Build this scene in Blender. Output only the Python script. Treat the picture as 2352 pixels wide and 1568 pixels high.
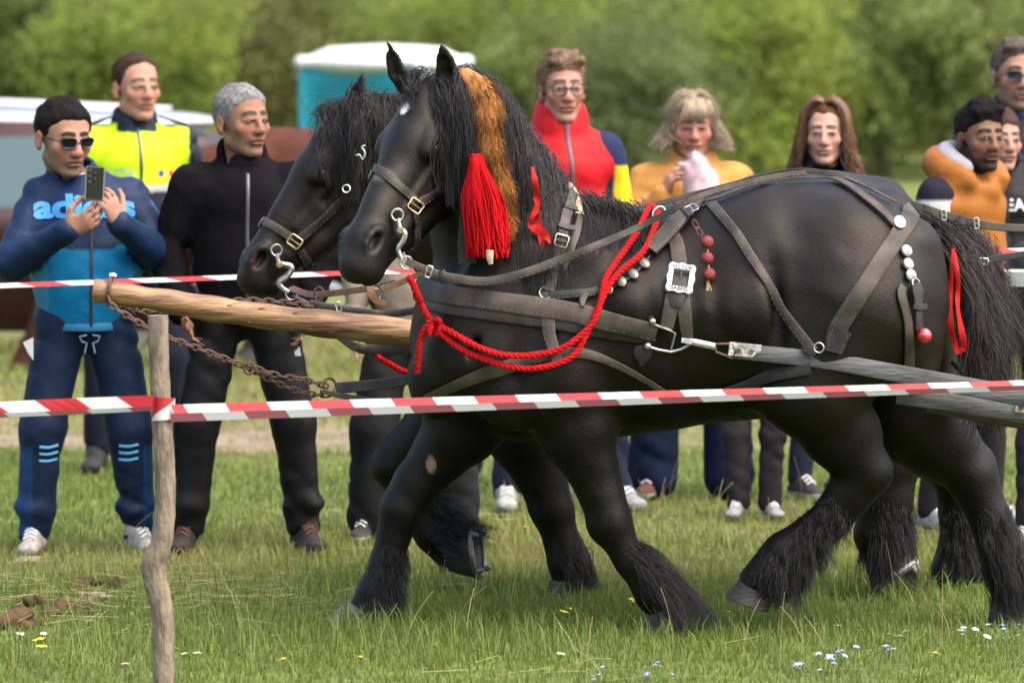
import bpy, bmesh, math, random
import numpy as np
from mathutils import Vector, Matrix, Euler, noise as mnoise
from mathutils.bvhtree import BVHTree
random.seed(7); RNG = np.random.default_rng(7)
for _o in list(bpy.data.objects): bpy.data.objects.remove(_o)
C = bpy.context.scene.collection
SC = bpy.context.scene

# ------------------------------------------------------------------ camera, sky, sun, exposure
CAM_D, CAM_H, FPX, PW, PH = 20.0, 2.2, 13240.0, 2352.0, 1568.0
PITCH = math.atan((PH/2+17.0)/FPX)
cam_d = bpy.data.cameras.new('camera'); cam = bpy.data.objects.new('camera', cam_d); C.objects.link(cam)
cam.location = (0, -CAM_D, CAM_H); cam.rotation_euler = (math.pi/2-PITCH, 0, 0)
cam_d.sensor_width = 36.0; cam_d.lens = FPX/PW*36.0
cam_d.clip_start = 0.5; cam_d.clip_end = 2000
cam_d.dof.use_dof = True; cam_d.dof.focus_distance = 19.95; cam_d.dof.aperture_fstop = 3.7
SC.camera = cam
SUN_EL, SUN_AZ = math.radians(58), math.radians(122)      # azimuth clockwise from +Y
world = bpy.data.worlds.new('World'); SC.world = world; world.use_nodes = True
wn = world.node_tree; bg = wn.nodes['Background']
sky = wn.nodes.new('ShaderNodeTexSky'); sky.sky_type = 'NISHITA'; sky.sun_disc = False
sky.sun_elevation = SUN_EL; sky.sun_rotation = SUN_AZ
sky.air_density = 1.0; sky.dust_density = 6.0; sky.ozone_density = 0.6
wn.links.new(sky.outputs[0], bg.inputs[0]); bg.inputs[1].default_value = 0.15
sun_d = bpy.data.lights.new('sun', 'SUN'); sun_d.energy = .55; sun_d.angle = math.radians(110); sun_d.color = (1, .97, .93)
sun = bpy.data.objects.new('sun', sun_d); C.objects.link(sun)
_sd = Vector((math.sin(SUN_AZ)*math.cos(SUN_EL), math.cos(SUN_AZ)*math.cos(SUN_EL), math.sin(SUN_EL)))
sun.rotation_euler = _sd.to_track_quat('Z', 'Y').to_euler()
SC.view_settings.view_transform = 'Standard'; SC.view_settings.look = 'None'
SC.view_settings.gamma = 1.0; SC.view_settings.use_curve_mapping = False
SC.view_settings.exposure = 2.12
SC.render.engine = 'CYCLES'
SC.cycles.max_bounces = 6; SC.cycles.transparent_max_bounces = 8
SC.cycles.use_denoising = True

# ------------------------------------------------------------------ helpers
CAMP = Vector((0, -CAM_D, CAM_H))
_cp, _sp = math.cos(PITCH), math.sin(PITCH)
def ray(x, y):
    u = (x-PW/2)/FPX; v = (PH/2-y)/FPX
    return Vector((u, _cp+v*_sp, v*_cp-_sp))
def P(x, y, Y):                       # picture point -> the world point at depth plane y = Y
    d = ray(x, y); return CAMP+d*((Y+CAM_D)/d.y)
def px(n, Y=0.0): return n*(CAM_D+Y)/FPX
def V(*a): return Vector(a)

def link(o, parent=None):
    C.objects.link(o)
    if parent is not None:
        o.parent = parent
    return o
def tag(o, label=None, cat=None, group=None, kind=None):
    if label: o['label'] = label
    if cat: o['category'] = cat
    if group: o['group'] = group
    if kind: o['kind'] = kind
    return o
def empty(name, loc, label=None, cat=None, group=None, rz=0.0):
    o = bpy.data.objects.new(name, None); C.objects.link(o); o.location = loc; o.rotation_euler = (0, 0, rz)
    o.empty_display_size = .1
    o['_inv'] = 0; del o['_inv']
    bpy.context.view_layer.update()
    return tag(o, label, cat, group)
def mesh_np(name, v, f, mats, parent=None, cols=None, smooth=True, midx=None, world_space=True, label=None, uv=None):
    """v (N,3) world coordinates; f list / array of faces; linked as ONE object"""
    me = bpy.data.meshes.new(name)
    v = np.asarray(v, dtype=np.float32)
    if isinstance(f, np.ndarray):
        n, k = f.shape
        me.vertices.add(len(v)); me.vertices.foreach_set('co', v.ravel())
        me.loops.add(n*k); me.loops.foreach_set('vertex_index', f.astype(np.int32).ravel())
        me.polygons.add(n); me.polygons.foreach_set('loop_start', np.arange(0, n*k, k, dtype=np.int32))
        me.polygons.foreach_set('loop_total', np.full(n, k, dtype=np.int32))
    else:
        me.from_pydata([tuple(p) for p in v], [], [tuple(q) for q in f])
    if not isinstance(mats, (list, tuple)): mats = [mats]
    for m in mats: me.materials.append(m)
    if midx is not None: me.polygons.foreach_set('material_index', np.asarray(midx, dtype=np.int32))
    me.polygons.foreach_set('use_smooth', np.full(len(me.polygons), bool(smooth)))
    if cols is not None:
        a = me.color_attributes.new('Col', 'FLOAT_COLOR', 'POINT')
        c4 = np.ones((len(v), 4), dtype=np.float32); c4[:, :3] = cols
        a.data.foreach_set('color', c4.ravel())
    me.update(calc_edges=True); me.validate()
    o = bpy.data.objects.new(name, me); C.objects.link(o)
    if parent is not None:
        o.parent = parent
        o.matrix_parent_inverse = parent.matrix_world.inverted()
    if label: o['label'] = label
    return o

class MB:                              # collects simple shapes into one mesh
    def __init__(s): s.v = []; s.f = []; s.m = []
    def add(s, v, f, m=0):
        o = len(s.v); s.v += [tuple(p) for p in v]; s.f += [tuple(i+o for i in q) for q in f]; s.m += [m]*len(f)
    def box(s, c, d, R=None, m=0, bev=0.0):
        c = Vector(c); hx, hy, hz = d[0]/2, d[1]/2, d[2]/2
        if bev <= 0:
            pts = [Vector((x, y, z)) for x in (-hx, hx) for y in (-hy, hy) for z in (-hz, hz)]
            fs = [(0,1,3,2),(4,6,7,5),(0,4,5,1),(2,3,7,6),(0,2,6,4),(1,5,7,3)]
        else:
            pts = []; b = min(bev, hx*.95, hy*.95, hz*.95)
            for z, k in ((-hz, b), (-hz+b, 0), (hz-b, 0), (hz, b)):
                x, y = hx-k, hy-k
                pts += [Vector(q+(z,)) for q in ((-x+b,-y),(x-b,-y),(x,-y+b),(x,y-b),(x-b,y),(-x+b,y),(-x,y-b),(-x,-y+b))]
            fs = [tuple(range(7,-1,-1)), tuple(range(24,32))]
            for r in range(3):
                for i in range(8): fs.append((r*8+i, r*8+(i+1)%8, r*8+8+(i+1)%8, r*8+8+i))
        if R is not None: pts = [R @ p for p in pts]
        s.add([c+p for p in pts], fs, m)
    def tube(s, pts, r, n=8, m=0, cap=True, closed=False):
        pts = [Vector(p) for p in pts]; N = len(pts)
        rs = r if isinstance(r, (list, tuple, np.ndarray)) else [r]*N
        up = None; v = []; f = []
        for i, p in enumerate(pts):
            a = pts[(i-1) % N] if (closed or i > 0) else p; b = pts[(i+1) % N] if (closed or i < N-1) else p
            t = (b-a).normalized()
            if up is None: up = t.orthogonal().normalized()
            up = (up-t*up.dot(t)); up = up.normalized() if up.length > 1e-6 else t.orthogonal().normalized()
            w = t.cross(up)
            for k in range(n):
                an = 2*math.pi*k/n; v.append(p+(up*math.cos(an)+w*math.sin(an))*rs[i])
        for i in range(N if closed else N-1):
            j = (i+1) % N
            for k in range(n): f.append((i*n+k, i*n+(k+1) % n, j*n+(k+1) % n, j*n+k))
        if cap and not closed: f.append(tuple(range(n-1,-1,-1))); f.append(tuple(range((N-1)*n, N*n)))
        s.add(v, f, m)
    def ell(s, c, r, R=None, n=12, m=0):
        c = Vector(c); v = [Vector((0,0,-r[2]))]; f = []; k = n//2
        for i in range(1, k):
            th = -math.pi/2+math.pi*i/k
            for j in range(n):
                a = 2*math.pi*j/n; v.append(Vector((r[0]*math.cos(th)*math.cos(a), r[1]*math.cos(th)*math.sin(a), r[2]*math.sin(th))))
        v.append(Vector((0,0,r[2]))); L = len(v)-1
        for j in range(n): f.append((0, 1+(j+1)%n, 1+j)); f.append((L, 1+(k-2)*n+j, 1+(k-2)*n+(j+1)%n))
        for i in range(k-2):
            for j in range(n): f.append((1+i*n+j, 1+i*n+(j+1)%n, 1+(i+1)*n+(j+1)%n, 1+(i+1)*n+j))
        if R is not None: v = [R @ p for p in v]
        s.add([c+p for p in v], f, m)
    def build(s, name, mats, parent=None, smooth=True, label=None):
        o = mesh_np(name, s.v, s.f, mats, parent, smooth=smooth, midx=s.m, label=label)
        if smooth and len(o.data.polygons) < 30000:
            try: o.data.set_sharp_from_angle(angle=math.radians(42))
            except Exception: pass
        return o

def spline(pts, n=8, closed=False):
    """Catmull-Rom through tuples of any length"""
    a = np.asarray([tuple(p) for p in pts], dtype=float); N = len(a); out = []
    for i in range(N if closed else N-1):
        if closed: p0, p1, p2, p3 = a[(i-1) % N], a[i], a[(i+1) % N], a[(i+2) % N]
        else: p0, p1, p2, p3 = a[max(i-1, 0)], a[i], a[i+1], a[min(i+2, N-1)]
        for k in range(n):
            t = k/n
            out.append(.5*((2*p1)+(-p0+p2)*t+(2*p0-5*p1+4*p2-p3)*t*t+(-p0+3*p1-3*p2+p3)*t**3))
    if not closed: out.append(a[-1])
    return np.asarray(out)

# ------------------------------------------------------------------ signed distance modelling (bodies, clothes)
def cap(a, b, ra, rb=None, k=.03, sq=None, op='+', col=None, soft=.004):
    a = np.array(tuple(a), float); b = np.array(tuple(b), float); rb = ra if rb is None else rb
    ab = b-a; L2 = max(float(ab @ ab), 1e-12)
    if sq is not None: n = np.array(tuple(sq[0]), float); n /= np.linalg.norm(n); s = sq[1]
    def f(X, Y, Z):
        px_, py_, pz_ = X-a[0], Y-a[1], Z-a[2]
        t = np.clip((px_*ab[0]+py_*ab[1]+pz_*ab[2])/L2, 0, 1)
        vx, vy, vz = px_-t*ab[0], py_-t*ab[1], pz_-t*ab[2]
        if sq is not None:
            q = (s-1)*(vx*n[0]+vy*n[1]+vz*n[2]); vx, vy, vz = vx+q*n[0], vy+q*n[1], vz+q*n[2]
        return np.sqrt(vx*vx+vy*vy+vz*vz)-(ra+(rb-ra)*t)
    R = max(ra, rb)*(1.0 if sq is None or s >= 1 else 1/s)
    return dict(f=f, lo=np.minimum(a, b)-R, hi=np.maximum(a, b)+R, k=k, op=op, col=col, soft=soft)
def ell(c, r, R=None, k=.03, op='+', col=None, soft=.004):
    c = np.array(tuple(c), float); r = np.array(tuple(r), float)
    M = None if R is None else np.array([list(q) for q in R.transposed()], float)   # world -> local
    def f(X, Y, Z):
        x, y, z = X-c[0], Y-c[1], Z-c[2]
        if M is not None:
            x, y, z = M[0,0]*x+M[0,1]*y+M[0,2]*z, M[1,0]*x+M[1,1]*y+M[1,2]*z, M[2,0]*x+M[2,1]*y+M[2,2]*z
        k0 = np.sqrt((x/r[0])**2+(y/r[1])**2+(z/r[2])**2)
        k1 = np.sqrt((x/r[0]**2)**2+(y/r[1]**2)**2+(z/r[2]**2)**2)+1e-9
        return k0*(k0-1)/k1
    m = r.max() if R is not None else r
    return dict(f=f, lo=c-m, hi=c+m, k=k, op=op, col=col, soft=soft)
def chain(pts, rs, k=.03, sq=None):
    return [cap(pts[i], pts[i+1], rs[i], rs[i+1], k, sq) for i in range(len(pts)-1)]
def axis(lo, hi, h, fine=()):
    out = [lo]; x = lo
    while x < hi:
        st = h
        for a, b, hf in fine:
            if a-hf <= x <= b: st = min(st, hf)
        x += st; out.append(x)
    return np.array(out)
def sdf_grid(prims, h, fine=((), (), ()), pad=.03, disp=None, clip=None):
    add = [p for p in prims if p['op'] == '+']
    lo = np.min([p['lo'] for p in add], axis=0)-pad; hi = np.max([p['hi'] for p in add], axis=0)+pad
    ax = [axis(lo[i], hi[i], h, fine[i]) for i in range(3)]
    D = np.full([len(q) for q in ax], 1.0, dtype=np.float32)
    for p in prims:
        if p['op'] == 'c': continue
        k = p['k']; mg = k+3*h
        s = [(max(0, np.searchsorted(ax[i], p['lo'][i]-mg)-1), min(len(ax[i]), np.searchsorted(ax[i], p['hi'][i]+mg)+1)) for i in range(3)]
        if any(b <= a for a, b in s): continue
        X = ax[0][s[0][0]:s[0][1]].astype(np.float32)[:, None, None]; Y = ax[1][s[1][0]:s[1][1]].astype(np.float32)[None, :, None]; Z = ax[2][s[2][0]:s[2][1]].astype(np.float32)[None, None, :]
        d = p['f'](X, Y, Z).astype(np.float32)
        sl = (slice(*s[0]), slice(*s[1]), slice(*s[2])); A = D[sl]
        if p['op'] == '+':
            hh = np.maximum(k-np.abs(A-d), 0)/max(k, 1e-6); D[sl] = np.minimum(A, d)-hh*hh*k*.25
        else:
            d = -d; hh = np.maximum(k-np.abs(A-d), 0)/max(k, 1e-6); D[sl] = np.maximum(A, d)+hh*hh*k*.25
    X, Y, Z = ax[0][:, None, None], ax[1][None, :, None], ax[2][None, None, :]
    if disp is not None: D = D+disp(X, Y, Z).astype(np.float32)
    if clip is not None: D = np.maximum(D, clip(X, Y, Z).astype(np.float32))
    return ax, D
def surface_nets(ax, D):
    S = D < 0; n = D.shape
    cnt = np.zeros([q-1 for q in n], dtype=np.int8)
    for i in (0, 1):
        for j in (0, 1):
            for k in (0, 1): cnt += S[i:n[0]-1+i, j:n[1]-1+j, k:n[2]-1+k]
    ci, cj, ck = np.nonzero((cnt > 0) & (cnt < 8))
    idx = np.full(cnt.shape, -1, dtype=np.int64); idx[ci, cj, ck] = np.arange(len(ci))
    acc = np.zeros((len(ci), 3)); num = np.zeros(len(ci))
    crn = [(i, j, k) for i in (0, 1) for j in (0, 1) for k in (0, 1)]
    val = {c: D[ci+c[0], cj+c[1], ck+c[2]].astype(float) for c in crn}
    pos = {c: np.stack([ax[0][ci+c[0]], ax[1][cj+c[1]], ax[2][ck+c[2]]], 1) for c in crn}
    for a in crn:
        for d in range(3):
            if a[d] == 0:
                b = list(a); b[d] = 1; b = tuple(b); va, vb = val[a], val[b]
                m = (va < 0) != (vb < 0); t = np.where(m, va/np.where(m, va-vb, 1), 0)
                acc += np.where(m[:, None], pos[a]+(pos[b]-pos[a])*t[:, None], 0); num += m
    v = acc/num[:, None]; F = []
    for d in range(3):
        sl0 = [slice(1, n[q]-1) for q in range(3)]; sl0[d] = slice(0, n[d]-1)
        sl1 = list(sl0); sl1[d] = slice(1, n[d])
        A, B = S[tuple(sl0)], S[tuple(sl1)]; e = np.nonzero(A != B)
        if len(e[0]) == 0: continue
        g = [e[q]+(0 if q == d else 1) for q in range(3)]
        u, w = (d+1) % 3, (d+2) % 3
        def cell(du, dw):
            q = list(g); q[u] = q[u]-du; q[w] = q[w]-dw; return idx[q[0], q[1], q[2]]
        q = np.stack([cell(1, 1), cell(0, 1), cell(0, 0), cell(1, 0)], 1)
        fl = ~A[e]; q[fl] = q[fl][:, ::-1]; F.append(q)
    return v, np.concatenate(F)
def paint(prims, v, base):
    col = np.tile(np.array(base, float), (len(v), 1))
    for p in prims:
        if p['col'] is None: continue
        m = np.all((v > p['lo']-.03) & (v < p['hi']+.03), axis=1)
        if not m.any(): continue
        q = v[m]; d = p['f'](q[:, 0], q[:, 1], q[:, 2])
        w = np.clip(.5-d/(2*p['soft']), 0, 1)[:, None]; w = w*w*(3-2*w)
        col[m] = col[m]*(1-w)+np.array(p['col'])*w
    return col
def relax(v, f, it=1, lam=.5):
    for _ in range(it):
        s = np.zeros_like(v); c = np.zeros(len(v))
        for a, b in ((0, 1), (1, 2), (2, 3), (3, 0)):
            np.add.at(s, f[:, a], v[f[:, b]]); np.add.at(c, f[:, a], 1)
            np.add.at(s, f[:, b], v[f[:, a]]); np.add.at(c, f[:, b], 1)
        v = v+lam*(s/np.maximum(c, 1)[:, None]-v)
    return v
def sdf_mesh(name, prims, h, mat, parent=None, fine=((), (), ()), base=(.5, .5, .5), disp=None, xf=None, clip=None, colfn=None, it=1, label=None):
    ax, D = sdf_grid(prims, h, fine, disp=disp, clip=clip)
    v, f = surface_nets(ax, D)
    if it: v = relax(v, f, it, .45)
    c = paint(prims, v, base)
    if colfn is not None: c = colfn(v, c)
    if xf is not None: v = v @ np.array([list(q) for q in xf.to_3x3().transposed()])+np.array(xf.translation)
    return mesh_np(name, v, f, mat, parent, cols=c, label=label)
def bvh_of(o):
    mw = o.matrix_world
    bpy.context.view_layer.update()
    return BVHTree.FromPolygons([o.matrix_world @ q.co for q in o.data.vertices], [tuple(p.vertices) for p in o.data.polygons])

def strands(name, paths, r, mat, parent=None, cols=None, taper=.25, label=None, flat=.45):
    """paths (S,n,3): one mesh of thin three-sided hairs"""
    paths = np.asarray(paths, float); S, n, _ = paths.shape
    t = np.gradient(paths, axis=1); t /= np.linalg.norm(t, axis=2, keepdims=True)+1e-9
    rv = RNG.normal(size=(S, 1, 3)); a = np.cross(t, rv); a /= np.linalg.norm(a, axis=2, keepdims=True)+1e-9
    b = np.cross(t, a)
    rr = (np.asarray(r) if np.ndim(r) else np.full(S, r))[:, None, None]*np.linspace(1, taper, n)[None, :, None]
    ring = [paths+rr*(a*math.cos(q)+b*flat*math.sin(q)) for q in (0, 2*math.pi/3, 4*math.pi/3)]
    v = np.stack(ring, 2).reshape(-1, 3)
    base = (np.arange(S)[:, None]*n+np.arange(n-1)[None, :]).reshape(-1)*3
    F = []
    for k in range(3):
        k2 = (k+1) % 3; F.append(np.stack([base+k, base+k2, base+3+k2, base+3+k], 1))
    c = None
    if cols is not None: c = np.repeat(np.asarray(cols), n*3, axis=0)
    return mesh_np(name, v, np.concatenate(F), mat, parent, cols=c, label=label)

def hairpaths(roots, dirs, length, n, grav=1.0, curl=.01, freq=9.0, drape=None, lift=.008, jitter=.12, clump=0.0, gn=9):
    """roots (S,3), dirs (S,3) start direction; bends down with gravity, waves, optionally pushed out to the near side of a body"""
    S = len(roots); roots = np.asarray(roots, float); d = np.asarray(dirs, float)+RNG.normal(size=(S, 3))*jitter
    d /= np.linalg.norm(d, axis=1)[:, None]; L = np.broadcast_to(np.asarray(length, float), (S,)); out = np.zeros((S, n, 3)); out[:, 0] = roots
    ph = RNG.uniform(0, 6.28, (S, 3)); st = L/(n-1); p = roots.copy(); g = np.array((0, 0, -1.0))
    for i in range(1, n):
        t = i/(n-1); d = d+g*grav*(2.2/n); d /= np.linalg.norm(d, axis=1)[:, None]
        w = curl*np.sin(ph+freq*t)*min(1, t*3)
        p = p+d*st[:, None]; q = p+w
        if drape is not None:
            for j in range(S):
                y = drape(q[j, 0], q[j, 2])
                if y is not None and q[j, 1] > y-lift-.02*ph[j, 0]/6.28: q[j, 1] = y-lift-.025*ph[j, 0]/6.28; p[j, 1] = min(p[j, 1], q[j, 1]+.003)
        out[:, i] = q
    if clump and S > 2*gn: out = clumped(out, clump, gn)
    return out
def clumped(out, clump, gn):
    S, n, _ = out.shape; roots = out[:, 0]
    if 1:
        G = RNG.choice(S, S//gn, replace=False); near = np.empty(S, int)
        for a in range(0, S, 500): near[a:a+500] = np.argmin(((roots[a:a+500, None]-roots[None, G])**2).sum(2), axis=1)
        w = (clump*np.linspace(0, 1, n)**.6)[None, :, None]*RNG.uniform(.6, 1, (S, 1, 1)); off = RNG.normal(size=(S, 1, 3))*.004
        out = out*(1-w)+(out[G[near]]+off)*w
    return out

# ------------------------------------------------------------------ materials
MATS = {}
def mat(name, col=(.5, .5, .5), rough=.6, metal=0.0, spec=.5, bump=0.0, bscale=60.0, var=0.0, vscale=8.0, attr=False,
        stretch=(1, 1, 1), sheen=0.0, trans=0.0, col2=None, coat=0.0, rvar=0.0):
    if name in MATS: return MATS[name]
    m = bpy.data.materials.new(name); m.use_nodes = True; nt = m.node_tree; N = nt.nodes; L = nt.links
    b = N['Principled BSDF']; out = N['Material Output']
    b.inputs['Roughness'].default_value = rough; b.inputs['Metallic'].default_value = metal
    b.inputs['Specular IOR Level'].default_value = spec
    b.inputs['Base Color'].default_value = (*col, 1)
    if sheen: b.inputs['Sheen Weight'].default_value = sheen; b.inputs['Sheen Roughness'].default_value = .4
    if coat: b.inputs['Coat Weight'].default_value = coat; b.inputs['Coat Roughness'].default_value = .08
    src = None
    tc = N.new('ShaderNodeTexCoord'); mp = N.new('ShaderNodeMapping'); mp.inputs['Scale'].default_value = stretch
    L.new(tc.outputs['Object'], mp.inputs['Vector'])
    if attr:
        at = N.new('ShaderNodeAttribute'); at.attribute_name = 'Col'; src = at.outputs['Color']
    if var or col2:
        nz = N.new('ShaderNodeTexNoise'); nz.inputs['Scale'].default_value = vscale; nz.inputs['Detail'].default_value = 5
        L.new(mp.outputs[0], nz.inputs['Vector'])
        mx = N.new('ShaderNodeMix'); mx.data_type = 'RGBA'
        rmp = N.new('ShaderNodeValToRGB'); rmp.color_ramp.elements[0].position = .36; rmp.color_ramp.elements[1].position = .66
        L.new(nz.outputs['Fac'], rmp.inputs[0])
        if col2:
            L.new(rmp.outputs[0], mx.inputs[0])
            mx.inputs[6].default_value = (*col, 1); mx.inputs[7].default_value = (*col2, 1)
            src = mx.outputs[2]
        else:
            mx.blend_type = 'MULTIPLY'; mx.inputs[0].default_value = 1.0
            if src is not None: L.new(src, mx.inputs[6])
            else: mx.inputs[6].default_value = (*col, 1)
            mr = N.new('ShaderNodeMapRange'); mr.inputs[3].default_value = 1-var; mr.inputs[4].default_value = 1+var
            L.new(rmp.outputs[0], mr.inputs[0]); L.new(mr.outputs[0], mx.inputs[7]); src = mx.outputs[2]
    if src is not None: L.new(src, b.inputs['Base Color'])
    if bump:
        n2 = N.new('ShaderNodeTexNoise'); n2.inputs['Scale'].default_value = bscale; n2.inputs['Detail'].default_value = 4
        L.new(mp.outputs[0], n2.inputs['Vector'])
        bp = N.new('ShaderNodeBump'); bp.inputs['Strength'].default_value = bump; bp.inputs['Distance'].default_value = .01
        L.new(n2.outputs['Fac'], bp.inputs['Height']); L.new(bp.outputs[0], b.inputs['Normal'])
        if rvar:
            mr2 = N.new('ShaderNodeMapRange'); mr2.inputs[3].default_value = max(rough-rvar, .05); mr2.inputs[4].default_value = min(rough+rvar, 1)
            L.new(n2.outputs['Fac'], mr2.inputs[0]); L.new(mr2.outputs[0], b.inputs['Roughness'])
    if trans:
        tl = N.new('ShaderNodeBsdfTranslucent'); ms = N.new('ShaderNodeMixShader'); ms.inputs[0].default_value = trans
        if src is not None: L.new(src, tl.inputs[0])
        else: tl.inputs[0].default_value = (*col, 1)
        L.new(b.outputs[0], ms.inputs[1]); L.new(tl.outputs[0], ms.inputs[2]); L.new(ms.outputs[0], out.inputs[0])
    MATS[name] = m; return m
# ------------------------------------------------------------------ ground, track, hillside
def sm(a, b, x): t = np.clip((x-a)/(b-a), 0, 1); return t*t*(3-2*t)
_wk = [(RNG.normal(size=2)*s, RNG.uniform(0, 6.28), 1/s**.9) for s in (.25, .4, .7, 1.1, 1.7, 2.6, 4.0) for _ in range(3)]
def wob(x, y): return sum(a*np.sin(k[0]*x+k[1]*y+p) for k, p, a in _wk)/6
def gz(x, y):
    x = np.asarray(x, float); y = np.asarray(y, float)
    z = -.45*sm(11, 30, y)+.012*wob(x*1.6, y*1.6)*sm(40, 8, np.abs(y))
    z = z+np.maximum(y-72, 0)*.2*sm(72, 110, y)+sm(60, 100, y)*.5*wob(x*.15, y*.15)
    z = z-.05*sm(7.6, 8.2, y)*sm(10.4, 9.6, y)
    return z
def g1(x, y): return float(gz(x, y))
xs = np.unique(np.concatenate([np.linspace(-260, -12, 40), np.linspace(-12, 12, 161), np.linspace(12, 260, 40)]))
ys = np.unique(np.concatenate([np.linspace(-30, -4, 14), np.linspace(-4, 14, 130), np.linspace(14, 70, 60), np.linspace(70, 420, 60)]))
GX, GY = np.meshgrid(xs, ys, indexing='ij'); gv = np.stack([GX, GY, gz(GX, GY)], 2).reshape(-1, 3)
ii = (np.arange(len(xs)-1)[:, None]*len(ys)+np.arange(len(ys)-1)[None, :]).reshape(-1)
gf = np.stack([ii, ii+len(ys), ii+len(ys)+1, ii+1], 1)
soil = np.array((.085, .06, .035)); turf = np.array((.085, .11, .028)); dust = np.array((.17, .135, .09))
w1 = sm(-.1, .75, wob(gv[:, 0]*2.2, gv[:, 1]*2.2))[:, None]
gc = turf*(1-w1*.6)+soil*w1*.6
tr = (sm(7.9, 8.4, gv[:, 1]+.25*wob(gv[:, 0]*2, 3))*sm(10.1, 9.5, gv[:, 1]+.25*wob(gv[:, 0]*2, 9)))[:, None]
tr = tr*(1-.75*sm(-1.6, .3, gv[:, 0]+.4*wob(gv[:, 0], gv[:, 1])))[:, None]; gc = gc*(1-tr)+dust*(.8+.2*w1)*tr
fr = sm(13, 30, gv[:, 1])[:, None]; gc = gc*(1-fr)+np.array((.085, .108, .03))*fr
ground = mesh_np('ground', gv, gf, mat('ground soil', attr=True, rough=.95, spec=.1, bump=.8, bscale=9, var=.3, vscale=5), cols=gc)
tag(ground, 'grassy field with a dusty track and a rising slope beyond', kind='structure')
hill_x = np.linspace(-300, 300, 60); hill_y = np.linspace(200, 420, 20)

# sunlit dome of cloud is the world itself; grass blades
def blades(n, x0, x1, y0, y1, hmin, hmax, w, seed, dry=.26, keep=None):
    r = np.random.default_rng(seed)
    x = r.uniform(x0, x1, n); y = r.uniform(y0, y1, n)
    half = (y+CAM_D)*1176/FPX+1.3; ok = np.abs(x) < half
    ok &= ~((y > 8.0+.25*wob(x*2, 3)) & (y < 9.9+.25*wob(x*2, 9)) & (r.random(n) > .05+.75*sm(-1.4, .5, x)))
    if keep is not None: ok &= keep(x, y, r)
    x, y = x[ok], y[ok]; n = len(x)
    pat = wob(x*2.6+5, y*2.6); tall = sm(-.9, 1.1, wob(x*1.5-4, y*1.5+2))
    h = (hmin+(hmax-hmin)*r.random(n)**1.4)*(.55+.75*tall); z = gz(x, y)-.004
    a = r.uniform(0, 6.28, n); lean = r.uniform(.15, .95, n)*h; ww = w*r.uniform(.6, 1.3, n)
    dx, dy = np.cos(a)*lean, np.sin(a)*lean; sx, sy = -np.sin(a)*ww/2, np.cos(a)*ww/2
    A = np.stack([x, y, z], 1); S = np.stack([sx, sy, 0*sx], 1)
    M = A+np.stack([dx*.35, dy*.35, h*.62], 1); T = A+np.stack([dx, dy, h*.95], 1)
    v = np.stack([A-S, A+S, M-S*.75, M+S*.75, T], 1).reshape(-1, 3)
    b = np.arange(n)*5
    f = np.concatenate([np.stack([b, b+1, b+3], 1), np.stack([b, b+3, b+2], 1), np.stack([b+2, b+3, b+4], 1)])
    g = np.array((.115, .16, .034))*(.7+.6*r.random((n, 1))); yl = np.array((.22, .24, .06))*(.75+.5*r.random((n, 1))); dr = np.array((.27, .22, .12))*(.6+.6*r.random((n, 1)))
    q = np.clip(.35+.45*pat+.35*r.normal(size=n), 0, 1)[:, None]; c = g*(1-q)+yl*q
    isdry = (r.random(n) < dry*sm(-.5, 1.2, pat+.3))[:, None]; c = np.where(isdry, dr, c)
    return v, f, np.repeat(c, 5, axis=0)
def grass_obj(name, label, parts):
    vs, fs, cs, o = [], [], [], 0
    for v, f, c in parts: vs.append(v); fs.append(f+o); cs.append(c); o += len(v)
    ob = mesh_np(name, np.concatenate(vs), np.concatenate(fs), mat('grass blade', attr=True, rough=.6, spec=.2, trans=.5), cols=np.concatenate(cs))
    return tag(ob, label, 'grass', kind='stuff')
grass_obj('meadow_grass', 'short trampled meadow grass under the horses and spectators', [
    blades(120000, -3.4, 3.4, -2.6, 3.0, .02, .085, .0055, 1), blades(54000, -4.2, 4.2, 2.6, 7.8, .03, .10, .008, 2),
    blades(26000, -5, 5, 9.9, 17, .04, .12, .014, 3), blades(26000, -5, 5, 7.4, 10.4, .025, .08, .01, 4)])
grass_obj('tall_grass', 'taller grass tufts around the hooves in the middle of the field', [
    blades(30000, -1.7, 2.0, -1.2, 1.9, .08, .2, .005, 5, .2, lambda x, y, r: r.random(len(x)) < np.exp(-((x-.25)/1.0)**2-((y-.1)/.8)**2)*.85+.06)])
# seed stalks
r5 = np.random.default_rng(12); ps = []
for _ in range(300):
    x, y = r5.uniform(-2.6, 2.6), r5.uniform(-1.9, 5.5); h = r5.uniform(.10, .26); a = r5.uniform(0, 6.28); l = r5.uniform(.02, .14)
    if abs(x) < .9 or r5.random() < .5:
        z = g1(x, y); ps.append([(x+l*math.cos(a)*t*t, y+l*math.sin(a)*t*t, z+h*t) for t in np.linspace(0, 1, 6)])
tag(strands('seed_stalks', ps, .0009, mat('dry stalk', (.3, .25, .12), .8), taper=.8, flat=1), 'thin dry seed stalks standing above the grass', 'grass', kind='stuff')
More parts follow.
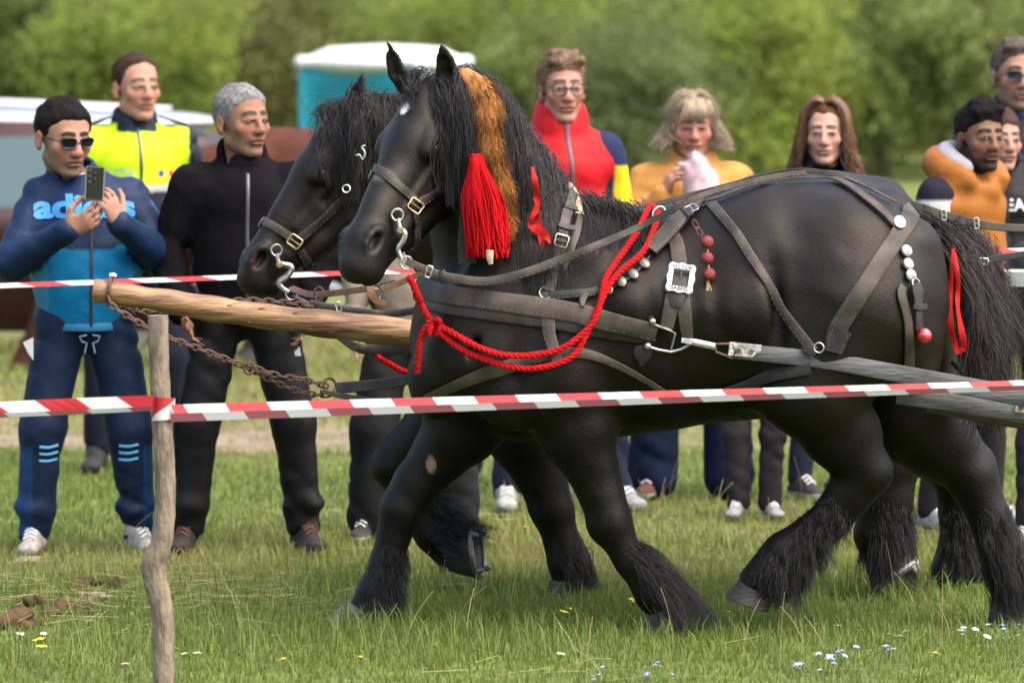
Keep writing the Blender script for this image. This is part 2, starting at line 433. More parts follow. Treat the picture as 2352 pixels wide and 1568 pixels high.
# litter of straw and clods
ps = []
for _ in range(420):
    if r5.random() < .6: x, y = r5.normal(-1.3, .35), r5.normal(.9, .5)
    else: x, y = r5.uniform(-2.2, 2.2), r5.uniform(-1.6, 4)
    a = r5.uniform(0, 6.28); l = r5.uniform(.03, .12); z = g1(x, y)+.012+r5.uniform(0, .035)
    ps.append([(x+l*t*math.cos(a), y+l*t*math.sin(a), z+.006*t) for t in (-1, -.3, .3, 1)])
tag(strands('straw', ps, .0009, mat('straw', (.36, .28, .14), .8), taper=.9, flat=1), 'scattered pale straw lying on the grass by the post', 'straw', kind='stuff')
def clump(name, loc, r, sq, m, label, cat, seed, group=None):
    rr = np.random.default_rng(seed); prims = []
    for _ in range(14):
        q = rr.normal(size=3)*np.array((r*.45, r*.4, r*sq*.25)); prims.append(ell((q[0], q[1], abs(q[2])), np.array((1, .8, .7*sq+.2))*r*rr.uniform(.2, .42), k=.015))
    fr = rr.normal(size=(6, 3))*70
    o = sdf_mesh(name, prims, max(r/20, .005), m, disp=lambda X, Y, Z: .011*sum(np.sin(a*X+b*Y+c*Z) for a, b, c in fr)/2.4, xf=Matrix.Translation(loc))
    return tag(o, label, cat, group)
dirt_m = mat('earth', (.065, .042, .024), .95, spec=.1, bump=1, bscale=40, var=.35, vscale=20)
for i, (x, y, Y, r, l) in enumerate([(165, 1345, .55, .13, 'large crumbly brown clod of earth left of the post'), (235, 1275, 1.35, .11, 'brown clod of earth behind the post in front of white shoes'),
                          (25, 1400, .1, .13, 'flat brown clod of earth at the left edge of the field')]):
    p = P(x, y, Y); clump('earth_clod', (p.x, p.y, g1(p.x, p.y)), r, .55, dirt_m, l, 'clod', 40+i, 'clods of torn earth on the grass')
stone_m = mat('pale stone', (.2, .17, .13), .9, bump=.6, bscale=40, var=.2)
for i, (x, y, Y, r, l) in enumerate([(225, 1302, 1.0, .055, 'pale flat stone in front of the brown clod near the post'), (60, 1258, 2.2, .06, 'pale flat stone beside the left white shoe'),
                               ]):
    p = P(x, y, Y); clump('stone', (p.x, p.y, g1(p.x, p.y)), r, .5, stone_m, l, 'stone', 60+i, 'pale stones on the grass')
# flowers
def flower_mesh(name, petals, pr, col, core):
    mb = MB(); mb.tube([(0, 0, 0), (.004, 0, .03), (0, .003, .06)], .0014, 4, 0)
    for k in range(petals):
        a = 2*math.pi*k/petals; ca, sa = math.cos(a), math.sin(a)
        def q(u, w, z): return (u*ca-w*sa, u*sa+w*ca, .06+z)
        mb.add([q(0, -pr*.12, 0), q(0, pr*.12, 0), q(pr*.7, pr*.3, .003), q(pr, 0, .001), q(pr*.7, -pr*.3, .003)], [(0, 1, 2, 3, 4)], 1)
    mb.ell((0, 0, .062), (pr*.32, pr*.32, pr*.2), n=6, m=2)
    o = mb.build(name, [mat('flower stem', (.06, .1, .02), .7), col, core]); return o
yel = mat('yellow petal', (.5, .36, .01), .7); whi = mat('white petal', (.42, .42, .4), .7); blu = mat('pale blue petal', (.2, .27, .5), .7)
protos = dict(y=flower_mesh('yellow_flower', 6, .02, yel, yel), w=flower_mesh('daisy', 11, .013, whi, yel), b=flower_mesh('blue_flower', 5, .011, blu, whi))
FL = dict(y=('small yellow flower in the grass', 'flower', 'yellow flowers in the grass'), w=('tiny white daisy in the grass', 'flower', 'daisies in the grass'), b=('tiny pale blue flower in a patch of blue flowers', 'flower', 'small blue flowers in the foreground grass'))
spots = [('y', *q) for q in ((1298, 1398), (1440, 1380), (1675, 1407), (660, 1498), (95, 1480), (2165, 1250), (1210, 1213), (100, 1470), (1285, 1400), (1308, 1395), (2140, 1508), (1450, 1376), (808, 1507))]
spots += [('w', *q) for q in ((2165, 1440), (1965, 1430), (2090, 1437), (2230, 1430), (2040, 1450), (2060, 1458), (2200, 1446), (1920, 1434), (2250, 1452), (455, 1500), (430, 1490), (280, 1535), (290, 1530), (60, 1450), (30, 1452), (99, 1443), (12, 1446), (1280, 1505))]
rb = np.random.default_rng(3)
for cx_, cy_, n_, s_ in ((1910, 1505, 16, 24), (1500, 1523, 9, 18), (2040, 1490, 7, 22), (2290, 1440, 12, 36), (1370, 1540, 5, 20), (1840, 1520, 6, 20)):
    spots += [('b', cx_+rb.normal()*s_, cy_+rb.normal()*7) for _ in range(n_)]
used = set()
for kd, x, y in spots:
    d = ray(x, y); t = -(CAM_H-.075)/d.z; p = CAMP+d*t
    o = protos[kd]
    if kd in used: o = o.copy(); C.objects.link(o)
    used.add(kd); o.location = (p.x, p.y, g1(p.x, p.y)+.02); o.rotation_euler = (rb.normal()*.2-.25, rb.normal()*.2, rb.uniform(0, 6)); s = rb.uniform(.8, 1.3); o.scale = (s, s, s)
    w_ = FL[kd]
    if kd == 'b': lab = 'tiny pale blue flower in the '+('small patch below the near front hoof' if x < 1430 else 'patch right of the near front hoof' if x < 1650 else 'large patch between the hind hooves and the bottom edge' if x < 1985 else 'thin patch below the raised hind hoof' if x < 2150 else 'wide patch under the right hind leg')
    elif kd == 'w': lab = 'tiny white daisy in the grass '+('beside the yellow flowers at the left edge' if x < 150 else 'left of the stake' if x < 360 else 'just right of the stake' if x < 700 else 'below the near front hoof' if x < 1500 else 'left of the far hind hoof' if x < 2120 else 'under the right hind leg')
    else: lab = 'small yellow flower '+('at the left edge of the grass' if x < 200 else 'in the open grass right of the stake' if x < 900 else 'between the front legs of the horses' if x < 1400 else 'beside the near front feather' if x < 1600 else 'in front of the near hind hoof' if x < 1800 else 'near the right edge of the grass')
    tag(o, lab, w_[1], w_[2])

# ------------------------------------------------------------------ trees and bushes of the slope
bark = mat('bark', (.09, .07, .05), .95, bump=.8, bscale=14, var=.3)
def crown_mesh(seed, W, H, n, leaf, lobes, bottom):
    r = np.random.default_rng(seed); c = []; rad = []
    for _ in range(lobes):
        q = r.normal(size=3); q /= np.linalg.norm(q); q *= r.random()**.4
        c.append((q[0]*W*.36, q[1]*W*.36, bottom+(H-bottom)*(.5+.36*q[2]))); rad.append(W*r.uniform(.13, .27))
    k = r.integers(0, lobes, n); c = np.array(c); rad = np.array(rad)
    d = r.normal(size=(n, 3)); d /= np.linalg.norm(d, axis=1)[:, None]; rr = r.random(n)**.45
    p = c[k]+d*(rad[k]*rr)[:, None]*np.array((1, 1, .9)); p[:, 2] = np.maximum(p[:, 2], .05)
    u = r.normal(size=(n, 3)); u /= np.linalg.norm(u, axis=1)[:, None]; w = np.cross(u, r.normal(size=(n, 3))); w /= np.linalg.norm(w, axis=1)[:, None]
    s = (leaf*r.uniform(.6, 1.4, n))[:, None]
    v = np.stack([p-u*s, p+w*s*.55, p+u*s, p-w*s*.55], 1).reshape(-1, 3)
    f = np.arange(4*n).reshape(n, 4)
    tone = (r.uniform(.7, 1.3, lobes)[k]*r.uniform(.75, 1.25, n))[:, None]
    return v, f, np.repeat(tone, 4, axis=0)
def trunk_mb(seed, H, R, bottom):
    r = random.Random(seed); mb = MB(); a = r.uniform(-.1, .1)
    mb.tube([(a*H*t*t, .04*H*math.sin(3*t), H*.8*t) for t in np.linspace(0, 1, 7)], [R*(1-.8*t) for t in np.linspace(0, 1, 7)], 7)
    for i in range(6):
        t = r.uniform(.3, .75); an = r.uniform(0, 6.28); L = H*r.uniform(.2, .36); p = Vector((a*H*t*t, .04*H*math.sin(3*t), H*.8*t))
        mb.tube([p, p+Vector((math.cos(an)*L*.5, math.sin(an)*L*.5, L*.4)), p+Vector((math.cos(an)*L, math.sin(an)*L, L*.75))], [R*.4, R*.25, R*.08], 5)
    return mb
VAR = []
for i, (W, H, n, leaf, lobes, bot) in enumerate([(3.8, 4.6, 11000, .06, 34, -.3), (3.6, 3.6, 10000, .055, 30, -.4), (5.4, 7.4, 12000, .08, 42, .0), (4.4, 6.0, 9000, .068, 30, 1.2), (6.8, 8.5, 12000, .1, 42, .3)]):
    VAR.append((crown_mesh(100+i, W, H, n, leaf, lobes, bot), trunk_mb(i, H, H*.018+.02, bot), H))
TONES = dict(bright=(.20, .25, .05), lime=(.24, .27, .052), mid=(.16, .205, .058), dark=(.13, .165, .06), grey=(.175, .165, .105), olive=(.19, .205, .072), sage=(.22, .245, .12))
_cache = {}
def leafmat(t):
    return mat('leaf '+t, TONES[t], .6, spec=.2, trans=.55, var=.32, vscale=.9)
TN = dict(bright='bright green spring', lime='yellow green', mid='mid green', dark='dark green', grey='half bare grey brown', olive='olive green', sage='pale sage green')
def tree(vi, tone, x, y, s, rz, where, name='tree'):
    (v, f, tn), tb, H = VAR[vi]
    z = g1(x, y)-.05
    root = bpy.data.objects.new(name, None); C.objects.link(root); root.location = (x, y, z); root.rotation_euler = (0, 0, rz); root.scale = (s, s, s)
    tag(root, f'{TN[tone]} {where}', 'bush' if name == 'bush' else 'tree', 'trees and bushes on the slope behind')
    key = vi
    if key not in _cache:
        cr = mesh_np('crown', v, f, leafmat(tone), smooth=False); tk = tb.build('trunk', bark)
        _cache[key] = (cr.data, tk.data); bpy.data.objects.remove(cr); bpy.data.objects.remove(tk)
    for nm, me in zip(('crown', 'trunk'), _cache[key]):
        o = bpy.data.objects.new(nm, me); C.objects.link(o); o.parent = root
        if nm == 'crown': o.material_slots[0].link = 'OBJECT'; o.material_slots[0].material = leafmat(tone)
        if nm == 'crown': o['kind'] = 'stuff'
def tx(xd, dep): return (xd-PW/2)/FPX*dep
TL = [  # variant, tone, picture x, depth, scale, where, kind
    (0, 'mid', 60, 84, 1.0, 'bush at the far left behind the dark car roof', 'bush'), (1, 'bright', 330, 82, 1.0, 'low bush behind the policeman', 'bush'),
    (0, 'olive', 560, 86, 1.05, 'bush left of the portable toilet behind grey haired man', 'bush'), (2, 'dark', 210, 100, .95, 'tree above the policeman', 'tree'),
    (3, 'sage', 470, 103, 1.1, 'loose tree between policeman and portable toilet', 'tree'), (2, 'mid', -20, 104, 1.0, 'tree at the top left corner', 'tree'),
    (0, 'mid', 690, 88, 1.0, 'bush directly left of the portable toilet', 'bush'), (3, 'olive', 760, 108, 1.1, 'tree rising above the portable toilet', 'tree'),
    (2, 'sage', 930, 112, .95, 'tree above the black horse ears', 'tree'), (1, 'bright', 1130, 84, 1.15, 'low bush right of the portable toilet', 'bush'),
    (0, 'olive', 1190, 90, 1.1, 'bush behind the man in the red vest', 'bush'), (1, 'dark', 1480, 78, .8, 'low dark bush between red vest and grey haired woman', 'bush'),
    (0, 'bright', 1400, 92, 1.0, 'bush above the gap right of the red vest', 'bush'), (0, 'bright', 1590, 86, 1.15, 'large bush above the woman with cotton candy', 'bush'),
    (1, 'bright', 1730, 80, 1.1, 'low bush between the two women', 'bush'), (0, 'lime', 1860, 90, 1.15, 'bush above the brown haired woman', 'bush'),
    (1, 'mid', 1960, 82, .8, 'low bush right of the brown haired woman', 'bush'), (3, 'bright', 2030, 84, .95, 'tree with visible trunk and a dark nest', 'tree'),
    (0, 'lime', 2180, 88, 1.15, 'bush above the man in the orange vest', 'bush'), (1, 'mid', 2290, 82, 1.1, 'low bush at the right edge', 'bush'),
    (4, 'grey', 1380, 118, .9, 'tree at the top centre', 'tree'), (2, 'dark', 1250, 110, .9, 'tree above the red vest man', 'tree'),
    (4, 'mid', 1640, 122, .85, 'tall tree at the top behind the bright bushes', 'tree'), (4, 'grey', 1960, 126, .9, 'tall tree at the top right of centre', 'tree'),
    (2, 'olive', 2260, 112, .95, 'tree at the top right corner', 'tree'), (4, 'mid', 300, 130, .9, 'tall tree far up the slope on the left', 'tree'),
    (4, 'olive', 640, 134, .9, 'tall tree far up the slope left of the toilet roof', 'tree'), (4, 'mid', 1020, 138, .9, 'tall tree far up the slope above the ears', 'tree'),
    (1, 'sage', 120, 96, 1.3, 'rounded bush above the blue tracksuit man', 'bush'), (1, 'olive', 400, 98, 1.4, 'wide bush above the gap beside the policeman', 'bush'), (1, 'sage', 800, 99, 1.4, 'wide bush behind the toilet roof', 'bush'), (1, 'lime', 1060, 97, 1.4, 'wide bush behind the near horse ears', 'bush'), (1, 'olive', 1500, 99, 1.5, 'wide bush above the grey haired woman', 'bush'), (1, 'sage', 1900, 99, 1.5, 'wide bush above the reddish haired woman', 'bush'), (1, 'lime', 2330, 98, 1.4, 'wide bush behind the tall man', 'bush'), (1, 'lime', 900, 92, .9, 'low bush hidden behind the portable toilet', 'bush'), (1, 'olive', 180, 88, .9, 'low bush behind the sunglasses man in blue', 'bush'),
    (0, 'lime', -180, 88, 1.1, 'bush just left of the view', 'bush'), (0, 'bright', 2440, 90, 1.2, 'bush just right of the view', 'bush'),
    (1, 'bright', 450, 90, .9, 'low bush between policeman and grey haired man', 'bush'), (1, 'mid', 1290, 82, .85, 'low bush behind the red vest shoulder', 'bush')]
TL += [(k % 5, ('mid', 'olive', 'bright', 'sage', 'dark')[k % 5], 1176+sg*(1500+k*330), 84+(k*7) % 30, 1.05, ('bush' if k % 5 < 2 else 'tree')+' standing outside the %s edge of the view' % ('left' if sg < 0 else 'right'), 'bush' if k % 5 < 2 else 'tree') for sg in (-1, 1) for k in range(6)]
rt = random.Random(5)
for vi, tone, xd, dep, s, where, kd in TL:
    tree(vi, tone, tx(xd, dep), dep-CAM_D, s, rt.uniform(0, 6.28), where, kd)
# the far wood on the hillside: nobody could count it
r = np.random.default_rng(77); vs, fs, cs, o = [], [], [], 0
for i in range(135):
    (v, f, tn), tb, H = VAR[(2, 3, 4)[i % 3]]
    sel = r.choice(len(f), 1000, replace=False); vv = v.reshape(-1, 4, 3)[sel]; ce = vv.mean(1, keepdims=True); vv = ce+(vv-ce)*3.0
    x = r.uniform(-26, 26) if i < 95 else r.choice((-1, 1))*r.uniform(26, 75); y = r.uniform(122, 220); s = r.uniform(.9, 1.5); a = r.uniform(0, 6.28)
    R2 = np.array(((math.cos(a), math.sin(a), 0), (-math.sin(a), math.cos(a), 0), (0, 0, 1)))
    vv = vv.reshape(-1, 3) @ R2*s+np.array((x, y, g1(x, y)))
    t = np.array(TONES[('mid', 'dark', 'grey', 'olive', 'mid', 'sage')[r.integers(0, 6)]]); c = t*np.repeat(tn.reshape(-1, 4)[sel, :1], 4, axis=0).reshape(-1, 1)
    vs.append(vv); fs.append(np.arange(len(vv)).reshape(-1, 4)+o); cs.append(c); o += len(vv)
tag(mesh_np('hillside_woods', np.concatenate(vs), np.concatenate(fs), mat('woods leaf', attr=True, rough=.7, spec=.15, trans=.35), cols=np.concatenate(cs), smooth=False),
    'blurred spring woods covering the far hillside', 'woods', kind='stuff')
# bird nest in the tree on the right
nb = MB(); rn = random.Random(3); np_ = P(1990, 72, 63.2)
for _ in range(90):
    a, b = rn.uniform(0, 6.28), rn.uniform(-1, 1); q = Vector((math.cos(a)*.16, math.sin(a)*.16, b*.1)); d = Vector((rn.uniform(-1, 1), rn.uniform(-1, 1), rn.uniform(-.4, .4)))*.12
    nb.tube([np_+q-d, np_+q*1.05, np_+q+d], .009, 4)
nb.ell(np_, (.14, .14, .1), n=10)
tag(nb.build('bird_nest', mat('twigs', (.05, .04, .03), .95)), 'dark twig nest high in the tree on the right', 'nest')

# ------------------------------------------------------------------ portable toilet
TD = 31.0; tp = P(880, 600, TD); tz = g1(tp.x, TD); toilet = empty('portable_toilet', (tp.x, TD+.6, tz), 'teal portable toilet with a white domed roof behind the horse heads', 'portable toilet', rz=math.radians(-24))
teal = mat('teal plastic', (.0, .2, .25), .45, bump=.1, bscale=30); wpl = mat('white plastic', (.5, .52, .52), .5, spec=.3); gpl = mat('grey plastic', (.42, .46, .46), .5)
RT = Matrix.Rotation(math.radians(-24), 3, 'Z'); TO = Vector((tp.x, TD+.6, tz))
def tbox(name, c, d, m, bev=.02, parent=toilet):
    mb = MB(); mb.box(TO+RT @ Vector(c), d, RT, bev=bev); return mb.build(name, m, parent)
tbox('base', (0, 0, .08), (1.14, 1.14, .16), gpl)
tbox('front_wall', (0, -.53, 1.08), (1.1, .05, 1.84), teal); tbox('back_wall', (0, .53, 1.08), (1.1, .05, 1.84), teal)
tbox('side_wall', (-.53, 0, 1.08), (.05, 1.0, 1.84), teal); tbox('side_wall', (.53, 0, 1.08), (.05, 1.0, 1.84), gpl)
for sx in (-1, 1):
    for sy in (-1, 1): tbox('corner_post', (sx*.545, sy*.545, 1.06), (.07, .07, 1.84), teal)
for i in range(5): tbox('rib', (0, -.562, 1.83-i*.055), (.86, .016, .026), teal, .006)
tbox('door', (0, -.565, .85), (.74, .02, 1.4), teal, .008)
prims = [ell((0, 0, 2.02), (.72, .72, .16), k=.04), cap((-.56, -.56, 2.03), (.56, -.56, 2.03), .05), cap((-.56, .56, 2.03), (.56, .56, 2.03), .05), cap((-.56, -.56, 2.03), (-.56, .56, 2.03), .05), cap((.56, -.56, 2.03), (.56, .56, 2.03), .05), cap((-.45, -.2, 2.1), (.45, -.2, 2.1), .05, k=.05), cap((-.45, .25, 2.1), (.45, .25, 2.1), .05, k=.05)]
sdf_mesh('roof', prims, .025, wpl, toilet, xf=Matrix.Translation(TO) @ RT.to_4x4(), base=(.7, .7, .7))

# ------------------------------------------------------------------ dark red car on the left
CY = 17.0; cx0 = P(-190, 600, CY).x; cz = g1(cx0, CY)-.1
car = empty('parked_car', (cx0, CY, cz), 'dark red estate car with roof coloured pale as reflected sky, parked behind the policeman', 'car')
paint_m = mat('maroon paint', (.022, .005, .006), .45, spec=.25, coat=.15); roof_m = mat('roof sky reflection', (.34, .36, .38), .3, metal=.35, coat=.6); glass_m = mat('car glass', (.10, .15, .165), .15, spec=.5); rub = mat('tyre rubber', (.02, .02, .02), .8); alloy = mat('alloy', (.5, .5, .52), .35, metal=1)  # roof's pale base colour is the sky reflection painted in
def loft(name, prof, secs, m, parent, sharp=40):
    """closed side profile (x,z) lofted over sections (y, inset toward the profile centre)"""
    n = len(prof); c = np.mean(prof, axis=0); v = []
    for y, k in secs: v += [(cx0+c[0]+(p[0]-c[0])*k, CY+y, cz+c[1]+(p[1]-c[1])*k) for p in prof]
    f = []
    for s in range(len(secs)-1): f += [(s*n+i, s*n+(i+1) % n, (s+1)*n+(i+1) % n, (s+1)*n+i) for i in range(n)]
    f += [tuple(range(n-1, -1, -1)), tuple(range((len(secs)-1)*n, len(secs)*n))]
    return mesh_np(name, v, f, m, parent)
Zs = (.45, .62, .9, .98, .98, .92, .6, .42, .3, .3)
body = [(-2.3, .4), (-2.32, .7), (-2.1, .92), (-1.1, 1.02), (2.2, 1.05), (2.32, .9), (2.36, .5), (2.25, .3), (-2.2, .28)]
body = [tuple(q) for q in spline(body, 4, True)]
loft('body', body, [(-.92, .97), (-.9, .99), (-.86, 1), (.86, 1), (.92, .97)], paint_m, car)
gh = [(-1.2, 1.0), (-.35, 1.5), (.3, 1.6), (1.5, 1.58), (1.9, 1.48), (2.25, 1.02)]
loft('cabin', gh, [(-.84, 1.0), (-.66, .985), (.66, .985), (.84, 1.0)], paint_m, car)
def pane(name, pts, y0, y1, m):
    mb = MB(); v = [Vector((cx0+a, CY+y0, cz+b)) for a, b in pts]; w = [q+Vector((0, -.012, 0)) for q in v]
    k = len(v); mb.add(v+w, [tuple(range(k)), tuple(range(2*k-1, k-1, -1))]+[(i, k+i, k+(i+1) % k, (i+1) % k) for i in range(k)]); mb.build(name, m, car, smooth=False)
for pts in ([(-.95, 1.05), (-.3, 1.44), (.18, 1.48), (.18, 1.05)], [(.24, 1.05), (.24, 1.49), (1.18, 1.5), (1.18, 1.05)], [(1.25, 1.05), (1.25, 1.5), (1.72, 1.45), (2.08, 1.05)]): pane('window', pts, -.848, -.69, glass_m)
prims = [ell((.7, 0, 1.58), (1.25, .74, .085), k=.03)]
rf = sdf_mesh('roof', prims, .035, roof_m, car, xf=Matrix.Translation((cx0, CY, cz)))
for sx in (-1, 1):
    mb = MB(); mb.tube([(cx0-.3, CY+sx*.62, cz+1.62), (cx0+.5, CY+sx*.62, cz+1.69), (cx0+1.6, CY+sx*.62, cz+1.64)], .018, 6); mb.build('roof_rail', alloy, car)
for wx in (-1.42, 1.4):
    for sy in (-1, 1):
        mb = MB(); c_ = Vector((cx0+wx, CY+sy*.82, cz+.33)); ring = [c_+Vector((math.cos(a)*.24, 0, math.sin(a)*.24)) for a in np.linspace(0, 2*math.pi, 24, endpoint=False)]
        mb.tube(ring, .095, 8, closed=True); w_ = mb.build('wheel', rub, car)
        mb = MB(); mb.tube([c_+Vector((0, -.05, 0)), c_+Vector((0, .05, 0))], .19, 16); mb.build('rim', alloy, w_)
mb = MB(); mb.box((cx0+2.28, CY-.72, cz+.95), (.12, .3, .22), bev=.03); mb.build('tail_light', mat('tail lamp', (.25, .01, .01), .2), car)
mb = MB(); mb.box((cx0-.85, CY-1.0, cz+1.05), (.16, .2, .14), bev=.04); mb.build('mirror', paint_m, car)
# ------------------------------------------------------------------ people
skin_m = mat('skin', attr=True, rough=.6, spec=.14, bump=.15, bscale=220, var=.06, vscale=30)
white_eye = mat('eye white', (.27, .25, .24), .4, spec=.2); iris_m = mat('iris', (.012, .008, .006), .3, spec=.3)
lens_dark = mat('dark lens', (.006, .006, .007), .2, spec=.3); frame_m = mat('spectacle frame', (.015, .015, .022), .3)
lens_clear = mat('clear lens', (.5, .42, .38), .05, spec=.8)
lens_clear.node_tree.nodes['Principled BSDF'].inputs['Alpha'].default_value = .05
zip_m = mat('zip', (.03, .03, .04), .4, metal=.3)
def cloth(name, rough=.85, bump=.5, bscale=16, sheen=.0, var=.14, spec=.12): return mat(name, attr=True, rough=rough, spec=spec, bump=bump, bscale=bscale, sheen=sheen, var=var, vscale=7, stretch=(1, 1, .7))
knit = cloth('woven cloth'); shiny = cloth('shiny track cloth', .6, .5, 14, 0, .14, .16); fleece = cloth('fleece cloth', .98, .4, 30, .0, .2, .03); nylon = cloth('quilted nylon', .55, .5, 18, 0, .14, .12)
def lerp(a, b, t): return a+(b-a)*t
def hand(w, d, n, curl, thumb, sc=1.0, spread=.12, lat=1):
    """palm, four unequal bent fingers and a thumb; d wrist to knuckles, n the way the palm faces, lat = side of the thumb"""
    w, d, n = Vector(w), Vector(d).normalized(), Vector(n); n = (n-d*n.dot(d)).normalized(); l = d.cross(n)*lat
    L = [ell(w+d*.045*sc, (.047*sc, .016*sc, .041*sc), rot_cols(d, n, l), .012), cap(w-d*.02, w+d*.02, .026*sc, .028*sc, .02, (n, 1.25))]
    for i, (o, ln, k) in enumerate(((.03, .074, 0), (.010, .083, 1), (-.011, .077, 2), (-.03, .06, 3))):
        p = w+d*(.082-.006*abs(i-1))*sc+l*o*sc; a = 0.0; r = .0092*sc
        for q, (fr, cm) in enumerate(((.42, .75), (.32, 1.0), (.26, .8))):
            a += curl[i]*cm; dr = (d*math.cos(a)+n*math.sin(a)+l*(spread*o/.03)*.5).normalized(); e = p+dr*ln*fr*sc
            L.append(cap(p, e, r, r*.92, .006)); p = e; r *= .92
    t = w+d*.02*sc+l*.03*sc; q = t+(d*.55+l*.7+n*.35).normalized()*.042*sc; e = q+(d*thumb[0]+l*thumb[1]+n*thumb[2]).normalized()*.034*sc; g = e+(d*(thumb[0]+.3)+l*(thumb[1]-.25)+n*thumb[2]).normalized()*.026*sc
    L += [cap(t, q, .015*sc, .012*sc, .012), cap(q, e, .0115*sc, .0105*sc, .006), cap(e, g, .0105*sc, .009*sc, .006)]
    return L
def rot_cols(a, b, c): return Matrix((a, b, c)).transposed()
def head_skin(M, R, k, skin, g):
    """M: head-local -> person-local point, R rotation, k size, g: face options"""
    hp = lambda x, y, z: M @ Vector((x, y, z))
    sk = np.array(skin); fw = g.get('wide', 1.0)*1.06; L = []
    E = lambda c, r, kk=.02, op='+', col=None, soft=.004: ell(hp(*c), np.array(r)*k, R, kk*k, op, col, soft)
    Cp = lambda a, b, ra, rb=None, kk=.015, op='+', col=None, soft=.003: cap(hp(*a), hp(*b), ra*k, (rb or ra)*k, kk*k, None, op, col, soft)
    L += [E((0, .012, .042), (.076*fw, .097, .088), .03), E((0, -.03, -.022), (.060*fw, .066, .08), .025), E((0, -.074, -.101), (.021, .017, .016), .022), Cp((-.049*fw, .0, -.062), (-.018, -.060, -.1), .019, .016, .022), Cp((.049*fw, .0, -.062), (.018, -.060, -.1), .019, .016, .022)]
    L += [Cp((-.036, -.080, .028), (.036, -.080, .028), .0115, None, .02), E((0, -.078, -.058), (.027, .016, .024), .014)]
    for s in (-1, 1):
        L += [E((s*.043*fw, -.062, -.02), (.022, .018, .02), .018), E((s*.033, -.1035, .005), (.021, .015, .0115), .014, '-'), E((s*.032, -.079, .006), (.0155, .0135, .013), .006)]
        L += [Cp((s*.015, -.098, .013), (s*.05, -.078, .008), .0045, None, .006), E((s*.012, -.103, -.033), (.0105, .012, .0085), .01)]
        L += [E((s*.079*fw, .012, -.004), (.009, .02, .031), .01), E((s*.086*fw, .002, .0), (.006, .011, .016), .006, '-'), E((s*.077*fw, .006, -.03), (.008, .01, .011), .008)]
        L += [E((s*.08*fw, .012, -.004), (.02, .026, .036), 0, 'c', sk*np.array((1.12, .85, .82)), .01), E((s*.042, -.08, -.03), (.03, .03, .022), 0, 'c', sk*np.array((1.1, .88, .86)), .02)]
        L += [Cp((s*.014, -.094, .031), (s*.034, -.092, .036), .0085, .008, 0, 'c', tuple(.4*q for q in g.get('brow', (.05, .03, .02))), .003), Cp((s*.034, -.092, .036), (s*.053, -.08, .029), .0075, .005, 0, 'c', tuple(.4*q for q in g.get('brow', (.05, .03, .02))), .003)]
    L += [Cp((0, -.092, .02), (0, -.113, -.026), .0085, .012, .012), E((0, -.112, -.03), (.012, .012, .0105), .01)]
    L += [E((0, -.115, -.03), (.018, .016, .014), 0, 'c', sk*np.array((1.12, .84, .82)), .012)]
    lip = sk*np.array((.85, .55, .55))
    L += [Cp((-.02, -.091, -.0605), (.02, -.091, -.0605), .0068, None, .01), Cp((-.016, -.092, -.0715), (.016, -.092, -.0715), .0072, None, .01), Cp((-.024, -.096, -.0655), (.024, -.096, -.0655), .0042, None, .002, '-'), Cp((-.012, -.094, -.085), (.012, -.094, -.085), .006, None, .008, '-')]
    if g.get('beard'):
        bc = g['beard']; L += [E((0, -.05, -.1), (.062, .062, .042), 0, 'c', bc, .012), E((0, -.088, -.052), (.035, .02, .012), 0, 'c', bc, .008)]
        for s in (-1, 1): L += [Cp((s*.068, -.0, -.02), (s*.058, -.03, -.08), .022, .026, 0, 'c', bc, .012)]
        L += [E((0, -.1, -.05), (.012, .02, .006), 0, 'c', sk, .006)]
    L += [Cp((-.02, -.093, -.0605), (.02, -.093, -.0605), .0055, None, 0, 'c', lip, .004), Cp((-.016, -.094, -.072), (.016, -.094, -.072), .006, None, 0, 'c', lip, .004),
          Cp((-.026, -.092, -.066), (.026, -.092, -.066), .0042, None, 0, 'c', lip*.28, .002)]
    return L
def folds(seed, lam, slope):
    """creased cloth: sharp wavering folds that come and go"""
    q = np.random.default_rng(seed); a = q.uniform(6, 13, 8); p = q.uniform(0, 6.28, 10)
    def f(X_, Y_, Z_):
        w = .030*np.sin(a[0]*X_+a[1]*Z_+p[0])+.022*np.sin(a[2]*Y_-1.7*a[3]*Z_+p[1])+.016*np.sin(2.1*a[4]*X_+p[2]+9*Y_)
        m = np.clip(.35+.55*np.sin(a[5]*X_+a[6]*.8*Z_+p[3])+.45*np.sin(a[7]*Y_+7*Z_+p[4])-.2*np.sin(17*Z_+11*X_+p[5]), 0, 1.2)
        return m*(1-np.abs(np.sin(math.pi*(Z_+slope*X_+w)/lam+p[6]))**.55)+.5*m*(1-np.abs(np.sin(math.pi*(Z_-1.4*slope*X_+w*1.5)/(lam*.6)+p[7]))**.6)
    return f
HZY = (-.13, -.085, -.06, -.03, 0.0, .04, .11)
